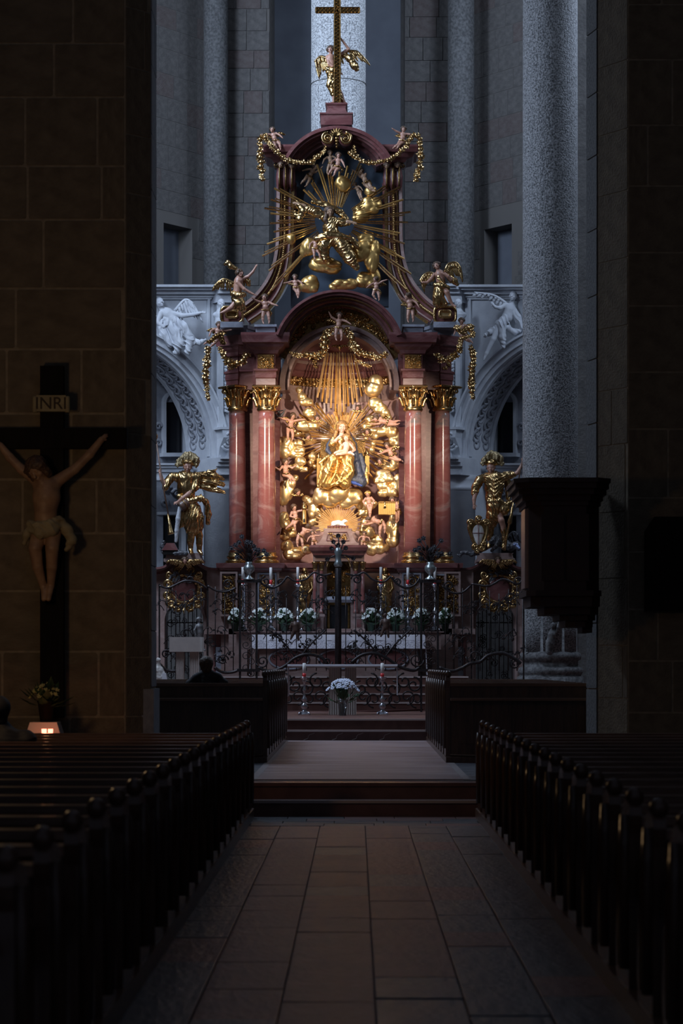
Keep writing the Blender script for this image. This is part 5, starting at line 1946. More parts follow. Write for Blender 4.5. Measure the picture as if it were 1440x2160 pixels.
ch = Fig('miniature_chest', 'gilded plank chest with strap lock carried by the putto at lower right', 'chest', 815.5, 1086, 47.5)
s = ch.s
MB().box(-17.5 * s, 17.5 * s, -.10, .12, 0, 24 * s).build('body', 'gold_robe', ch.root)
for i in range(9):
    MB().box((-17.4 + 3.9 * i) * s, (-13.9 + 3.9 * i) * s, -.115, -.09, .3 * s, 23.6 * s).build('plank', 'gold_robe', ch.root)
MB().rings([(24 * s, -18.5 * s, 18.5 * s, -.12, .13), (26 * s, -18.5 * s, 18.5 * s, -.12, .13), (28 * s, -16 * s, 16 * s, -.07, .08)]).build('lid', 'gold_dark', ch.root)
MB().tube([(-4 * s, -.13, 28 * s), (-4 * s, -.135, 18 * s), (-4 * s, -.13, 14 * s)], [.012, .022, .03], 6).build('lock', 'gold', ch.root)

# ---- niche crown
kid('putto standing at the crown of the great arch holding up two garlands', 714, 692, 47.2, 64, (2, 12, (300, 330), (110, 125), (190, 178), (165, 182)), (-5, 5, 5), skin='skin', cloth='gold', wings=((310, 290, .26), (50, 70, .26)), wcol='gold_dark')
garland('heavy gilded garland swinging left from the putto at the great arch', [(700, 694), (688, 705), (682, 735), (672, 752), (650, 748), (632, 750), (614, 744)], 47.3, [5, 7.5, 8, 6, 5.5, 5, 4], 'gold', 3)
garland('heavy gilded garland swinging right from the putto at the great arch', [(730, 694), (742, 712), (745, 728), (760, 745), (780, 750), (800, 756), (815, 744)], 47.3, [5, 7.5, 8, 6, 5.5, 5, 4], 'gold', 4)
garland('short gilded garland end hanging at left of the arch', [(655, 752), (662, 762), (668, 775)], 47.4, [5, 4, 3], 'gold_dark', 31)
garland('short gilded leaf spray curling at right of the arch', [(752, 758), (765, 768), (782, 772)], 47.4, [4, 4, 3], 'gold', 32)
F = Fig('dove', 'small dark gilded dove hovering at top of the falling rays', 'dove', 716, 733, 47.6)
C = Carve()
F.chain(C, [(716, 728, 0, 2), (716, 733, -2, 3.2), (716, 739, -3, 1.8)], 1)
F.put(C, 'body', 'gold_dark', .6)
for sg in (-1, 1):
    wing(F.root, F.s, [(0, 0, 0), (sg * 7, 0, 5), (sg * 15, 0, 3)], (sg * .3, 0, -1), (sg, 0, -.5), 5, 7, 6, 1.3, 'gold_dark')

# ---- upper storey and gable
TOP = 'putti on the upper storey'
kid('putto seated on the left end of the top pediment beside a hanging garland', 580, 297, 47.9, 56, (345, 350, (275, 260), (120, 135), (160, 150), (140, 170)), (-10, 5, 0), skin='skin', wings=((300, 290, .2), (55, 75, .32)), group=TOP, wcol='gold_dark')
kid('putto seated on the right end of the top pediment pointing to the left', 848, 297, 47.9, 58, (8, 2, (290, 300), (100, 110), (215, 235), (230, 215)), (0, 0, 0), skin='skin', wings=((310, 290, .1), (60, 80, .26)), group=TOP, wcol='gold_dark')
kid('putto sitting cross-legged under the top volutes', 712, 352, 47.95, 58, (5, 0, (235, 200), (150, 160), (240, 215), (225, 200)), (5, 0, 5), skin='skin', cloth='gold_dark', group=TOP)
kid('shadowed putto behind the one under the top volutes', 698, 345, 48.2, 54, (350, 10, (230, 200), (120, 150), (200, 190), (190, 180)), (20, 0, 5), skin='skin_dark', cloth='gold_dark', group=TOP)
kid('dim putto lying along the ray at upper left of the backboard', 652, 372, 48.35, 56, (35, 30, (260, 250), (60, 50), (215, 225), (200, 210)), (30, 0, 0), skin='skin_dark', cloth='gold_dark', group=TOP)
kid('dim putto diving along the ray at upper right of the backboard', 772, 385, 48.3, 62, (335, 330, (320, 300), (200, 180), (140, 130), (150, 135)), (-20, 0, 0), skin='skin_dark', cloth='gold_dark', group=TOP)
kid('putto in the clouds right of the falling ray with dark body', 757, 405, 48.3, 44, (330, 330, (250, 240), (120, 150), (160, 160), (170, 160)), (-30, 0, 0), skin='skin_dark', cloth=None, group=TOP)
kid('putto kneeling on the small round cloud left of God the Father knees', 664, 525, 48.0, 54, (8, 5, (230, 190), (110, 90), (170, 175), (140, 170)), (-10, 0, 0), skin='skin', group=TOP)
kid('pale putto seated above the great pediment on the left', 624, 607, 47.4, 54, (352, 0, (250, 260), (120, 150), (150, 170), (165, 185)), (0, 0, 0), skin='skin', wings=((300, 285, .1), (70, 85, .26)), group=TOP, wcol='gold')
kid('pale putto seated above the great pediment on the right', 793, 612, 47.4, 54, (2, 345, (240, 230), (60, 75), (200, 150), (165, 175)), (-60, 0, 0), skin='skin', wings=((300, 290, .1), (60, 75, .26)), group=TOP, wcol='gold_dark')
kid('putto standing on the left attic block reaching up to the kneeling angel', 560, 655, 47.5, 66, (355, 0, (285, 300), (120, 110), (190, 178), (168, 172)), (-15, 5, 0), skin='skin', cloth='gold_dark', group=TOP, wings=None)
kid('putto standing on the right attic block with arm hanging', 866, 652, 47.5, 66, (350, 340, (300, 320), (125, 150), (190, 182), (178, 175)), (-70, -5, 0), skin='skin', cloth='gold_dark', group=TOP, wings=((300, 280, .1), (60, 80, .18)), wcol='gold_dark')
kid('garland bearing putto at the far left end of the main cornice', 456, 712, 47.6, 64, (14, 8, (240, 200), (95, 85), (230, 245), (215, 225)), (-5, 5, 10), skin='skin', cloth='gold_dark', group=TOP, wings=((305, 290, .22), (60, 70, .1)), wcol='gold_dark')
kid('garland bearing putto at the far right end of the main cornice', 976, 704, 47.6, 64, (350, 5, (215, 200), (120, 170), (140, 125), (150, 130)), (0, 0, 10), skin='skin', cloth='gold', group=TOP, wings=((300, 290, .12), (60, 70, .3)), wcol='gold')
for i, (px, py) in enumerate(((592, 348), (615, 350), (815, 350), (838, 348))):
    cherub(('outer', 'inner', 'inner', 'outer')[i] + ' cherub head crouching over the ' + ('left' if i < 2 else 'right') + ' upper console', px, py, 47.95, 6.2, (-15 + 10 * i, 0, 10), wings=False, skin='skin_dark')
garland('gilded bell garland hanging free from the left end of the top pediment', [(558, 285), (548, 292), (549, 320), (551, 350), (552, 380)], 47.75, [4.5, 5, 6, 6, 4], 'gold', 5, 1.6)
garland('gilded bell garland hanging free from the right end of the top pediment', [(872, 285), (884, 292), (886, 320), (884, 350), (877, 382)], 47.75, [4.5, 5, 6, 6, 4], 'gold', 6, 1.6)
garland('gilded rope of leaves from the left gable putto to the top volute', [(560, 290), (575, 312), (598, 333), (624, 342), (655, 343), (668, 332), (683, 320)], 47.75, [5, 4.5, 4.5, 4, 4.5, 4], 'gold', 7)
garland('gilded rope of leaves from the right gable putto to the top volute', [(870, 288), (852, 312), (828, 332), (798, 342), (770, 343), (752, 332), (736, 320)], 47.75, [5, 4.5, 4.5, 4, 4.5, 4], 'gold', 8)
garland('gilded fruit drop hanging from the left end of the main cornice', [(440, 735), (436, 760), (434, 790), (436, 815), (439, 842)], 47.5, [5, 6, 6, 5.5, 4], 'gold', 9, 1.4)
garland('gilded fruit drop hanging from the right end of the main cornice', [(994, 735), (997, 760), (995, 790), (994, 812), (996, 840)], 47.5, [5, 6.5, 6, 5.5, 4], 'gold', 10, 1.4)
garland('gilded garland sagging over the left outer capital', [(462, 735), (470, 748), (488, 768), (506, 765), (526, 745)], 47.4, [5, 6, 7, 6.5, 6], 'gold', 11)
garland('gilded garland sagging over the right outer capital', [(970, 720), (966, 740), (948, 758), (930, 758), (916, 745)], 47.4, [5, 6, 6.5, 6, 5], 'gold', 12)
garland('mass of gilded flowers in the arms of the left cornice putto', [(440, 722), (452, 712), (466, 705), (470, 728)], 47.35, [5, 5, 4, 5], 'gold_dark', 13)
garland('mass of gilded flowers in the arms of the right cornice putto', [(962, 690), (972, 700), (988, 690), (996, 705), (970, 715)], 47.35, [5, 6, 5, 4, 4], 'gold', 14)

# ---- God the Father
F = Fig('god_the_father', 'gilded God the Father with dark beard and arms flung wide among clouds', 'statue', 700, 560, 48.0)
C, Hc = Carve(), Carve()
head(C, F.L(694, 448, -6), 11, 15, -8, 10, H=Hc, hair_len=.5)
F.chain(C, [(696, 458, -2, 5), (698, 468, 0, 7)], 2)
F.chain(C, [(640, 436, -6, 4.5), (628, 431, -8, 3)], 1)
hand(C, F.L(628, 431, -8), (-1, -.2, .25), (0, -1, .6), 12, .3)
F.chain(C, [(733, 470, -8, 4.5), (743, 471, -10, 3)], 1)
hand(C, F.L(743, 471, -10), (1, -.3, -.2), (0, -1, .5), 12, .4, side=-1)
F.chain(C, [(698, 468, 0, 7), (668, 448, -2, 5), (640, 436, -6, 4.5)], 2)
F.chain(C, [(698, 468, 0, 7), (722, 470, -3, 5), (733, 470, -8, 4.5)], 2)
F.put(C, 'body', 'skin_dark', .8)
F.chain(Hc, [(688, 456, -12, 4), (686, 466, -13, 4.5), (690, 474, -12, 3)], 2)
F.put(Hc, 'hair_and_beard', 'hair', .85, folds((1, .2, .3), 1.1, .6))
C = Carve()
F.chain(C, [(697, 466, 0, 13), (696, 482, 0, 15), (704, 500, 0, 15)], 5)
F.chain(C, [(690, 462, 0, 10), (668, 448, -2, 10), (650, 442, -4, 9), (638, 437, -5, 6)], 4)
F.chain(C, [(704, 466, 0, 9), (722, 470, -3, 9), (735, 471, -6, 6)], 4)
F.chain(C, [(702, 498, 0, 15), (722, 520, -6, 16), (738, 545, -6, 14), (752, 565, -4, 7)], 5)
F.chain(C, [(696, 500, 0, 14), (682, 522, -5, 13), (686, 545, -4, 9)], 5)
F.put(C, 'robe', 'gold', .85, [folds((.7, .3, -.7), .55, 1.6, 2, 3)])
C = Carve()
F.chain(C, [(628, 428, -3, 7), (640, 446, -5, 9), (632, 462, -4, 7), (622, 450, -2, 5)], 3)
F.chain(C, [(660, 425, 2, 5), (690, 432, 4, 7), (718, 448, 4, 7), (730, 462, 0, 6)], 3)
F.chain(C, [(668, 505, -8, 7), (690, 498, -12, 9), (716, 500, -12, 8), (742, 508, -8, 7), (752, 520, -4, 6)], 3)
F.put(C, 'mantle', 'gold', 1.0, [folds((.2, .3, 1), .45, 1.2, 2.4, 9)])

ucl = thing('upper_clouds', 'gilded clouds around God the Father on the blue backboard', 'clouds', (0, 0, 0))
for i, g in enumerate([[(778, 436, 18, 15), (762, 452, 15, 16), (755, 462, 10, 8), (793, 430, 10, 12)], [(650, 522, 13, 15), (642, 530, 8, 10)], [(684, 560, 28, 13), (668, 552, 12, 10), (700, 568, 15, 9)],
                       [(762, 530, 18, 18), (784, 548, 13, 22), (772, 505, 14, 10), (790, 525, 10, 14)], [(653, 600, 17, 15), (640, 605, 9, 9)], [(722, 601, 18, 9), (740, 600, 12, 9), (705, 604, 10, 6)], [(775, 590, 18, 15), (790, 583, 10, 14), (760, 596, 10, 9)],
                       [(724, 389, 13, 14)], [(781, 404, 11, 9)], [(614, 505, 8, 9)]]):
    cloud('cloud', g, 48.35 - .1 * (i % 2), ucl, m='gold_robe', seed=40 + i, vox=1.0, amp=.7, freq=.25)
ugl = thing('upper_gloriole', 'gilded rays bursting from God the Father beyond the upper storey', 'sunburst', (0, 0, 0))
rs = random.Random(12)
ends = [(578, 397), (571, 421), (557.5, 439), (570, 450), (568.6, 471), (577, 489), (563, 515), (553, 540), (567, 571), (600.5, 585), (573, 612), (843.6, 394), (850.5, 421), (866, 447), (860, 469), (843.6, 492), (853, 514), (834, 533), (852, 546), (867, 578), (855, 610),
        (668.6, 347), (656, 385), (701, 372), (716, 362), (759, 342), (745, 360), (640, 400), (812, 392), (690, 352), (733, 350)]
for i, (x1, y1) in enumerate(ends):
    a = math.atan2(y1 - 465, x1 - 706)
    r0 = 42 if abs(math.cos(a)) > .5 else 30
    x0, y0 = 706 + r0 * math.cos(a), 465 + r0 * math.sin(a)
    m = 'gold' if i % 3 else 'gold_robe'
    ray(ugl, x0, y0, x1, y1, 1.2, 2.2, 48.25, m)
    nx, ny = -math.sin(a), math.cos(a)
    L = rs.uniform(.82, .97)
    ray(ugl, x0 + nx * 3.5, y0 + ny * 3.5, x0 + (x1 - x0) * L + nx * 5, y0 + (y1 - y0) * L + ny * 5, .8, 1.5, 48.22, m)

# ---- large angels
def angel(name, label, px, py, d, hd, hR, hface, torso, arms, leg, skirt, wings, skirt_folds=(1, .2, .2), extra=None, hair='hair', cat='statue'):
    F = Fig(name, label, cat, px, py, d)
    C, Hc = Carve(), Carve()
    head(C, F.L(*hd), hR, *hface, H=Hc, hair_len=.35)
    F.chain(C, torso, 3)
    for a in arms:
        F.chain(C, a, 1.2)
        w, e = F.L(*a[-1][:3]), F.L(*a[-2][:3])
        hand(C, w, (w - e), (0.2, -1, .4), hR * .95, .3, .3, side=1 if w[0] > 0 else -1)
    for l in leg:
        F.chain(C, [torso[-1][:3] + (6,), l[0][:3] + (6,)] + list(l[1:]), 1.2)
    F.put(C, 'body', 'skin', .7)
    F.put(Hc, 'hair', hair, .8, puffs(.9, .8))
    for sk in skirt:
        C = Carve()
        F.chain(C, sk, 3)
        F.put(C, 'drapery', 'gold', .8, folds(skirt_folds, .6, 1.0, 2, 5))
    for (path, d0, d1, l0, l1, n, w) in wings:
        wing(F.root, F.s, [F.L(*p) for p in path], d0, d1, l0, l1, n, w, 'gold')
    return F


angel('cross_angel', 'winged angel in gilded skirt embracing the tall cross on the summit', 705, 222, 48.25, (697, 106, -4), 8.2, (-10, -12, 5),
      [(698, 112, -2, 3), (697, 122, 0, 8), (699, 134, 0, 7.5), (700, 146, 0, 8)],
      [[(706, 118, 0, 4), (722, 112, 2, 3.4), (735, 103, 0, 3), (719, 84, -8, 2.2)], [(690, 120, 0, 4), (694, 136, -6, 3.4), (718, 156, -9, 2.4)]],
      [[(698, 178, 0, 6), (704, 200, -2, 4.2), (704, 216, 0, 2.8), (697, 219, -5, 2)], [(708, 178, 0, 6), (720, 200, 0, 4), (726, 216, 0, 2.8), (731, 220, -5, 2)]],
      [[(690, 146, -3, 6), (702, 150, -6, 8), (714, 148, -3, 6)], [(698, 152, 0, 11), (703, 172, 0, 11), (710, 192, 0, 9), (722, 212, 2, 5)], [(700, 160, -4, 9), (695, 180, -2, 7), (702, 200, -2, 5)], [(724, 112, 4, 5), (738, 122, 5, 7), (748, 138, 5, 8), (752, 145, 5, 5)]],
      [([(690, 122, 6), (676, 117, 8), (663, 128, 8)], (.1, 0, -1), (.2, 0, -1), 22, 42, 9, 3.0), ([(712, 118, 6), (732, 106, 9), (752, 106, 9), (762, 116, 9)], (.4, 0, -1), (.75, 0, -.8), 18, 34, 10, 3.0)])
angel('kneeling_angel', 'kneeling gilded angel on the left volute lifting one arm to heaven', 500, 648, 47.3, (505, 577, -2), 8.5, (50, 25, -25),
      [(503, 585, 0, 4), (503, 592, 0, 9), (502, 604, 0, 8.5), (500, 618, 0, 9)],
      [[(511, 588, 0, 4), (524, 583, -2, 3.4), (533, 574, -2, 2.8), (539, 564, -2, 2.2)], [(501, 597, -7, 4), (515, 611, -9, 3.4), (527, 618, -8, 2.6), (535, 622, -8, 2)]],
      [[(500, 634, -4, 7), (488, 650, -8, 5), (474, 658, -6, 3.4), (466, 661, -6, 2.2)]],
      [[(490, 620, -5, 6), (502, 625, -7, 9), (514, 622, -4, 6)], [(500, 628, 0, 13), (504, 642, -2, 13), (512, 652, -2, 8)], [(498, 566, 4, 4), (486, 561, 4, 6), (480, 553, 4, 5), (474, 557, 4, 3)], [(512, 585, 4, 5), (522, 592, 4, 5), (524, 600, 4, 4)]],
      [([(496, 598, 5), (474, 588, 7), (462, 592, 7), (452, 602, 7)], (.35, 0, -1), (-.55, 0, -.8), 26, 17, 10, 3.0), ([(508, 590, 6), (520, 586, 8), (528, 592, 8)], (.2, 0, -1), (.1, 0, -1), 16, 14, 5, 2.4)])
angel('seated_angel', 'gilded angel seated on the right volute with spread wings, hand on breast', 930, 648, 47.3, (921, 561, -2), 8.5, (-10, -18, -12),
      [(924, 570, 0, 4), (927, 578, 0, 9.5), (929, 590, 0, 9), (931, 604, 0, 9)],
      [[(916, 579, 0, 4), (908, 590, -3, 3.6), (900, 597, -6, 2.8), (895, 597, -8, 2)], [(938, 578, 0, 4), (951, 590, -4, 3.8), (944, 585, -9, 3), (936, 580, -11, 2.2)]],
      [[(934, 608, -4, 7), (942, 618, -10, 5.4), (948, 634, -7, 4), (954, 644, -6, 2.6), (960, 648, -9, 2)]],
      [[(919, 602, -5, 6), (930, 604, -8, 9), (943, 608, -4, 6)], [(927, 612, -1, 13), (924, 626, -3, 12), (922, 640, -2, 10)], [(930, 630, -5, 8), (938, 642, -5, 6)], [(951, 586, 2, 5), (958, 593, 0, 6.5), (964, 600, 0, 4)], [(925, 585, -4, 6), (932, 597, -5, 6)]],
      [([(916, 578, 6), (904, 574, 7), (893, 580, 7), (885, 592, 7)], (-.2, 0, -1), (.3, 0, -1), 16, 30, 9, 3.0), ([(938, 574, 6), (946, 556, 8), (962, 553, 8), (972, 564, 8)], (.6, 0, -1), (.15, 0, -1), 26, 34, 11, 3.2)])

# ---- cross of the summit
cr = thing('summit_cross', 'tall thin gilded cross with latticed beams held on the altar summit', 'cross', P(711, 222, 48.12))
s = 48.12 / 4800


def lattice(x0, x1, z0, z1, nm, axis):
    mb = MB()
    r = .012
    for (a, b, c, d) in ((x0, x1, z0, z0), (x0, x1, z1, z1), (x0, x0, z0, z1), (x1, x1, z0, z1)):
        mb.tube([(a, 0, c), (b, 0, d)], r * 1.3, 4)
    n = int(max(x1 - x0, z1 - z0) / .075)
    for i in range(n):
        if axis == 'z':
            za, zb = z0 + (z1 - z0) * i / n, z0 + (z1 - z0) * (i + 1) / n
            mb.tube([(x0, 0, za), (x1, 0, zb)], r * .7, 4)
            mb.tube([(x1, 0, za), (x0, 0, zb)], r * .7, 4)
        else:
            xa, xb = x0 + (x1 - x0) * i / n, x0 + (x1 - x0) * (i + 1) / n
            mb.tube([(xa, 0, z0), (xb, 0, z1)], r * .7, 4)
            mb.tube([(xa, 0, z1), (xb, 0, z0)], r * .7, 4)
    mb.box(x0, x1, .012, .03, z0, z1)
    return mb.build(nm, 'gold_dark', cr)


lattice(-6 * s, 6 * s, 0, (222 + 30) * s, 'upright_beam', 'z')
lattice(-45 * s, 47 * s, (222 - 27) * s, (222 - 16) * s, 'cross_beam', 'x')

# ================================================================== WARRIOR SAINTS
def plume(F, cx, cy, w, h, m='plume'):
    """ostrich feathers curling over the helmet"""
    mb_c = Carve()
    rs = random.Random(int(cx))
    for i in range(15):
        a = R(-105 + 210 * i / 14)
        dx, dz = math.sin(a), math.cos(a)
        dy = rs.uniform(-8, 5)
        l = rs.uniform(.85, 1.15)
        p0 = F.L(cx + dx * w * .35, cy + 6 - dz * h * .2, dy * .4 - 3)
        p1 = F.L(cx + dx * w * .8 * l, cy + 2 - dz * h * .9 * l, dy)
        p2 = F.L(cx + dx * w * 1.1 * l, cy + 4 - dz * h * .75 * l, dy - 5)
        p3 = F.L(cx + dx * w * 1.0 * l, cy + 9 - dz * h * .6 * l, dy - 7)
        mb_c.chain([p0, p1, p2, p3], [3.4, 4.2, 3.6, 2.2], .4)
    return F.put(mb_c, 'plume', m, .8, puffs(1.2, .8))


# Saint Florian (left)
F = Fig('warrior_saint_with_bucket', 'gilded warrior saint in plumed helmet pouring a bucket, banner staff in hand', 'statue', 392, 1172, 47.3)
C = Carve()
fr_, up_, sd_ = head(C, F.L(396, 985, -6), 12, 5, 4, 8)
F.chain(C, [(394, 996, -2, 5), (392, 1004, 0, 7)], 2)
F.chain(C, [(350, 1026, -6, 4.6), (342, 1012, -9, 4.2), (339, 999, -10, 3.2)], 1)
hand(C, F.L(339, 999, -10), (-.1, -.1, 1), (-.4, -1, 0), 13, 1.0)
F.chain(C, [(398, 1044, -16, 5), (387, 1052, -20, 4), (377, 1060, -21, 3)], 1)
hand(C, F.L(377, 1060, -21), (-.9, -.3, -.3), (0, -.8, .6), 13, .7)
F.chain(C, [(392, 1004, 0, 7), (364, 1006, 0, 5), (350, 1026, -6, 4.6)], 2)
F.chain(C, [(392, 1004, 0, 7), (416, 1008, 0, 5), (410, 1028, -6, 5), (398, 1044, -16, 5)], 2)
F.put(C, 'body', 'skin', .8)
C = Carve()
F.chain(C, [(366, 1006, 0, 9), (392, 1006, 0, 11), (416, 1006, 0, 9)], 4)
F.chain(C, [(391, 1010, 0, 19), (392, 1030, 0, 18), (396, 1052, 0, 16)], 5)
F.chain(C, [(362, 1006, 0, 9), (353, 1018, -2, 8.5), (349, 1029, -5, 7.5)], 3)
F.chain(C, [(416, 1008, 0, 9), (412, 1028, -5, 8), (402, 1042, -12, 6.5)], 3)
F.put(C, 'tunic', 'gold', .9, folds((1, .2, .25), .48, 1.3, 1.8, 2))
C = Carve()
F.chain(C, [(394, 1056, 0, 18), (402, 1075, -1, 20), (406, 1093, -1, 23), (408, 1108, 0, 22)], 5)
F.chain(C, [(388, 1060, -6, 10), (384, 1085, -7, 9), (382, 1107, -5, 8)], 3)
F.chain(C, [(378, 1048, -12, 6), (400, 1058, -17, 7), (424, 1052, -13, 7), (436, 1060, -6, 6), (440, 1085, -2, 7), (438, 1103, 0, 5)], 3)
F.put(C, 'skirt', 'gold', .9, [folds((1, .2, -.15), .42, 1.9, 1.5, 7)])
C = Carve()                                                          # wind-blown cloak
for pts in ([(412, 1002, 4, 7), (432, 1003, 4, 8), (452, 1004, 3, 7), (470, 1010, 2, 4)], [(412, 1012, 5, 7), (436, 1016, 5, 8), (456, 1018, 4, 7), (470, 1022, 3, 5)], [(414, 1022, 6, 6), (440, 1030, 5, 7), (460, 1034, 4, 6), (474, 1039, 3, 2.5)], [(430, 998, 2, 4), (450, 994, 2, 4), (456, 990, 2, 2)]):
    F.chain(C, pts, 3)
F.put(C, 'cloak', 'gold', .9, [folds((.35, .3, 1), .6, 1.7, 2, 5)])
C = Carve()
F.chain(C, [(398, 1108, 0, 10), (404, 1124, -6, 8.5), (402, 1142, -4, 7.2), (402, 1158, -3, 5)], 2)
F.chain(C, [(402, 1160, -4, 5), (404, 1166, -10, 4.2), (404, 1168, -16, 3)], 1.5)
F.chain(C, [(414, 1108, 0, 10), (420, 1130, 2, 7.5), (420, 1146, 3, 6.5), (420, 1160, 4, 5)], 2)
F.chain(C, [(420, 1162, 3, 4.6), (425, 1168, -3, 3.4)], 1.5)
F.put(C, 'boots', 'gold', .9, puffs(.5, .3))
plume(F, 396, 973, 20, 20)
C = Carve()
F.ell(C, 396, 977, -3, (13, 13.5, 9), 2)
F.chain(C, [(383, 980, -6, 2), (396, 976, -17, 2), (409, 980, -6, 2)], 1)
F.ell(C, 396, 989, -18, (8, 8, 12), 1, sub=True)
F.put(C, 'helmet', 'gold', .8)
MB().tube([F.M(328, 919, -8), F.M(345, 1026, -14), F.M(357, 1090, -16)], .016, 8).build('banner_staff', 'wood_warm', F.root)
MB().tube([F.M(327, 912, -8), F.M(329, 920, -8), F.M(330, 928, -8)], [.02, .045, .02], 8).build('staff_finial', 'gold', F.root)
MB().tube([F.M(355, 1085, -16), F.M(359, 1108, -17), F.M(361, 1124, -17), F.M(362, 1128, -17)], [.018, .035, .06, .07], 10).build('staff_ferrule', 'gold', F.root)
bk = MB().lathe([(.085, -.10), (.10, -.06), (.108, .06), (.112, .11)], seg=16).build('bucket', 'wood_warm', F.root, F.M(390, 1066, -22))
bk.rotation_euler = (0.2, R(-125), 0)
MB().lathe([(.106, -.02), (.112, -.02), (.112, .0), (.106, .0)], seg=16).build('hoop', 'gold_dark', bk)
C = Carve()
F.chain(C, [(381, 1072, -22, 4), (377, 1095, -20, 5.2), (374, 1120, -16, 4.6), (372, 1142, -12, 3.8)], 2)
F.put(C, 'water_stream', 'stucco', .9, folds((1, 0, .1), 1.3, .7))
bh = Fig('burning_house', 'little dark carved house with reddish roof at feet of the warrior saint', 'model house', 362, 1170, 47.25)
s = bh.s
MB().box(-18 * s, 12 * s, -.1, .12, 0, 9 * s).build('wall', 'wood_black', bh.root)
mb = MB().prism([(-20 * s, 9 * s), (14 * s, 9 * s), (6 * s, 24 * s), (-10 * s, 24 * s)], -.12, .14)
mb.build('roof', 'marble_red', bh.root)
C = Carve()
bh.chain(C, [(345, 1165, 0, 4), (342, 1152, 0, 4), (346, 1142, 0, 2)], 2)
bh.chain(C, [(378, 1165, -6, 4), (392, 1168, -6, 4), (370, 1168, -8, 4)], 2)
bh.put(C, 'smoke', 'dragon', .9, puffs(.6, 1.2))

# Saint George (right)
F = Fig('warrior_saint_with_lance', 'gilded warrior saint in plumed helmet with shield and broken lance over a dragon', 'statue', 1040, 1164, 47.3)
C = Carve()
head(C, F.L(1035, 987, -6), 12, -15, -4, 10)
F.chain(C, [(1037, 998, -2, 5), (1039, 1006, 0, 7)], 2)
F.chain(C, [(1002, 1040, -8, 5), (999, 1054, -12, 4), (999, 1064, -13, 3)], 1)
hand(C, F.L(999, 1064, -13), (0, -.2, -1), (-.2, -1, 0), 14, .4)
F.chain(C, [(1078, 1003, -2, 5), (1090, 998, -6, 4.4), (1098, 985, -8, 3.4), (1101, 977, -8, 3)], 1)
hand(C, F.L(1101, 977, -8), (.1, -.1, 1), (.2, -1, 0), 14, .9, side=-1)
F.chain(C, [(1052, 1088, -8, 8), (1056, 1098, -13, 6.5), (1060, 1110, -8, 5.5), (1061, 1122, -6, 4.6)], 1.5)
F.chain(C, [(1039, 1006, 0, 7), (1012, 1012, 0, 5), (1002, 1040, -8, 5)], 2)
F.chain(C, [(1039, 1006, 0, 7), (1068, 1004, 0, 5), (1078, 1003, -2, 5)], 2)
F.chain(C, [(1039, 1006, 0, 8), (1041, 1050, 0, 9), (1052, 1088, -8, 8)], 3)
F.put(C, 'body', 'skin', .8)
C = Carve()
F.chain(C, [(1018, 1008, 0, 9), (1040, 1008, 0, 11), (1066, 1006, 0, 10)], 4)
F.chain(C, [(1040, 1012, 0, 20), (1042, 1030, 0, 19), (1040, 1050, 0, 17)], 5)
F.chain(C, [(1012, 1012, 0, 10), (1003, 1028, -4, 9), (1000, 1042, -7, 7.5)], 3)
F.chain(C, [(1068, 1004, 0, 9), (1078, 1002, -2, 7.5), (1084, 1001, -4, 6)], 3)
for j in range(5):                                                   # looped neck cloth
    F.chain(C, [(1022 + j, 1006 + 5 * j, -10, 2.4), (1042, 1016 + 8 * j, -20, 2.8), (1064 - j, 1004 + 6 * j, -11, 2.4)], 1)
F.put(C, 'tunic', 'gold', .9, folds((.7, .2, .9), .42, 1.2, 2, 3))
C = Carve()
F.chain(C, [(1040, 1052, 0, 17), (1044, 1068, -2, 19), (1040, 1090, -2, 15), (1036, 1104, 0, 11)], 5)
F.chain(C, [(1050, 1066, -8, 13), (1062, 1076, -8, 12), (1072, 1062, -4, 7)], 4)
F.chain(C, [(1030, 1058, -12, 5), (1048, 1058, -18, 6), (1066, 1066, -12, 5), (1076, 1060, -8, 4)], 2)
F.chain(C, [(1068, 1010, 5, 8), (1074, 1030, 5, 8), (1072, 1050, 3, 6)], 3)
F.put(C, 'skirt', 'gold', .9, folds((1, .2, .3), .46, 1.8, 1.6, 8))
C = Carve()
F.chain(C, [(1061, 1116, -5, 6.5), (1064, 1136, -4, 5.6), (1062, 1150, -3, 4.6), (1060, 1156, -9, 3.4)], 2)
F.chain(C, [(1036, 1100, 0, 9), (1034, 1124, 2, 6.5), (1032, 1146, 2, 5.4), (1030, 1154, -5, 3.6)], 2)
F.put(C, 'boot', 'gold', .9, puffs(.7, .6))
plume(F, 1037, 970, 19, 19)
C = Carve()
F.ell(C, 1036, 977, -3, (13, 13.5, 9), 2)
F.chain(C, [(1023, 980, -6, 2), (1034, 978, -17, 2.2), (1049, 980, -6, 2)], 1)
F.ell(C, 1034, 990, -18, (8, 8, 11), 1, sub=True)
F.put(C, 'helmet', 'gold', .8)
MB().tube([F.M(1102, 962, -14), F.M(1091, 1020, -16)], .013, 8).build('lance_upper', 'wood_warm', F.root)
MB().tube([F.M(1081, 1058, -18), F.M(1077, 1085, -18), F.M(1073, 1104, -18), F.M(1072, 1108, -18), F.M(1068, 1130, -18), F.M(1062, 1162, -18)], [.012, .03, .05, .022, .022, .028], 10).build('lance_lower', 'gold', F.root)
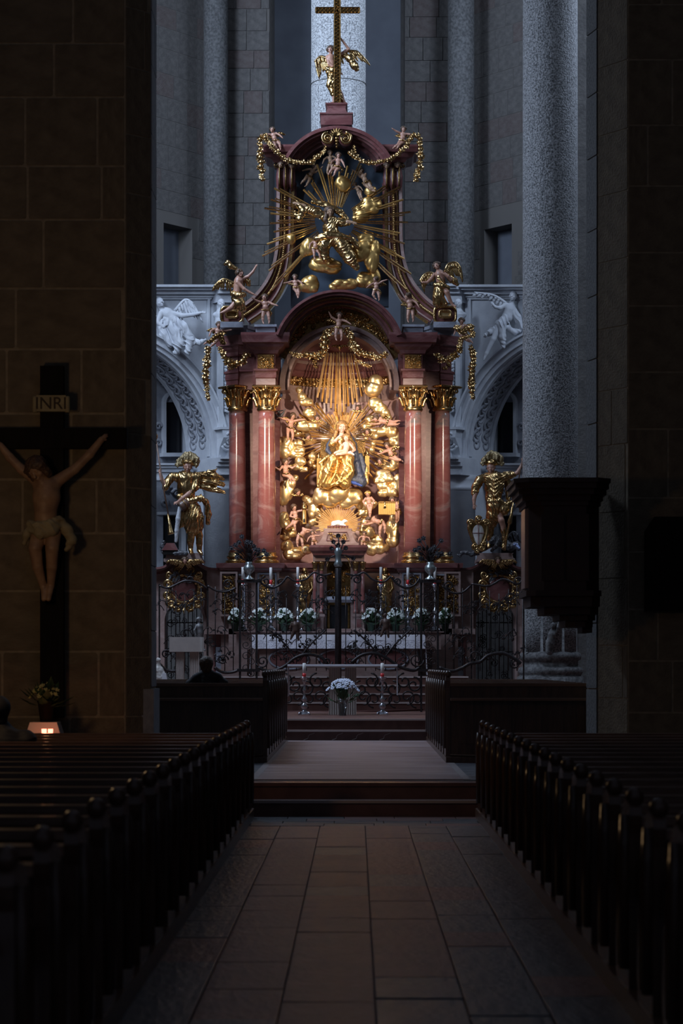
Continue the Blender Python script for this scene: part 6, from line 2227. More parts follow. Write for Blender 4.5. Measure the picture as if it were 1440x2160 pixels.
# shield
sh = Fig('cartouche_shield', 'gilded scroll shield with pale quartered field beside the dragon slayer', 'shield', 1008, 1163, 47.0)
s = sh.s
out = [(0, 58), (10, 64), (17, 60), (19, 48), (16, 30), (8, 12), (2, 2), (-6, 12), (-14, 30), (-20, 50), (-14, 60), (-7, 62)]
mb = MB().prism([(x * s, z * s) for x, z in out], -.05, .06)
mb.build('field_back', 'gold_dark', sh.root)
C = Carve()
C.ell((0, -3, 40), (13, 5, 18), 2)
C.ell((0, -3, 28), (9, 5, 16), 2)
sh.put(C, 'field', 'white_stone', .9)
MB().tube([(0, -.1, 58 * s), (0, -.105, 14 * s)], .008, 4).build('quarter_line', 'marble_red', sh.root)
MB().tube([(-13 * s, -.09, 38 * s), (13 * s, -.09, 38 * s)], .008, 4).build('quarter_line', 'marble_red', sh.root)
mb = MB()
q = bez([(x * s, -.06, z * s) for x, z in out + out[:1]], 4)
mb.tube(q, .032, 7)
for (x, z, r, a, fl) in ((-17, 60, 7, 0, 1), (17, 60, 7, 180, -1), (-6, 8, 7, 90, 1), (8, 6, 6, 90, -1), (0, 68, 6, 0, 1), (-2, 0, 5, 0, 1), (12, 16, 5, 180, 1)):
    mb.tube([(p[0], -.09, p[2]) for p in spiral((x * s, z * s), r * s, .015, a, a + fl * 520, 20)], .026, 6)
mb.build('scroll_rim', 'gold', sh.root)
dg = Fig('dragon', 'black dragon with curling tail writhing under the warrior saint on the right', 'dragon', 1040, 1166, 47.35)
C = Carve()
dg.chain(C, [(969, 1174, -6, 2), (974, 1166, -6, 3), (984, 1166, -6, 3.4), (994, 1170, -6, 4), (1006, 1164, 0, 6), (1024, 1150, 2, 9), (1044, 1140, 0, 12), (1062, 1146, 0, 10), (1076, 1154, -4, 8), (1088, 1150, -8, 6.5), (1092, 1158, -14, 4)], 3)
dg.chain(C, [(1052, 1140, -8, 5), (1044, 1154, -14, 4), (1036, 1162, -16, 3)], 1.5)
dg.chain(C, [(969, 1174, -6, 2), (964, 1170, -6, 1.2)], 1)
dg.put(C, 'body', 'dragon', 1.0, puffs(.6, .9))
wing(dg.root, dg.s, [dg.L(1066, 1140, 4), dg.L(1082, 1122, 6), dg.L(1094, 1128, 6)], (.2, 0, -1), (.5, 0, -1), 18, 24, 6, 2.6, 'dragon')
C = Carve()
dg.ell(C, 1086, 1150, -9, (7, 7, 5), 1)
dg.chain(C, [(1088, 1150, -12, 4), (1094, 1158, -18, 2.4)], 1)
dg.put(C, 'head', 'bronze_blue', .8, puffs(.9, .6))

# ---- cartouches with winged cherub heads under the saints
for sd in (0, 1):
    f = (lambda p: p) if sd == 0 else (lambda p: mir(p) + 9)
    F = Fig('cartouche', 'gilded scroll cartouche with dark red field above the ' + ('left passage behind the ambo' if sd == 0 else 'right passage near the pulpit'), 'cartouche', f(389), 1285, 47.75)
    s = F.s
    C = Carve()
    C.ell((0, -2, 42), (24, 4, 26), 2)
    F.put(C, 'field', 'marble_red', 1.2)
    mb = MB()
    rim = [(0, 72), (20, 66), (30, 50), (27, 32), (14, 18), (0, 14), (-14, 18), (-27, 32), (-30, 50), (-20, 66)]
    mb.tube([(x, -.07, z) for x, z in [(a * s, b * s) for a, b in bez([np.array(p) for p in rim + rim[:1]], 6)]], .035, 7)
    mb.build('rim', 'gold', F.root)
    for (x, z, r, a, fl) in ((-34, 52, 10, 0, 1), (34, 52, 10, 180, -1), (-36, 30, 9, 60, -1), (36, 30, 9, 120, 1), (-28, 12, 10, 90, 1), (28, 12, 10, 90, -1), (-12, 5, 9, 180, 1), (12, 5, 9, 0, -1), (-30, 72, 9, 0, -1), (30, 72, 9, 180, 1), (-14, 82, 8, 0, 1), (14, 82, 8, 180, -1)):
        MB().tube([(p[0], -.09, p[2]) for p in spiral((x * s, z * s), r * s, .018, a, a + fl * 540, 22)], [.04 - .0008 * i for i in range(23)], 6).build('scroll', 'gold' if abs(x) > 20 else 'gold_dark', F.root)
    for i in range(10):
        a = R(200 + 14 * i)
        mb = MB().leaf((30 * s * math.cos(a), -.08, (38 + 34 * math.sin(a)) * s), (math.cos(a), -.3, math.sin(a)), (0, -1, 0), .15, .08)
        mb.build('acanthus_leaf', 'gold', F.root)
    mb = MB()
    for i in range(16):
        mb.leaf((random.uniform(-22, 22) * s, -.14, random.uniform(66, 82) * s), (random.uniform(-1, 1), -.3, random.uniform(-1, .4)), (0, -1, 0), .15, .06)
    mb.build('leaf_cluster', 'dragon', F.root)
    F = cherub('cherub head with broad gilded wings at foot of the ' + ('bucket' if sd == 0 else 'lance') + ' bearing saint', f(390), 1182, 47.2, 7.2, (5, 0, 5), wings=False)
    for sg in (-1, 1):
        wing(F.root, F.s, [(0, 2, -3), (sg * 14, 0, 0), (sg * 34, 0, 1)], (sg * .5, 0, -1), (sg * .9, 0, -.5), 16, 12, 8, 2.6, 'gold')

# ---- stucco relief angels in the spandrels
for sd in (0, 1):
    d = 52.1
    F = Fig('relief_angel', 'white stucco relief angel reclining above the ' + ('left arch with draped robe' if sd == 0 else 'right arch, one hand raised'), 'relief', 380 if sd == 0 else 1060, 680, d)
    C = Carve()
    if sd == 0:
        head(C, F.L(336, 638, 2), 12, 30, -20, -5)
        F.chain(C, [(338, 648, 6, 5), (352, 660, 8, 12), (368, 676, 8, 12)], 4)
        F.chain(C, [(362, 660, 4, 6), (385, 666, 0, 5), (408, 664, -2, 4), (424, 660, -2, 3)], 2)
        hand(C, F.L(424, 660, -2), (1, 0, .1), (0, -1, .4), 13, .3)
        F.chain(C, [(340, 660, 2, 6), (332, 680, 0, 5), (345, 690, -2, 4)], 2)
    else:
        head(C, F.L(1082, 624, 2), 11, -20, 10, 0)
        F.chain(C, [(1080, 636, 6, 5), (1076, 650, 8, 12), (1070, 668, 8, 12)], 4)
        F.chain(C, [(1068, 642, 4, 5), (1054, 650, 0, 4.4), (1044, 648, -2, 3), (1040, 644, -2, 2.6)], 2)
        hand(C, F.L(1042, 646, -2), (-.6, 0, .9), (0, -1, .2), 13, .2)
        F.chain(C, [(1050, 690, 4, 8), (1040, 715, 2, 6), (1026, 745, 4, 4), (1020, 758, 4, 2)], 2)
    F.put(C, 'body', 'stucco', 1.0)
    C = Carve()
    if sd == 0:
        for pts in ([(350, 672, 6, 9), (370, 700, 3, 12), (378, 725, 2, 12), (372, 742, 4, 7)], [(362, 670, 4, 8), (388, 690, 0, 10), (402, 715, 2, 9), (396, 740, 4, 8)], [(338, 680, 6, 10), (346, 705, 5, 10), (360, 725, 5, 8)], [(400, 720, 4, 7), (420, 722, 5, 6), (432, 716, 6, 3)]):
            F.chain(C, pts, 3)
    else:
        for pts in ([(1072, 664, 6, 10), (1056, 685, 2, 11), (1058, 710, 3, 9), (1062, 730, 4, 5)], [(1080, 650, 6, 9), (1092, 670, 5, 8), (1100, 690, 5, 6)], [(1050, 690, 6, 8), (1034, 700, 6, 7), (1022, 708, 6, 4)], [(1070, 690, 6, 7), (1086, 700, 6, 6), (1098, 696, 6, 4)]):
            F.chain(C, pts, 3)
    F.put(C, 'robe', 'stucco', 1.0, folds((.8, .2, .5), .4, 2.0, 2, 4))
    if sd == 0:
        wing(F.root, F.s, [F.L(368, 655, 6), F.L(390, 632, 4), F.L(408, 640, 4)], (.1, 0, -1), (.6, 0, -1), 24, 50, 8, 3.4, 'stucco')
    else:
        wing(F.root, F.s, [F.L(1070, 640, 8), F.L(1040, 622, 6), F.L(1000, 616, 6)], (-.2, 0, -1), (-.8, 0, -.4), 16, 14, 9, 3.2, 'stucco')
    bx_ = 466 if sd == 0 else 966
    F = Fig('stucco_bust', 'white stucco bust on the pilaster ' + ('left of the kneeling angel' if sd == 0 else 'right of the seated angel'), 'bust', bx_, 690, 52.6)
    C = Carve()
    head(C, F.L(bx_, 640, 0), 10, 25 if sd == 0 else -10, 0, 0)
    F.chain(C, [(bx_, 650, 2, 5), (bx_, 662, 4, 12), (bx_, 680, 5, 13), (bx_, 700, 6, 9)], 4)
    F.chain(C, [(bx_ - 12, 664, 4, 6), (bx_ + 12, 664, 4, 6)], 3)
    F.put(C, 'body', 'stucco', 1.0, folds((.3, 0, 1), .5, .5))
# ================================================================== HIGH ALTAR TABLE
MY = 45.9
ms = MY / 4800
mensa = thing('high_altar_table', 'high altar table of pink marble behind the iron screen', 'altar table', (X(714, MY), MY, 1.3))
zt = Z(1340, MY) - 1.3
MB().box(-1.60, 1.60, 0, .72, 0, zt - .10).build('body', 'marble_pink', mensa)
MB().rings([(zt - .12, -1.62, 1.62, -.03, .74), (zt - .08, -1.68, 1.68, -.10, .74), (zt, -1.70, 1.70, -.12, .74)]).build('slab', 'marble_pink', mensa)
for i in range(3):
    c = -1.0 + i * 1.0
    mb = MB()
    mb.tube([(x, -.02, z) for x, _, z in [(c + .40 * math.cos(t * .2618), 0, .34 + .20 * math.sin(t * .2618)) for t in range(25)]], .022, 6)
    mb.build('oval_moulding', 'marble_grey', mensa)
    mb = MB().prism([(c + .39 * math.cos(t * .2618), .34 + .19 * math.sin(t * .2618)) for t in range(24)], -.02, .02)
    mb.build('oval_panel', 'marble_red', mensa)
cl_ = thing('altar_cloth', 'white lace-edged altar cloth draped over the high altar table', 'cloth', (X(714, MY), MY, Z(1340, MY)))
mb = MB().box(-1.74, 1.74, -.14, .72, 0.002, .012)
mb.build('top', 'white_cloth', cl_)


def drop(x0, x1, y, z0, z1, n=60, amp=.012, axis='x', slant=0.0):
    vs, fs = [], []
    for i in range(n + 1):
        t = i / n
        for j, z in enumerate((z0, (z0 + z1) / 2, z1)):
            w = amp * math.sin(t * 40) * j / 2 + amp * .6 * math.sin(t * 91 + 1) * j / 2
            if axis == 'x':
                vs.append((x0 + (x1 - x0) * t, y + w, z))
            else:
                vs.append((y + w + slant * j / 2, x0 + (x1 - x0) * t, z))
    m = len(vs)
    off = np.array((0, .006, 0)) if axis == 'x' else np.array((.006, 0, 0))
    vs = [np.array(v) for v in vs]
    vs = vs + [v + off for v in vs]
    for i in range(n):
        for j in range(2):
            a = i * 3 + j
            fs.append((a, a + 3, a + 4, a + 1))
            fs.append((m + a + 1, m + a + 4, m + a + 3, m + a))
    return MB().add(vs, fs, True)


drop(-1.74, 1.74, -.145, .012, -.10).build('front_fall', 'white_cloth', cl_)
drop(-1.74, 1.74, -.150, -.10, -.27, amp=.016).build('lace_border', 'lace', cl_)
drop(-.14, .5, -1.745, .012, -.80, 12, .01, 'y', -.05).build('side_fall', 'white_cloth', cl_)
drop(-.14, .5, 1.735, .012, -.80, 12, .01, 'y', .05).build('side_fall', 'white_cloth', cl_)

grad = thing('gradine', 'long pink marble shelf behind the altar table carrying candlesticks and flowers', 'shelf', (X(714, 46.75), 46.75, Z(1334, 46.75)))
MB().rings([(-.35, -2.1, 2.1, 0, .22), (-.02, -2.1, 2.1, 0, .22), (0, -2.16, 2.16, -.08, .22), (.02, -2.16, 2.16, -.08, .22)]).build('ledge', 'marble_pink', grad)
ZG = Z(1334, 46.75) + .02


def candlestick(label, px, Y, zb, h, hc, group, m='silver', r=1.0):
    t = thing('candlestick', label, 'candlestick', (X(px, Y), Y, zb), group)
    k = h
    prof = [(.0, .10 * k), (.055 * r, .10 * k), (.05 * r, .13 * k), (.03 * r, .16 * k), (.06 * r, .22 * k), (.065 * r, .27 * k), (.03 * r, .32 * k), (.022 * r, .36 * k), (.05 * r, .41 * k), (.052 * r, .44 * k), (.022 * r, .49 * k), (.018 * r, .62 * k), (.035 * r, .66 * k), (.018 * r, .70 * k), (.020 * r, .86 * k), (.045 * r, .90 * k), (.03 * r, .93 * k), (.075 * r, .97 * k), (.08 * r, k), (.0, k)]
    MB().lathe(prof, seg=12).build('stem', m, t)
    mb = MB().rings([(.03, -.10 * r, .10 * r, -.10 * r, .10 * r), (.05 * k, -.085 * r, .085 * r, -.085 * r, .085 * r), (.105 * k, -.05 * r, .05 * r, -.05 * r, .05 * r)])
    mb.build('base', m, t)
    for a in range(4):
        q = R(45 + 90 * a)
        x, y = .12 * r * math.cos(q), .12 * r * math.sin(q)
        MB().tube([(x * .6, y * .6, .06), (x, y, .05), (x * 1.2, y * 1.2, .018)], [.02 * r, .018 * r, .014 * r], 6).build('foot', m, t)
    MB().lathe([(.031, k - .01), (.031, k + hc * .27)], seg=12).build('candle_sleeve', 'red_plastic', t)
    c = MB().lathe([(.029, k + hc * .27), (.029, k + hc), (.0, k + hc + .004)], seg=12).build('candle', 'wax', t)
    MB().tube([(0, 0, k + hc), (.004, 0, k + hc + .02)], .003, 4).build('wick', 'ink', c)
    return t


ords = ('outermost', 'middle', 'innermost')
for i, px in enumerate((512, 571, 628, 803, 860, 917)):
    sd = 'left' if i < 3 else 'right'
    od = ords[i] if i < 3 else ords[5 - i]
    top = Z(1196 if i not in (1, 4) else 1197, 46.8)
    hc = .35
    candlestick('tall silver candlestick with white candle, ' + od + ' on the ' + sd + ' of the gradine', px, 46.85, ZG, top - hc - ZG, hc, 'silver candlesticks on the gradine')


def blossom_mesh(m):
    mb = MB()
    for i in range(6):
        a = i * math.pi / 3
        mb.leaf((0, 0, 0), (math.cos(a), -.55, math.sin(a)), (0, -1, .2), 1.1, .85, curl=.5)
    mb.ball((0, -.25, 0), .32, 6, 4)
    return mesh_of(mb, 'blossom', m)


BLOS = {m: blossom_mesh(m) for m in ('petal', 'petal_blue', 'petal_yellow')}
LEAFM = mesh_of(MB().leaf((0, 0, 0), (0, 0, 1), (0, -1, 0), 1, .5), 'leaf', 'leaf')
LEAFP = mesh_of(MB().leaf((0, 0, 0), (0, 0, 1), (0, -1, 0), 1, .5), 'leaf_pale', 'leaf_pale')


def flower_pot(label, x, Y, z, w, h, n, seed, pm='petal', pot='pot_green', group='white potted flowers on the gradine', fh=.45, leafmesh=None, br=.035, nl=26, pot_h=.16):
    rs = random.Random(seed)
    t = thing('potted_flowers', label, 'flowers', (x, Y, z), group)
    MB().lathe([(.06, 0), (.085, pot_h), (.092, pot_h), (.092, pot_h + .02), (.07, pot_h + .02), (.065, pot_h - .02), (.0, pot_h - .02)], seg=14).build('pot', pot, t)
    st = MB()
    for i in range(nl):
        a, e_ = rs.uniform(0, 6.28), rs.uniform(.1, 1.2)
        d = Vector((math.cos(a) * math.cos(e_), math.sin(a) * math.cos(e_), math.sin(e_)))
        p = Vector((0, 0, pot_h * .7)) + Vector((d.x * w * .5, d.y * w * .42, d.z * h * .55)) * rs.uniform(.3, 1)
        o = inst('leaf', leafmesh or LEAFM, t, p, d.to_track_quat('Z', 'Y').to_euler(), rs.uniform(.11, .19))
    for i in range(n):
        a = rs.uniform(0, 6.28)
        rr = math.sqrt(rs.random())
        x_, y_ = rr * math.cos(a) * w / 2, rr * math.sin(a) * w / 2 * .7
        zz = h - (rr ** 2) * h * fh + rs.uniform(-.015, .015)
        d = Vector((x_ / w, y_ / w - .35, .55))
        o = inst('blossom', BLOS[pm], t, (x_, y_, zz), (d.to_track_quat('-Y', 'Z')).to_euler(), br * rs.uniform(.8, 1.2))
    for i in range(5):
        a = rs.uniform(0, 6.28)
        st.tube([(0, 0, pot_h), (.03 * math.cos(a), .03 * math.sin(a), h * .5), (w * .3 * math.cos(a), w * .3 * math.sin(a), h * .85)], .006, 4)
    st.build('stems', 'leaf', t)
    return t


locs = ('leftmost, beside the outermost left candlestick', 'second from left, between two candlesticks', 'third from left', 'fourth from left, next to the tabernacle',
        'first right of the tabernacle', 'second right of the tabernacle', 'third right of the tabernacle', 'rightmost, beside the outermost right candlestick')
for i, (px, w) in enumerate(((495, .24), (545, .34), (599, .38), (650, .34), (782, .34), (834, .38), (888, .34), (939, .26))):
    flower_pot('white flowering pot plant on the gradine, ' + locs[i], X(px, 46.62), 46.72 if i in (0, 7) else 46.66, ZG, w, .46, 40, 100 + i, fh=.42, br=.048, nl=64)

# ================================================================== TABERNACLE
TY = 46.95
tb = thing('tabernacle', 'pink marble tabernacle with small columns and arched gilded niche on the altar', 'tabernacle', (X(714, TY), TY, ZG))
t0 = X(714, TY)


def tx(px): return X(px, TY) - t0
def tz(py): return Z(py, TY) - ZG


MB().rings([(tz(1172), tx(660), tx(768), -.16, .5), (tz(1168), tx(660), tx(768), -.18, .5), (tz(1163), tx(655), tx(773), -.26, .5), (tz(1156), tx(652), tx(776), -.30, .5), (tz(1151), tx(655), tx(773), -.28, .5)]).build('cornice', 'marble_red', tb)
MB().box(tx(660), tx(768), -.05, .5, tz(1184), tz(1172)).build('frieze', 'marble_pink', tb)
mb = MB()
for a, b in ((660, 689), (739, 768)):
    mb.box(tx(a), tx(b), .06, .5, 0, tz(1184))
mb.build('side_wall', 'marble_pink', tb)
MB().box(tx(688), tx(740), .32, .5, 0, tz(1184)).build('niche_back', 'gold_dark', tb)
mb = MB()
n = 14
arch = [(tx(689 + 50 * i / n), tz(1196 - 28 * math.sqrt(max(0, 1 - ((i - n / 2) / (n / 2)) ** 2)))) for i in range(n + 1)]
mb.prism([(tx(688), tz(1196))] + arch + [(tx(740), tz(1196)), (tx(740), tz(1165)), (tx(688), tz(1165))], -.03, .3)
mb.build('spandrel', 'marble_pink', tb)
MB().tube([(x, -.04, z) for x, z in arch], .018, 6).build('arch_moulding', 'gold', tb)
for px in (664, 678, 750, 765):
    o = MB().lathe([(.055, 0), (.055, .04), (.042, .06), (.040, .5), (.035, .88)], seg=16).build('column', 'marble_column', tb, (tx(px), -.06, tz(1294)))
    MB().lathe([(.036, .88), (.05, .93), (.045, .98), (.065, 1.04), (.07, 1.06), (.0, 1.06)], seg=12).build('capital', 'gold', o)
for px in (671, 757):
    MB().rings([(0, tx(px - 13), tx(px + 13), -.16, .3), (.04, tx(px - 13), tx(px + 13), -.16, .3), (.06, tx(px - 11), tx(px + 11), -.14, .3), (.28, tx(px - 11), tx(px + 11), -.14, .3), (.31, tx(px - 14), tx(px + 14), -.18, .3), (.36, tx(px - 14), tx(px + 14), -.18, .3)]).build('pedestal', 'marble_pink', tb)
    MB().box(tx(px - 5), tx(px + 5), -.155, -.13, .09, .25).build('pedestal_panel', 'marble_red', tb)
mb = MB()
filigree(mb, lambda u, v: (tx(692 + 44 * u), .30, tz(1258 - 20 * v)), 22, .04, .07, .012, 8)
filigree(mb, lambda u, v: (tx(692 + 44 * u), .30, tz(1225 - 22 * v)), 14, .04, .06, .010, 9)
stuff(mb.build('gilded_relief', 'gold', tb))
for i in range(13):
    a = R(-75 + 150 * i / 12)
    MB().tube([(tx(714), .27, tz(1205)), (tx(714) + .22 * math.sin(a), .28, tz(1205) + .2 * math.cos(a))], [.006, .014], 4).build('ray', 'gold_dark', tb)
MB().rings([(0, tx(688), tx(740), -.10, .4), (.06, tx(688), tx(740), -.10, .4)]).build('sill', 'marble_pink', tb)
dr = MB().box(tx(693), tx(735), .10, .3, .06, tz(1276)).build('door', 'window_dark', tb)
mb = MB()
for (a, b, c, d) in ((691, 695, 1274, 1330), (733, 737, 1274, 1330), (691, 737, 1271, 1276)):
    mb.box(tx(a), tx(b), .05, .3, tz(d), tz(c))
mb.build('door_frame', 'gold_dark', dr)
MB().rings([(tz(1271), tx(686), tx(742), .0, .3), (tz(1265), tx(684), tx(744), -.06, .3), (tz(1258), tx(688), tx(740), .0, .3)]).build('door_cornice', 'marble_grey', tb)

# gilded figures in the side niches of the pedestal zone
for i, px in enumerate((643, 812)):
    F = Fig('niche_figure', 'gilded seated prophet figure in the shadow ' + ('left' if i == 0 else 'right') + ' of the tabernacle', 'statue', px, 1296, 47.2)
    C = Carve()
    head(C, F.L(px, 1206, -3), 9, 10 - 20 * i, 0, 10)
    F.chain(C, [(px - 13, 1226, -3, 4), (px - 15, 1242, -8, 3.4), (px - 6, 1250, -12, 2.6)], 1)
    F.chain(C, [(px + 13, 1226, -3, 4), (px + 16, 1242, -8, 3.4), (px + 8, 1252, -12, 2.6)], 1)
    F.chain(C, [(px, 1210, -1, 4), (px, 1222, 0, 6), (px - 13, 1226, -3, 4)], 2)
    F.chain(C, [(px, 1222, 0, 6), (px + 13, 1226, -3, 4)], 2)
    F.put(C, 'body', 'gold_dark', .9)
    C = Carve()
    F.chain(C, [(px, 1222, 0, 14), (px, 1245, 0, 15), (px - 3, 1268, -4, 15), (px, 1292, -2, 16)], 4)
    F.chain(C, [(px - 14, 1222, 0, 7), (px + 14, 1222, 0, 7)], 3)
    F.put(C, 'robe', 'gold', 1.0, folds((1, .2, .3), .45, 1.6, 2, 3 + i))

# ================================================================== WROUGHT IRON SCREEN
GY = 42.0
gs = GY / 4800
grille = thing('iron_screen', 'wrought iron choir screen with scrolls and leaf tendrils before the high altar', 'screen', (0, GY, .66))


def gp(px, py, o=0.0): return (X(px, GY), o, Z(py, GY) - .66)


def gbar(name, pts, r, m='iron', seg=6):
    return MB().tube(pts, r, seg).build(name, m, grille)


GB = Z(1500, GY)
# posts and the framed pillars carrying vases
for cx in (524, 906):
    for px in (cx - 18, cx + 17):
        MB().box(X(px - 2.2, GY), X(px + 2.2, GY), -.03, .03, 0, Z(1226, GY) - .66).build('post', 'iron', grille)
    for py in (1226, 1414):
        MB().box(X(cx - 24, GY), X(cx + 24, GY), -.07, .07, Z(py + 3, GY) - .66, Z(py - 3, GY) - .66).build('cap_rail', 'iron', grille)
    rs = random.Random(cx)
    for py in range(1240, 1410, 24):
        fl = rs.choice((-1, 1))
        gbar('scroll', [(p[0], -.02, p[2]) for p in spiral((X(cx - 5, GY), Z(py, GY) - .66), .085, .02, 0, fl * 480)], .0075)
        gbar('scroll', [(p[0], -.02, p[2]) for p in spiral((X(cx + 6, GY), Z(py + 12, GY) - .66), .075, .02, 180, 180 - fl * 480)], .0075)
for cx in (336, 438, 994, 1104):
    MB().box(X(cx - 1.6, GY), X(cx + 1.6, GY), -.02, .02, 0, Z(1232, GY) - .66).build('post', 'iron', grille)
# centre post with leafy top
MB().lathe([(.06, 0), (.06, Z(1200, GY) - .66), (.05, Z(1198, GY) - .66)], (X(713, GY), 0, 0), 10).build('centre_post', 'iron', grille)
MB().lathe([(.06, 0), (.085, .05), (.06, .10), (.05, .2), (.075, .28), (.05, .34), (.03, .36)], (X(713, GY), 0, Z(1196, GY) - .66), 12).build('post_finial', 'pewter', grille)
mb = MB()
for (x, y) in ((713, 1130), (703, 1143), (724, 1143), (699, 1157), (729, 1156), (713, 1150), (690, 1180), (745, 1178)):
    mb.tube([gp(713, 1170), gp((x + 713) / 2 + 2, (y + 1165) / 2), gp(x, y)], .012, 5)
    for k in range(8):
        a = k * .785
        mb.leaf(gp(x, y), (math.cos(a), -.3, math.sin(a)), (0, -1, 0), .055, .04)
mb.build('flower_finial', 'iron', grille)
# vertical bars with swagged top line
def top_line(px):
    for (a, b) in ((340, 436), (440, 506), (546, 711), (716, 888), (926, 992), (998, 1102)):
        if a <= px <= b:
            t = (px - a) / (b - a)
            return 1232 - 12 * math.cos(2 * math.pi * t) + (6 if b - a > 120 else 0)
    return 1230


for px in [352, 371, 390, 409, 424, 454, 474, 492] + list(range(562, 705, 21)) + list(range(729, 885, 21)) + [939, 957, 975, 1012, 1032, 1052, 1072, 1090]:
    gbar('bar', [gp(px, 1415), gp(px, top_line(px) + 8)], .0095, seg=5)
# swags along the top and curved base rails
for (pts, r) in (([(545, 1220), (556, 1234), (575, 1240), (592, 1232), (606, 1216)], .022), ([(606, 1216), (622, 1226), (645, 1222), (662, 1208), (680, 1214), (700, 1210)], .018),
                 ([(885, 1220), (874, 1234), (855, 1240), (838, 1232), (824, 1216)], .022), ([(824, 1216), (808, 1228), (785, 1222), (768, 1208), (750, 1214), (728, 1210)], .018),
                 ([(438, 1236), (456, 1246), (478, 1248), (498, 1240)], .02), ([(992, 1236), (974, 1250), (952, 1250), (932, 1236)], .02),
                 ([(336, 1236), (356, 1240), (388, 1226), (415, 1228), (438, 1242)], .02), ([(1104, 1220), (1090, 1232), (1060, 1222), (1030, 1236), (994, 1232)], .02),
                 ([(452, 1408), (470, 1418), (490, 1418), (506, 1412)], .03), ([(545, 1408), (560, 1414), (580, 1414), (602, 1404), (622, 1388), (648, 1380), (676, 1386), (690, 1400)], .032),
                 ([(885, 1408), (872, 1414), (852, 1410), (835, 1402), (815, 1388), (790, 1378), (762, 1382), (740, 1398)], .032),
                 ([(926, 1408), (950, 1416), (972, 1410), (990, 1400), (1012, 1396), (1030, 1382), (1060, 1378), (1085, 1390), (1098, 1400)], .034),
                 ([(336, 1400), (352, 1414), (372, 1416)], .03)):
    gbar('swag_rail', [gp(a, b, -.03) for a, b in bez(pts, 6)], r, seg=7)
# large scroll circles and tendrils
rs = random.Random(44)
for (x, y, r, a0, turn) in ((553, 1395, 14, 200, 560), (690, 1396, 11, 0, -520), (738, 1396, 11, 180, 520), (878, 1392, 16, 0, -560), (1000, 1385, 18, 180, 560), (470, 1392, 12, 0, 520), (676, 1222, 12, 0, 540), (752, 1222, 12, 180, -540), (560, 1226, 11, 90, 500), (870, 1226, 11, 90, -500), (592, 1228, 8, 0, 480), (838, 1228, 8, 180, -480), (480, 1232, 10, 0, 500), (946, 1236, 10, 180, -500), (350, 1380, 10, 0, 480), (1085, 1400, 12, 90, 560), (1092, 1226, 9, 0, 520), (400, 1222, 9, 180, 500)):
    gbar('scroll', [(p[0], -.03, p[2]) for p in spiral((X(x, GY), Z(y, GY) - .66), r * gs, .02, a0, a0 + turn)], .015)
LEAFI = mesh_of(MB().leaf((0, 0, 0), (0, 0, 1), (0, -1, 0), 1, .6), 'iron_leaf', 'iron')
for bay in ((345, 432), (446, 500), (548, 706), (720, 884), (932, 988), (1002, 1098)):
    n = int((bay[1] - bay[0]) / 4)
    for i in range(n):
        x, y = rs.uniform(*bay), rs.choice((rs.uniform(1255, 1300), rs.uniform(1330, 1400)))
        d = rs.choice((-1, 1))
        pts = bez([(x, y), (x + d * 7, y - 10), (x + d * 16, y - 12), (x + d * 20, y - 4), (x + d * 15, y)], 4)
        gbar('tendril', [gp(a, b, -.015) for a, b in pts], .008, seg=5)
        for k in range(3):
            q = pts[rs.randrange(len(pts))]
            a = rs.uniform(0, 6.28)
            inst('leaf', LEAFI, grille, gp(q[0], q[1], -.02), (0, a, 0), rs.uniform(.05, .085))
# V-shaped branching stems in the gate wings
for cx in (628, 806):
    for sg in (-1, 1):
        pts = bez([(cx, 1395), (cx + sg * 16, 1372), (cx + sg * 36, 1350), (cx + sg * 60, 1328)], 6)
        gbar('branch', [gp(a, b, -.03) for a, b in pts], .016)
        for k in range(4, len(pts), 3):
            s2 = rs.choice((-1, 1))
            gbar('scroll', [(p[0], -.03, p[2]) for p in spiral((X(pts[k][0], GY) + .05 * s2, Z(pts[k][1], GY) - .66 + .04), .065, .015, 200, 200 + s2 * 420, 14)], .008, seg=5)
            inst('leaf', LEAFI, grille, gp(pts[k][0], pts[k][1], -.04), (0, rs.uniform(0, 6), 0), .09)
# lower scroll panels between volksaltar and steps
for i, px in enumerate((600, 622, 645, 668, 690, 760, 782, 805, 828, 852, 872)):
    fl = 1 if i % 2 else -1
    gbar('scroll', [(p[0], -.02, p[2]) for p in spiral((X(px, GY), Z(1437 + 8 * (i % 3), GY) - .66), .15, .03, 90, 90 + fl * 470)], .017)
    gbar('scroll', [(p[0], -.02, p[2]) for p in spiral((X(px + 6, GY), Z(1476 - 6 * (i % 2), GY) - .66), .15, .03, 270, 270 + fl * 430)], .015)
gbar('base_rail', [gp(580, 1502), gp(712, 1503), gp(892, 1497)], .02, 'iron_red')

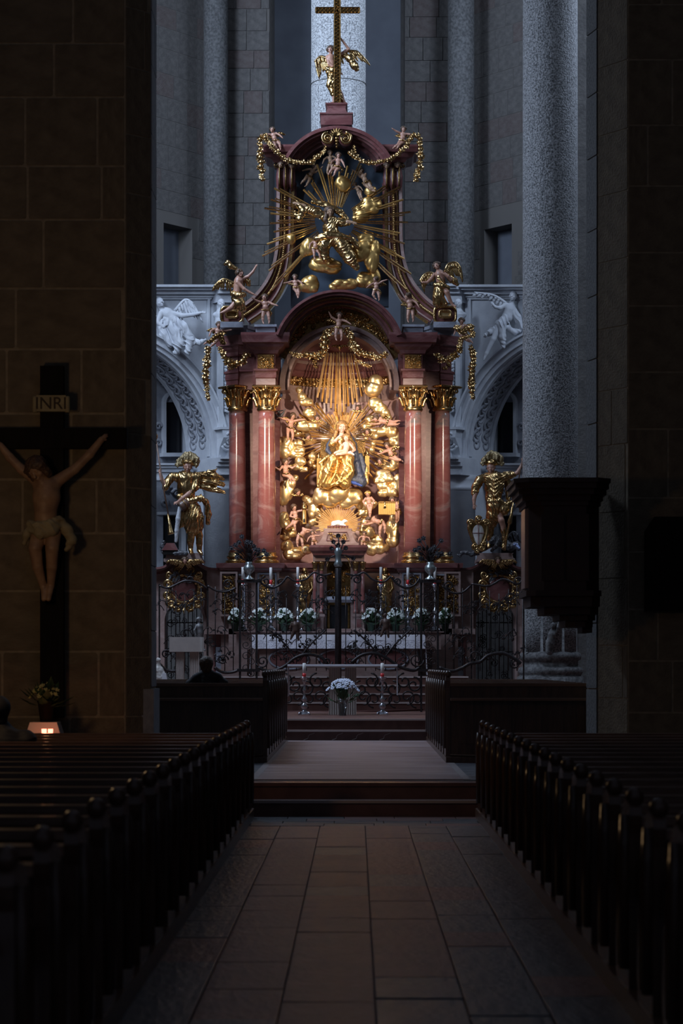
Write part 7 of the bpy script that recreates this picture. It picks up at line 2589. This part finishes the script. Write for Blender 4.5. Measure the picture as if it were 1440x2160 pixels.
_m = MB()
for q in range(6):
    _m.leaf((0, 0, 0), (math.cos(q * 1.05), -.3, math.sin(q * 1.05)), (0, -1, 0), .06, .045)
_m.ball((0, -.01, 0), .018, 6, 4)
IFLOWER = mesh_of(_m, 'metal_flower', 'dragon')
for i, cx in enumerate((524, 906)):
    F = Fig('vase_finial', 'pewter vase with dark metal flowers on the ' + ('left' if i == 0 else 'right') + ' screen pillar', 'vase', cx + 1, 1223, GY, 'vases on the screen')
    MB().lathe([(.10, 0), (.10, .02), (.04, .06), (.03, .10), (.09, .16), (.105, .20), (.095, .25), (.06, .29), (.07, .32), (.05, .33), (.0, .33)], seg=18).build('vase', 'pewter', F.root)
    rs2 = random.Random(cx)
    mb = MB()
    for k in range(12):
        a = R(-70 + 140 * k / 11)
        l = rs2.uniform(.22, .50)
        e_ = (l * math.sin(a) * .8, rs2.uniform(-.1, .1), .32 + l * math.cos(a))
        mb.tube([(0, 0, .30), (e_[0] * .4, e_[1] * .5, .32 + (e_[2] - .32) * .6), e_], .009, 5)
        inst('metal_flower', IFLOWER, F.root, e_, (0, rs2.uniform(0, 6), 0))
        mb.leaf((e_[0] * .5, e_[1] * .5, .32 + (e_[2] - .32) * .5), (rs2.uniform(-1, 1), -.3, .4), (0, -1, 0), .13, .06)
    mb.build('stems', 'iron', F.root)

# ================================================================== PEOPLE'S ALTAR
VY = 40.0
vx = X(722.5, VY)
va = thing('peoples_altar', 'modern stone altar with fluted pillar and thin slab on the chancel step', 'altar table', (vx, VY, .66))
vt = Z(1402, VY) - .66
vw = 113 * VY / 4800
MB().box(-vw, vw, -.45, .45, vt - .055, vt - .006).build('slab', 'ambo_stone', va)


def fluted(x0, x1, y0, y1, z0, z1, n, m, parent, name='fluted_pillar'):
    mb = MB()
    pts = []
    w = (x1 - x0) / n
    for i in range(n):
        a = x0 + w * i
        pts += [(a, y0), (a + w * .2, y0), (a + w * .3, y0 + w * .35), (a + w * .7, y0 + w * .35), (a + w * .8, y0)]
    pts += [(x1, y0), (x1, y1), (x0, y1)]
    zprism(mb, pts, z0, z1)
    return mb.build(name, m, parent)


fluted(-.24, -.04, -.22, .25, 0, vt - .055, 5, 'ambo_stone', va)
fluted(.04, .24, -.22, .25, 0, vt - .055, 5, 'ambo_stone', va)
vc = thing('altar_linen', 'white linen with long hanging ends on the modern stone altar', 'cloth', (vx, VY, Z(1402, VY)))
MB().box(-vw - .012, vw + .012, -.46, .46, -.004, .008).build('top', 'white_cloth', vc)
MB().box(-vw - .012, vw + .012, -.468, -.458, -.028, .008).build('hem', 'white_cloth', vc)
drop(-.45, .45, -vw - .016, .004, -.55, 10, .006, 'y', .0).build('side_fall', 'white_cloth', vc)
drop(-.45, .45, vw + .010, .004, -.53, 10, .006, 'y', .0).build('side_fall', 'white_cloth', vc)
ZC = .66
for i, px in enumerate((641.5, 806)):
    candlestick('silver floor candlestick with white and red candle ' + ('left' if i == 0 else 'right') + ' of the modern altar', px, 38.8, ZC, Z(1428, 38.8) - ZC, .235, 'candlesticks beside the modern altar', r=.95)
F = flower_pot('round bouquet of pale bluish white flowers in a glass vase before the modern altar', X(722.5, 39.1), 39.1, .66, .54, .62, 74, 5, 'petal_blue', 'glass', group=None, fh=.32, br=.042, nl=40, pot_h=.26)

# ================================================================== AMBO, SIDE THINGS
AY = 39.5
am = thing('ambo', 'pale stone lectern box on two fluted legs at left of the chancel', 'lectern', (X(394, AY), AY, .66))
as_ = AY / 4800
MB().box(-35 * as_, 29 * as_, -.2, .25, Z(1375, AY) - .66, Z(1344, AY) - .66).build('box', 'ambo_stone', am)
MB().box(29 * as_, 34 * as_, -.2, .25, Z(1375, AY) - .66, Z(1344, AY) - .66).build('side_slab', 'white_stone', am)
fluted(-22 * as_, -6 * as_, -.12, .12, 0, Z(1375, AY) - .66, 5, 'ambo_stone', am, 'fluted_leg')
fluted(7 * as_, 25 * as_, -.12, .12, 0, Z(1375, AY) - .66, 5, 'ambo_stone', am, 'fluted_leg')
flower_pot('low white flower arrangement at the foot of the ambo', X(385, 38.6), 38.6, .66, .42, .46, 34, 9, 'petal', 'pot_green', group=None, fh=.5, br=.035, nl=18)
F = Fig('putto_figure', 'x', 'x', 421, 1350, 42.0)
lc = F.root.location.copy()
bpy.data.objects.remove(F.root)
F.root = grille
C, Hc = Carve(), Carve()
head(C, F.L(420, 1308, 0), 6, 30, 5, 10, H=Hc)
F.chain(C, [(420, 1314, 0, 3), (421, 1322, 0, 7), (423, 1334, 0, 7), (423, 1344, 0, 6)], 2)
F.chain(C, [(416, 1320, -3, 3), (411, 1330, -6, 2.4), (414, 1340, -7, 2)], 1)
F.chain(C, [(424, 1344, 0, 4.5), (428, 1356, -2, 3.4), (429, 1368, 0, 2.4), (433, 1372, -4, 1.8)], 1)
F.chain(C, [(419, 1344, 0, 4.5), (418, 1358, 0, 3.2), (418, 1370, 0, 2.2)], 1)
bo = F.put(C, 'carved_boy', 'greybronze', .7)
bo.location = lc - Vector((0, GY + .08, .66))
ho = F.put(Hc, 'hair', 'greybronze', .8)
ho.parent = bo
for i, (px, py) in enumerate(((622, 1322), (812, 1316))):
    F = Fig('screen_putto', 'x', 'x', px, py + 20, 41.85)
    lc = F.root.location.copy()
    bpy.data.objects.remove(F.root)
    F.root = grille
    C = Carve()
    head(C, F.L(px, py - 18, -2), 5, 160, 0, 10, face=False)
    F.chain(C, [(px, py - 12, 0, 3), (px + 1, py - 4, 0, 6.5), (px + 2, py + 6, 0, 6.5)], 2)
    F.chain(C, [(px - 6, py - 8, 0, 2.6), (px - 10, py + 2, 0, 2.2), (px - 9, py + 8, 2, 1.8)], 1)
    F.chain(C, [(px + 7, py - 8, 0, 2.6), (px + 10, py + 2, 0, 2.2), (px + 6, py + 9, 2, 1.8)], 1)
    F.chain(C, [(px - 2, py + 8, 0, 4), (px - 6, py + 18, 0, 3), (px - 9, py + 26, 0, 2)], 1)
    F.chain(C, [(px + 4, py + 8, 0, 4), (px + 6, py + 20, 0, 3), (px + 7, py + 28, 0, 2)], 1)
    bo = F.put(C, 'bronze_boy', 'boy_bronze', .8)
    bo.location = lc - Vector((0, GY, .66))
F = Fig('white_statuette', 'pale stone statuette with round head half hidden behind the left pier', 'statue', 336, 1445, 37.8)
C = Carve()
F.ell(C, 334, 1393, 0, (5, 5, 5.5), 1)
F.chain(C, [(334, 1400, 0, 3), (335, 1415, 0, 9), (338, 1428, 0, 10), (336, 1445, 0, 9)], 3)
F.chain(C, [(341, 1412, -3, 4), (345, 1424, -6, 3.4), (338, 1430, -9, 3)], 1)
F.put(C, 'body', 'white_stone', .8, puffs(.5, .8))
MB().box(-.1, .1, -.1, .1, .66 - F.root.location.z, 0).build('plinth', 'white_stone', F.root)
sq = Fig('server_cloth', 'white cloth on a little stand right of the pale statuette', 'cloth', 347, 1446, 37.7)
MB().rings([(0, -6 * sq.s, 7 * sq.s, -.1, .1), (26 * sq.s, -4 * sq.s, 3 * sq.s, -.08, .08)]).build('fall', 'white_cloth', sq.root)
MB().box(-.05, .05, -.05, .05, .66 - sq.root.location.z, 0).build('stand', 'wood_black', sq.root)
F = Fig('relief_figure', 'weathered stone figure carved on the base of the right choir column', 'relief', 1163, 1378, 42.45)
C = Carve()
head(C, F.L(1166, 1320, 0), 7, -20, 0, 0)
F.chain(C, [(1165, 1328, 2, 4), (1164, 1338, 2, 8), (1160, 1356, 3, 9), (1158, 1376, 4, 8)], 3)
F.chain(C, [(1172, 1334, 0, 3), (1176, 1324, 0, 3), (1178, 1312, 2, 2.4)], 1)
F.put(C, 'body', 'granite_fine', .9, folds((1, 0, .3), .5, .8))

# ================================================================== CHOIR STALLS AND NAVE PEWS
def pew_parts(t, sg, length, depth=.44, h=.85, rail=.79, solid=False):
    """pew facing the altar; its aisle end at x=0, running outwards to x = sg*length"""
    x0, x1 = sorted((0, sg * length))
    # aisle end: shaped cheek with rounded shoulder, raised fillets
    prof = [(-.05, 0), (depth, 0), (depth, .36), (depth - .03, .43), (depth - .12, .48), (depth - .17, .54), (depth - .18, h - .24), (depth - .16, h - .15), (depth - .20, h - .07), (depth - .28, h - .015), (depth - .36, h), (-.03, h), (-.07, h - .06), (-.05, h - .14)]
    prof = bez([np.array(p) for p in prof], 2)
    n = len(prof)
    th = .055
    xs = (0, -sg * th)
    vs = [(xs[0], y, z) for y, z in prof] + [(xs[1], y, z) for y, z in prof]
    fs = [tuple(range(n)), tuple(range(2 * n - 1, n - 1, -1))] + [((i + 1) % n, i, n + i, n + (i + 1) % n) for i in range(n)]
    ch = MB().add(vs, fs).build('end_panel', 'wood', t)
    mb = MB()
    xo = -sg * (th + .008)
    mb.tube([(xo, .02, .10), (xo, .02, h - .38), (xo, .0, h - .20), (xo, .01, h - .06)], [.030, .034, .038, .026], 6)
    mb.tube([(xo, .15, .10), (xo, .15, h - .45), (xo, .13, h - .34), (xo, .12, h - .12)], [.022, .026, .026, .016], 6)
    mb.build('end_moulding', 'wood', ch)
    MB().lathe([(.0, 0), (.03, .0), (.042, .03), (.04, .055), (.02, .075), (.0, .08)], (xo * .4, -.02, h - .015), 10).build('finial', 'wood', ch)
    if solid:
        MB().box(x0, x1, -.03, .02, .03, rail - .03).build('backrest', 'wood', t)
        for i in range(int(length / .8)):
            a = x0 + .1 + i * .8
            MB().box(a, a + .66, -.045, -.028, .16, rail - .16).build('panel', 'wood', t)
    else:
        MB().box(x0, x1, -.03, .0, .40, rail - .03).build('backrest', 'wood', t)
        MB().box(x0, x1, -.035, .03, .06, .13).build('lower_rail', 'wood', t)
    MB().box(x0, x1, -.075, .045, rail - .045, rail - .005).build('top_rail', 'wood_warm', t)  # highlight along the rail painted in with the lighter wood
    MB().box(x0, x1, .02, depth - .04, .40, .43).build('seat', 'wood', t)
    MB().box(x0, x1, -.30, -.05, rail - .22, rail - .19).build('book_ledge', 'wood_warm', t)


ORD = ['front', 'second', 'third', 'fourth', 'fifth', 'sixth', 'seventh', 'eighth', 'ninth', 'tenth', 'eleventh', 'twelfth', 'thirteenth', 'fourteenth', 'fifteenth', 'sixteenth', 'seventeenth', 'eighteenth', 'nineteenth', 'twentieth', 'twenty-first']
for sg, xa, sd in ((-1, -1.07, 'left'), (1, 1.25, 'right')):
    plat = struct(MB().box(min(xa, xa + sg * 5.0), max(xa, xa + sg * 5.0), 5.4, 22.85, -.02, .085).build('floor_pew_platform_' + sd, 'wood'))
    MB().box(min(xa, xa - sg * .05), max(xa, xa - sg * .05), 5.4, 22.85, -.02, .10).build('kerb', 'wood_warm', plat)
    proto = thing('pew', 'x', 'pew', (0, 0, 0), 'nave pews, ' + sd + ' of the aisle')
    pew_parts(proto, sg, 4.6)
    for i in range(20):
        o = proto if i == 0 else copy_tree(proto)
        o.location = (xa + sg * .02, 22.25 - .805 * i, .085)
        o['label'] = 'dark wooden pew ' + sd + ' of the aisle, ' + ORD[i] + ' row from the steps'
    # choir stalls
    xs = -1.15 if sg < 0 else 1.17
    splat = struct(MB().box(min(xs - sg * .06, xs + sg * 4), max(xs - sg * .06, xs + sg * 4), 28.0, 36.0, .3, .40).build('floor_stall_platform_' + sd, 'wood'))
    L = 3.0 if sg < 0 else 1.72
    p1_ = thing('choir_pew', 'x', 'pew', (0, 0, 0), 'choir pews on the ' + sd)
    pew_parts(p1_, sg, L, solid=True, h=1.0, rail=.915)
    p2_ = thing('choir_pew', 'x', 'pew', (0, 0, 0), 'choir pews on the ' + sd)
    pew_parts(p2_, sg, L, h=1.0, rail=.915)
    for i in range(9):
        o = p1_ if i == 0 else (p2_ if i == 1 else copy_tree(p2_))
        o.location = (xs, 28.25 + .86 * i, .40)
        o['label'] = ('solid-backed dark choir pew nearest the nave, ' if i == 0 else 'dark choir pew in ' + ORD[i] + ' row from the nave, ') + sd + ' of the carpet'

# ================================================================== PULPIT
pu = thing('pulpit', 'dark wooden pulpit with heavy cornice and stepped underside on the right pier', 'pulpit', (X(1190, 26.2), 26.2, 3.0))
o0 = Vector((X(1190, 26.2), 26.2, 3.0))


def pslab(name, xl, xr, y0, y1, m='pulpit_wood', ch=.16, yf=25.75, yb=26.95, parent=None):
    a, b = X(xl, 25.9) - o0.x, X(xr, 25.9) - o0.x
    f0, f1 = yf - o0.y, yb - o0.y
    mb = MB()
    zprism(mb, [(a + ch, f0), (b - ch, f0), (b, f0 + ch), (b, f1), (a, f1), (a, f0 + ch)], Z(y1, 25.9) - o0.z, Z(y0, 25.9) - o0.z)
    return mb.build(name, m, parent or pu)


for (xl, xr, y0, y1, yf) in ((1080, 1283, 1013, 1022, 25.50), (1084, 1280, 1022, 1034, 25.54), (1092, 1276, 1034, 1046, 25.60), (1100, 1270, 1046, 1058, 25.66), (1108, 1266, 1058, 1068, 25.71)):
    pslab('cornice_step', xl, xr, y0, y1, yf=yf)
body = pslab('body', 1115, 1263, 1066, 1246, yf=25.75)
for i, (xa_, xb_) in enumerate(((1140, 1188), (1194, 1240))):
    MB().box(X(xa_, 25.8) - o0.x, X(xb_, 25.8) - o0.x, -.475, -.44, Z(1225, 25.8) - o0.z, Z(1085, 25.8) - o0.z).build('panel', 'pulpit_wood', body)
MB().box(X(1107, 25.95) - o0.x, X(1114.5, 25.95) - o0.x, -.22, .35, Z(1240, 25.9) - o0.z, Z(1072, 25.9) - o0.z).build('lit_side_panel', 'marble_pink', body)  # light on the pulpit's left side painted in as a pale pink face
for (xl, xr, y0, y1, yf) in ((1108, 1266, 1246, 1258, 25.70), (1118, 1264, 1258, 1280, 25.76), (1148, 1262, 1280, 1296, 25.84), (1182, 1258, 1296, 1308, 25.94), (1196, 1254, 1308, 1322, 26.02), (1236, 1252, 1322, 1334, 26.2)):
    pslab('corbel_step', xl, xr, y0, y1, yf=yf, ch=.10)

# ================================================================== CRUCIFIX AND SHRINE ON THE LEFT PIER
cx_ = thing('crucifix', 'life-size dark wooden crucifix with carved Christ hung on the left pier', 'crucifix', P(107, 1515, 23.75))
k = 23.75 / 4800
MB().box(-24 * k, 25 * k, .05, .17, 0, 745 * k).build('upright_beam', 'wood_black', cx_)
MB().box(-150 * k, 160 * k, .03, .15, (1515 - 945) * k, (1515 - 902) * k).build('cross_beam', 'wood_black', cx_)
F = Fig('corpus', 'x', 'x', 107, 1515, 23.75)
bpy.data.objects.remove(F.root)
F.root = cx_
C, Hc = Carve(), Carve()
head(C, F.L(82, 992, -30), 24, -28, -22, 28, H=Hc, hair_len=.75)
F.chain(C, [(88, 1010, -16, 12), (96, 1018, -12, 15)], 8)
F.chain(C, [(100, 1030, -12, 26), (100, 1050, -14, 27), (98, 1075, -14, 22), (98, 1100, -10, 22), (98, 1118, -6, 24)], 10)
F.chain(C, [(84, 1022, -10, 14), (116, 1022, -10, 14)], 8)
F.chain(C, [(78, 1014, -8, 13), (46, 990, -4, 10), (22, 966, -4, 9), (2, 940, -4, 7)], 4)
hand(C, F.L(2, 940, -4), (-.75, -.1, .8), (0, -1, 0), 22, .6, 2)
F.chain(C, [(124, 1014, -8, 13), (158, 990, -4, 10), (190, 958, -4, 9), (214, 928, -4, 7)], 4)
hand(C, F.L(214, 928, -4), (.8, -.1, .75), (0, -1, 0), 22, .6, 2, side=-1)
F.chain(C, [(86, 1122, -6, 19), (78, 1158, -26, 14), (82, 1196, -18, 11.5), (92, 1236, -6, 7.5), (95, 1248, -10, 7), (95, 1264, -18, 5.5)], 2)
F.chain(C, [(112, 1122, -6, 19), (113, 1158, -24, 14), (111, 1196, -14, 11.5), (108, 1236, -6, 7.5), (106, 1248, -12, 7), (105, 1264, -20, 5.5)], 2)
F.put(C, 'corpus', 'skin_dark', 2.1)
F.put(Hc, 'hair', 'hair', 2.6, puffs(.4, 2))
C = Carve()
F.chain(C, [(66, 1104, -14, 9), (84, 1112, -32, 10), (108, 1108, -32, 10), (126, 1096, -16, 9)], 5)
F.chain(C, [(72, 1118, -18, 10), (90, 1124, -28, 14), (112, 1120, -26, 13), (128, 1106, -12, 9)], 6)
F.chain(C, [(128, 1098, -10, 9), (142, 1118, -8, 12), (152, 1140, -6, 11), (142, 1160, -6, 6)], 5)
F.chain(C, [(68, 1112, -12, 8), (58, 1128, -8, 9), (52, 1146, -6, 5)], 5)
F.put(C, 'loincloth', 'parchment', 2.2, folds((.3, .3, 1), .28, 2.2, 2, 3))
mb = MB()
for t in range(3):
    mb.tube([F.M(82 + 21 * math.cos(a * .35 + t), 982 + 5 * math.sin(a * .35 + t) - 4 * t * .5, -28 - 20 * math.sin(a * .35 + t)) for a in range(19)], .012, 5)
mb.build('crown_of_thorns', 'wood_black', cx_)
z0 = (1515 - 868) * k
MB().box(-30 * k, 32 * k, -.02, .05, z0, z0 + 34 * k).build('title_board', 'parchment', cx_)
for (a, b) in ((-38, -28), (30, 40)):
    MB().lathe([(.025, 0), (.028, .02), (.028, 34 * k - .02), (.025, 34 * k)], ((a + b) / 2 * k, .0, z0 - .01), 10).build('board_scroll', 'parchment', cx_)
tc = bpy.data.curves.new('inri', 'FONT')
tc.body = 'INRI'
tc.size = 30 * k * 1.2
tc.align_x = 'CENTER'
tc.extrude = .004
to = bpy.data.objects.new('lettering', tc)
tc.materials.append(MAT['ink'])
COL.objects.link(to)
bpy.context.view_layer.update()
tm = bpy.data.meshes.new_from_object(to.evaluated_get(bpy.context.evaluated_depsgraph_get()))
bpy.data.objects.remove(to)
to = link(bpy.data.objects.new('lettering', tm), cx_)
to.location = (1 * k, -.024, z0 + 5 * k)
to.rotation_euler = (math.pi / 2, 0, 0)

flower_pot('dim yellow flowering bouquet in a dark vase before the crucifix foot', X(97, 23.3), 23.3, Z(1523, 23.3), .34, .40, 30, 15, 'petal_yellow', 'wood_black', group=None, fh=.4, br=.032, nl=40, pot_h=.2)
sh_t = thing('shrine_table', 'small table with pale cloth at the foot of the crucifix', 'table', (X(97, 23.3), 23.3, .32))
ht = Z(1523, 23.3) - .32
MB().rings([(ht - .14, -.19, .17, -.16, .16), (ht - .01, -.15, .13, -.13, .16), (ht, -.15, .13, -.13, .16)]).build('cloth', 'white_stone', sh_t)
for sx in (-.14, .12):
    for sy in (-.1, .12):
        MB().box(sx - .015, sx + .015, sy - .015, sy + .015, 0, ht - .02).build('leg', 'wood_black', sh_t)
st_ = thing('votive_stand', 'dark iron votive stand with a flat shelf beside the shrine table', 'stand', (X(130, 22.95), 22.95, .0))
hz = Z(1549, 22.95)
MB().box(-.40, .35, -.06, .06, hz - .02, hz).build('shelf', 'iron', st_)
for sx in (-.38, .32):
    MB().tube([(sx, 0, .0), (sx, 0, hz)], .014, 6).build('leg', 'iron', st_)
for i, px in enumerate((93.5, 107)):
    v = thing('votive_candle', 'glowing red votive glass on the iron stand, ' + ('left' if i == 0 else 'right') + ' one of two', 'candle', (X(px, 22.95), 22.93, hz), 'votive candles')
    MB().lathe([(.018, 0), (.024, .0), (.026, .055), (.022, .055), (.02, .01)], seg=14).build('glass', 'flame_glass', v)
    MB().lathe([(.016, .002), (.016, .03), (.0, .032)], seg=10).build('wax', 'wax', v)
light('votive_flame_light', 'POINT', (X(100, 22.9), 22.8, hz + .10), (0, 0, 0), .9, (1.0, .45, .2), shadow_soft_size=.03)

# ================================================================== PEOPLE
F = Fig('person', 'person in dark coat seated in the left choir pews, seen from behind', 'person', 436, 1500, 28.62)
C, Hc = Carve(), Carve()
head(C, F.L(435, 1409, 2), 15, 172, 2, 10, H=None)
F.chain(C, [(435, 1418, 0, 7), (436, 1430, 0, 8)], 4)
F.put(C, 'body', 'skin_dark', 1.2)
F.ell(Hc, 435, 1407, -2, (15, 16, 15), 3)
F.chain(Hc, [(435, 1408, -4, 13), (436, 1420, -4, 11)], 4)
F.put(Hc, 'hair', 'hair', 1.2, folds((1, .3, .1), .5, .4))
C = Carve()
F.chain(C, [(436, 1428, 0, 10), (436, 1442, 2, 16), (436, 1470, 4, 26), (436, 1530, 4, 27)], 8)
F.chain(C, [(430, 1429, 0, 8), (414, 1440, 0, 9), (401, 1452, 0, 9), (396, 1486, 2, 11), (412, 1512, 28, 9)], 6)
F.chain(C, [(442, 1429, 0, 8), (458, 1438, 0, 9), (471, 1450, 0, 9), (476, 1486, 2, 11), (460, 1512, 28, 9)], 6)
F.chain(C, [(424, 1528, 4, 15), (424, 1528, 60, 12), (424, 1586, 64, 8)], 4)
F.chain(C, [(448, 1528, 4, 15), (448, 1528, 60, 12), (448, 1586, 64, 8)], 4)
F.put(C, 'coat', 'coat', 1.4, folds((.4, .2, 1), .22, .6))
F.root.location.z += 9 * F.s
F = Fig('person', 'dark silhouette of a person sitting by the crucifix pier at the left edge', 'person', 10, 1640, 20.2)
C, Hc = Carve(), Carve()
head(C, F.L(-2, 1496, 0), 24, 150, 8, 10, H=None)
F.chain(C, [(0, 1516, 0, 11), (2, 1530, 0, 14)], 5)
F.put(C, 'body', 'skin_dark', 2.0)
F.ell(Hc, -2, 1492, -4, (25, 27, 25), 4)
F.chain(Hc, [(-2, 1496, -8, 22), (0, 1518, -6, 17)], 6)
F.put(Hc, 'hair', 'coat', 2.0)
C = Carve()
F.chain(C, [(4, 1536, 0, 20), (8, 1570, 0, 40), (10, 1620, 0, 42), (10, 1680, 0, 44)], 10)
F.chain(C, [(-36, 1562, 0, 22), (54, 1562, 0, 22)], 10)
F.chain(C, [(56, 1562, 0, 20), (66, 1610, 8, 17), (50, 1650, 30, 14)], 8)
F.chain(C, [(-40, 1562, 0, 20), (-48, 1610, 8, 17), (-30, 1650, 30, 14)], 8)
F.chain(C, [(-8, 1672, 0, 24), (-8, 1672, 90, 19), (-8, 1775, 96, 12)], 5)
F.chain(C, [(30, 1672, 0, 24), (30, 1672, 90, 19), (30, 1775, 96, 12)], 5)
F.put(C, 'coat', 'coat', 2.6, folds((.4, .2, 1), .14, 1.5))

# dim plaque on the right pier
pq = thing('wall_plaque', 'barely visible dark stone plaque on the right pier', 'plaque', P(1400, 1290, 26.5))
s = 26.5 / 4800
MB().rings([(0, -40 * s, 60 * s, -.03, .06), (170 * s, -40 * s, 60 * s, -.03, .06), (200 * s, -20 * s, 50 * s, -.03, .06)]).build('slab', 'wood_black', pq)
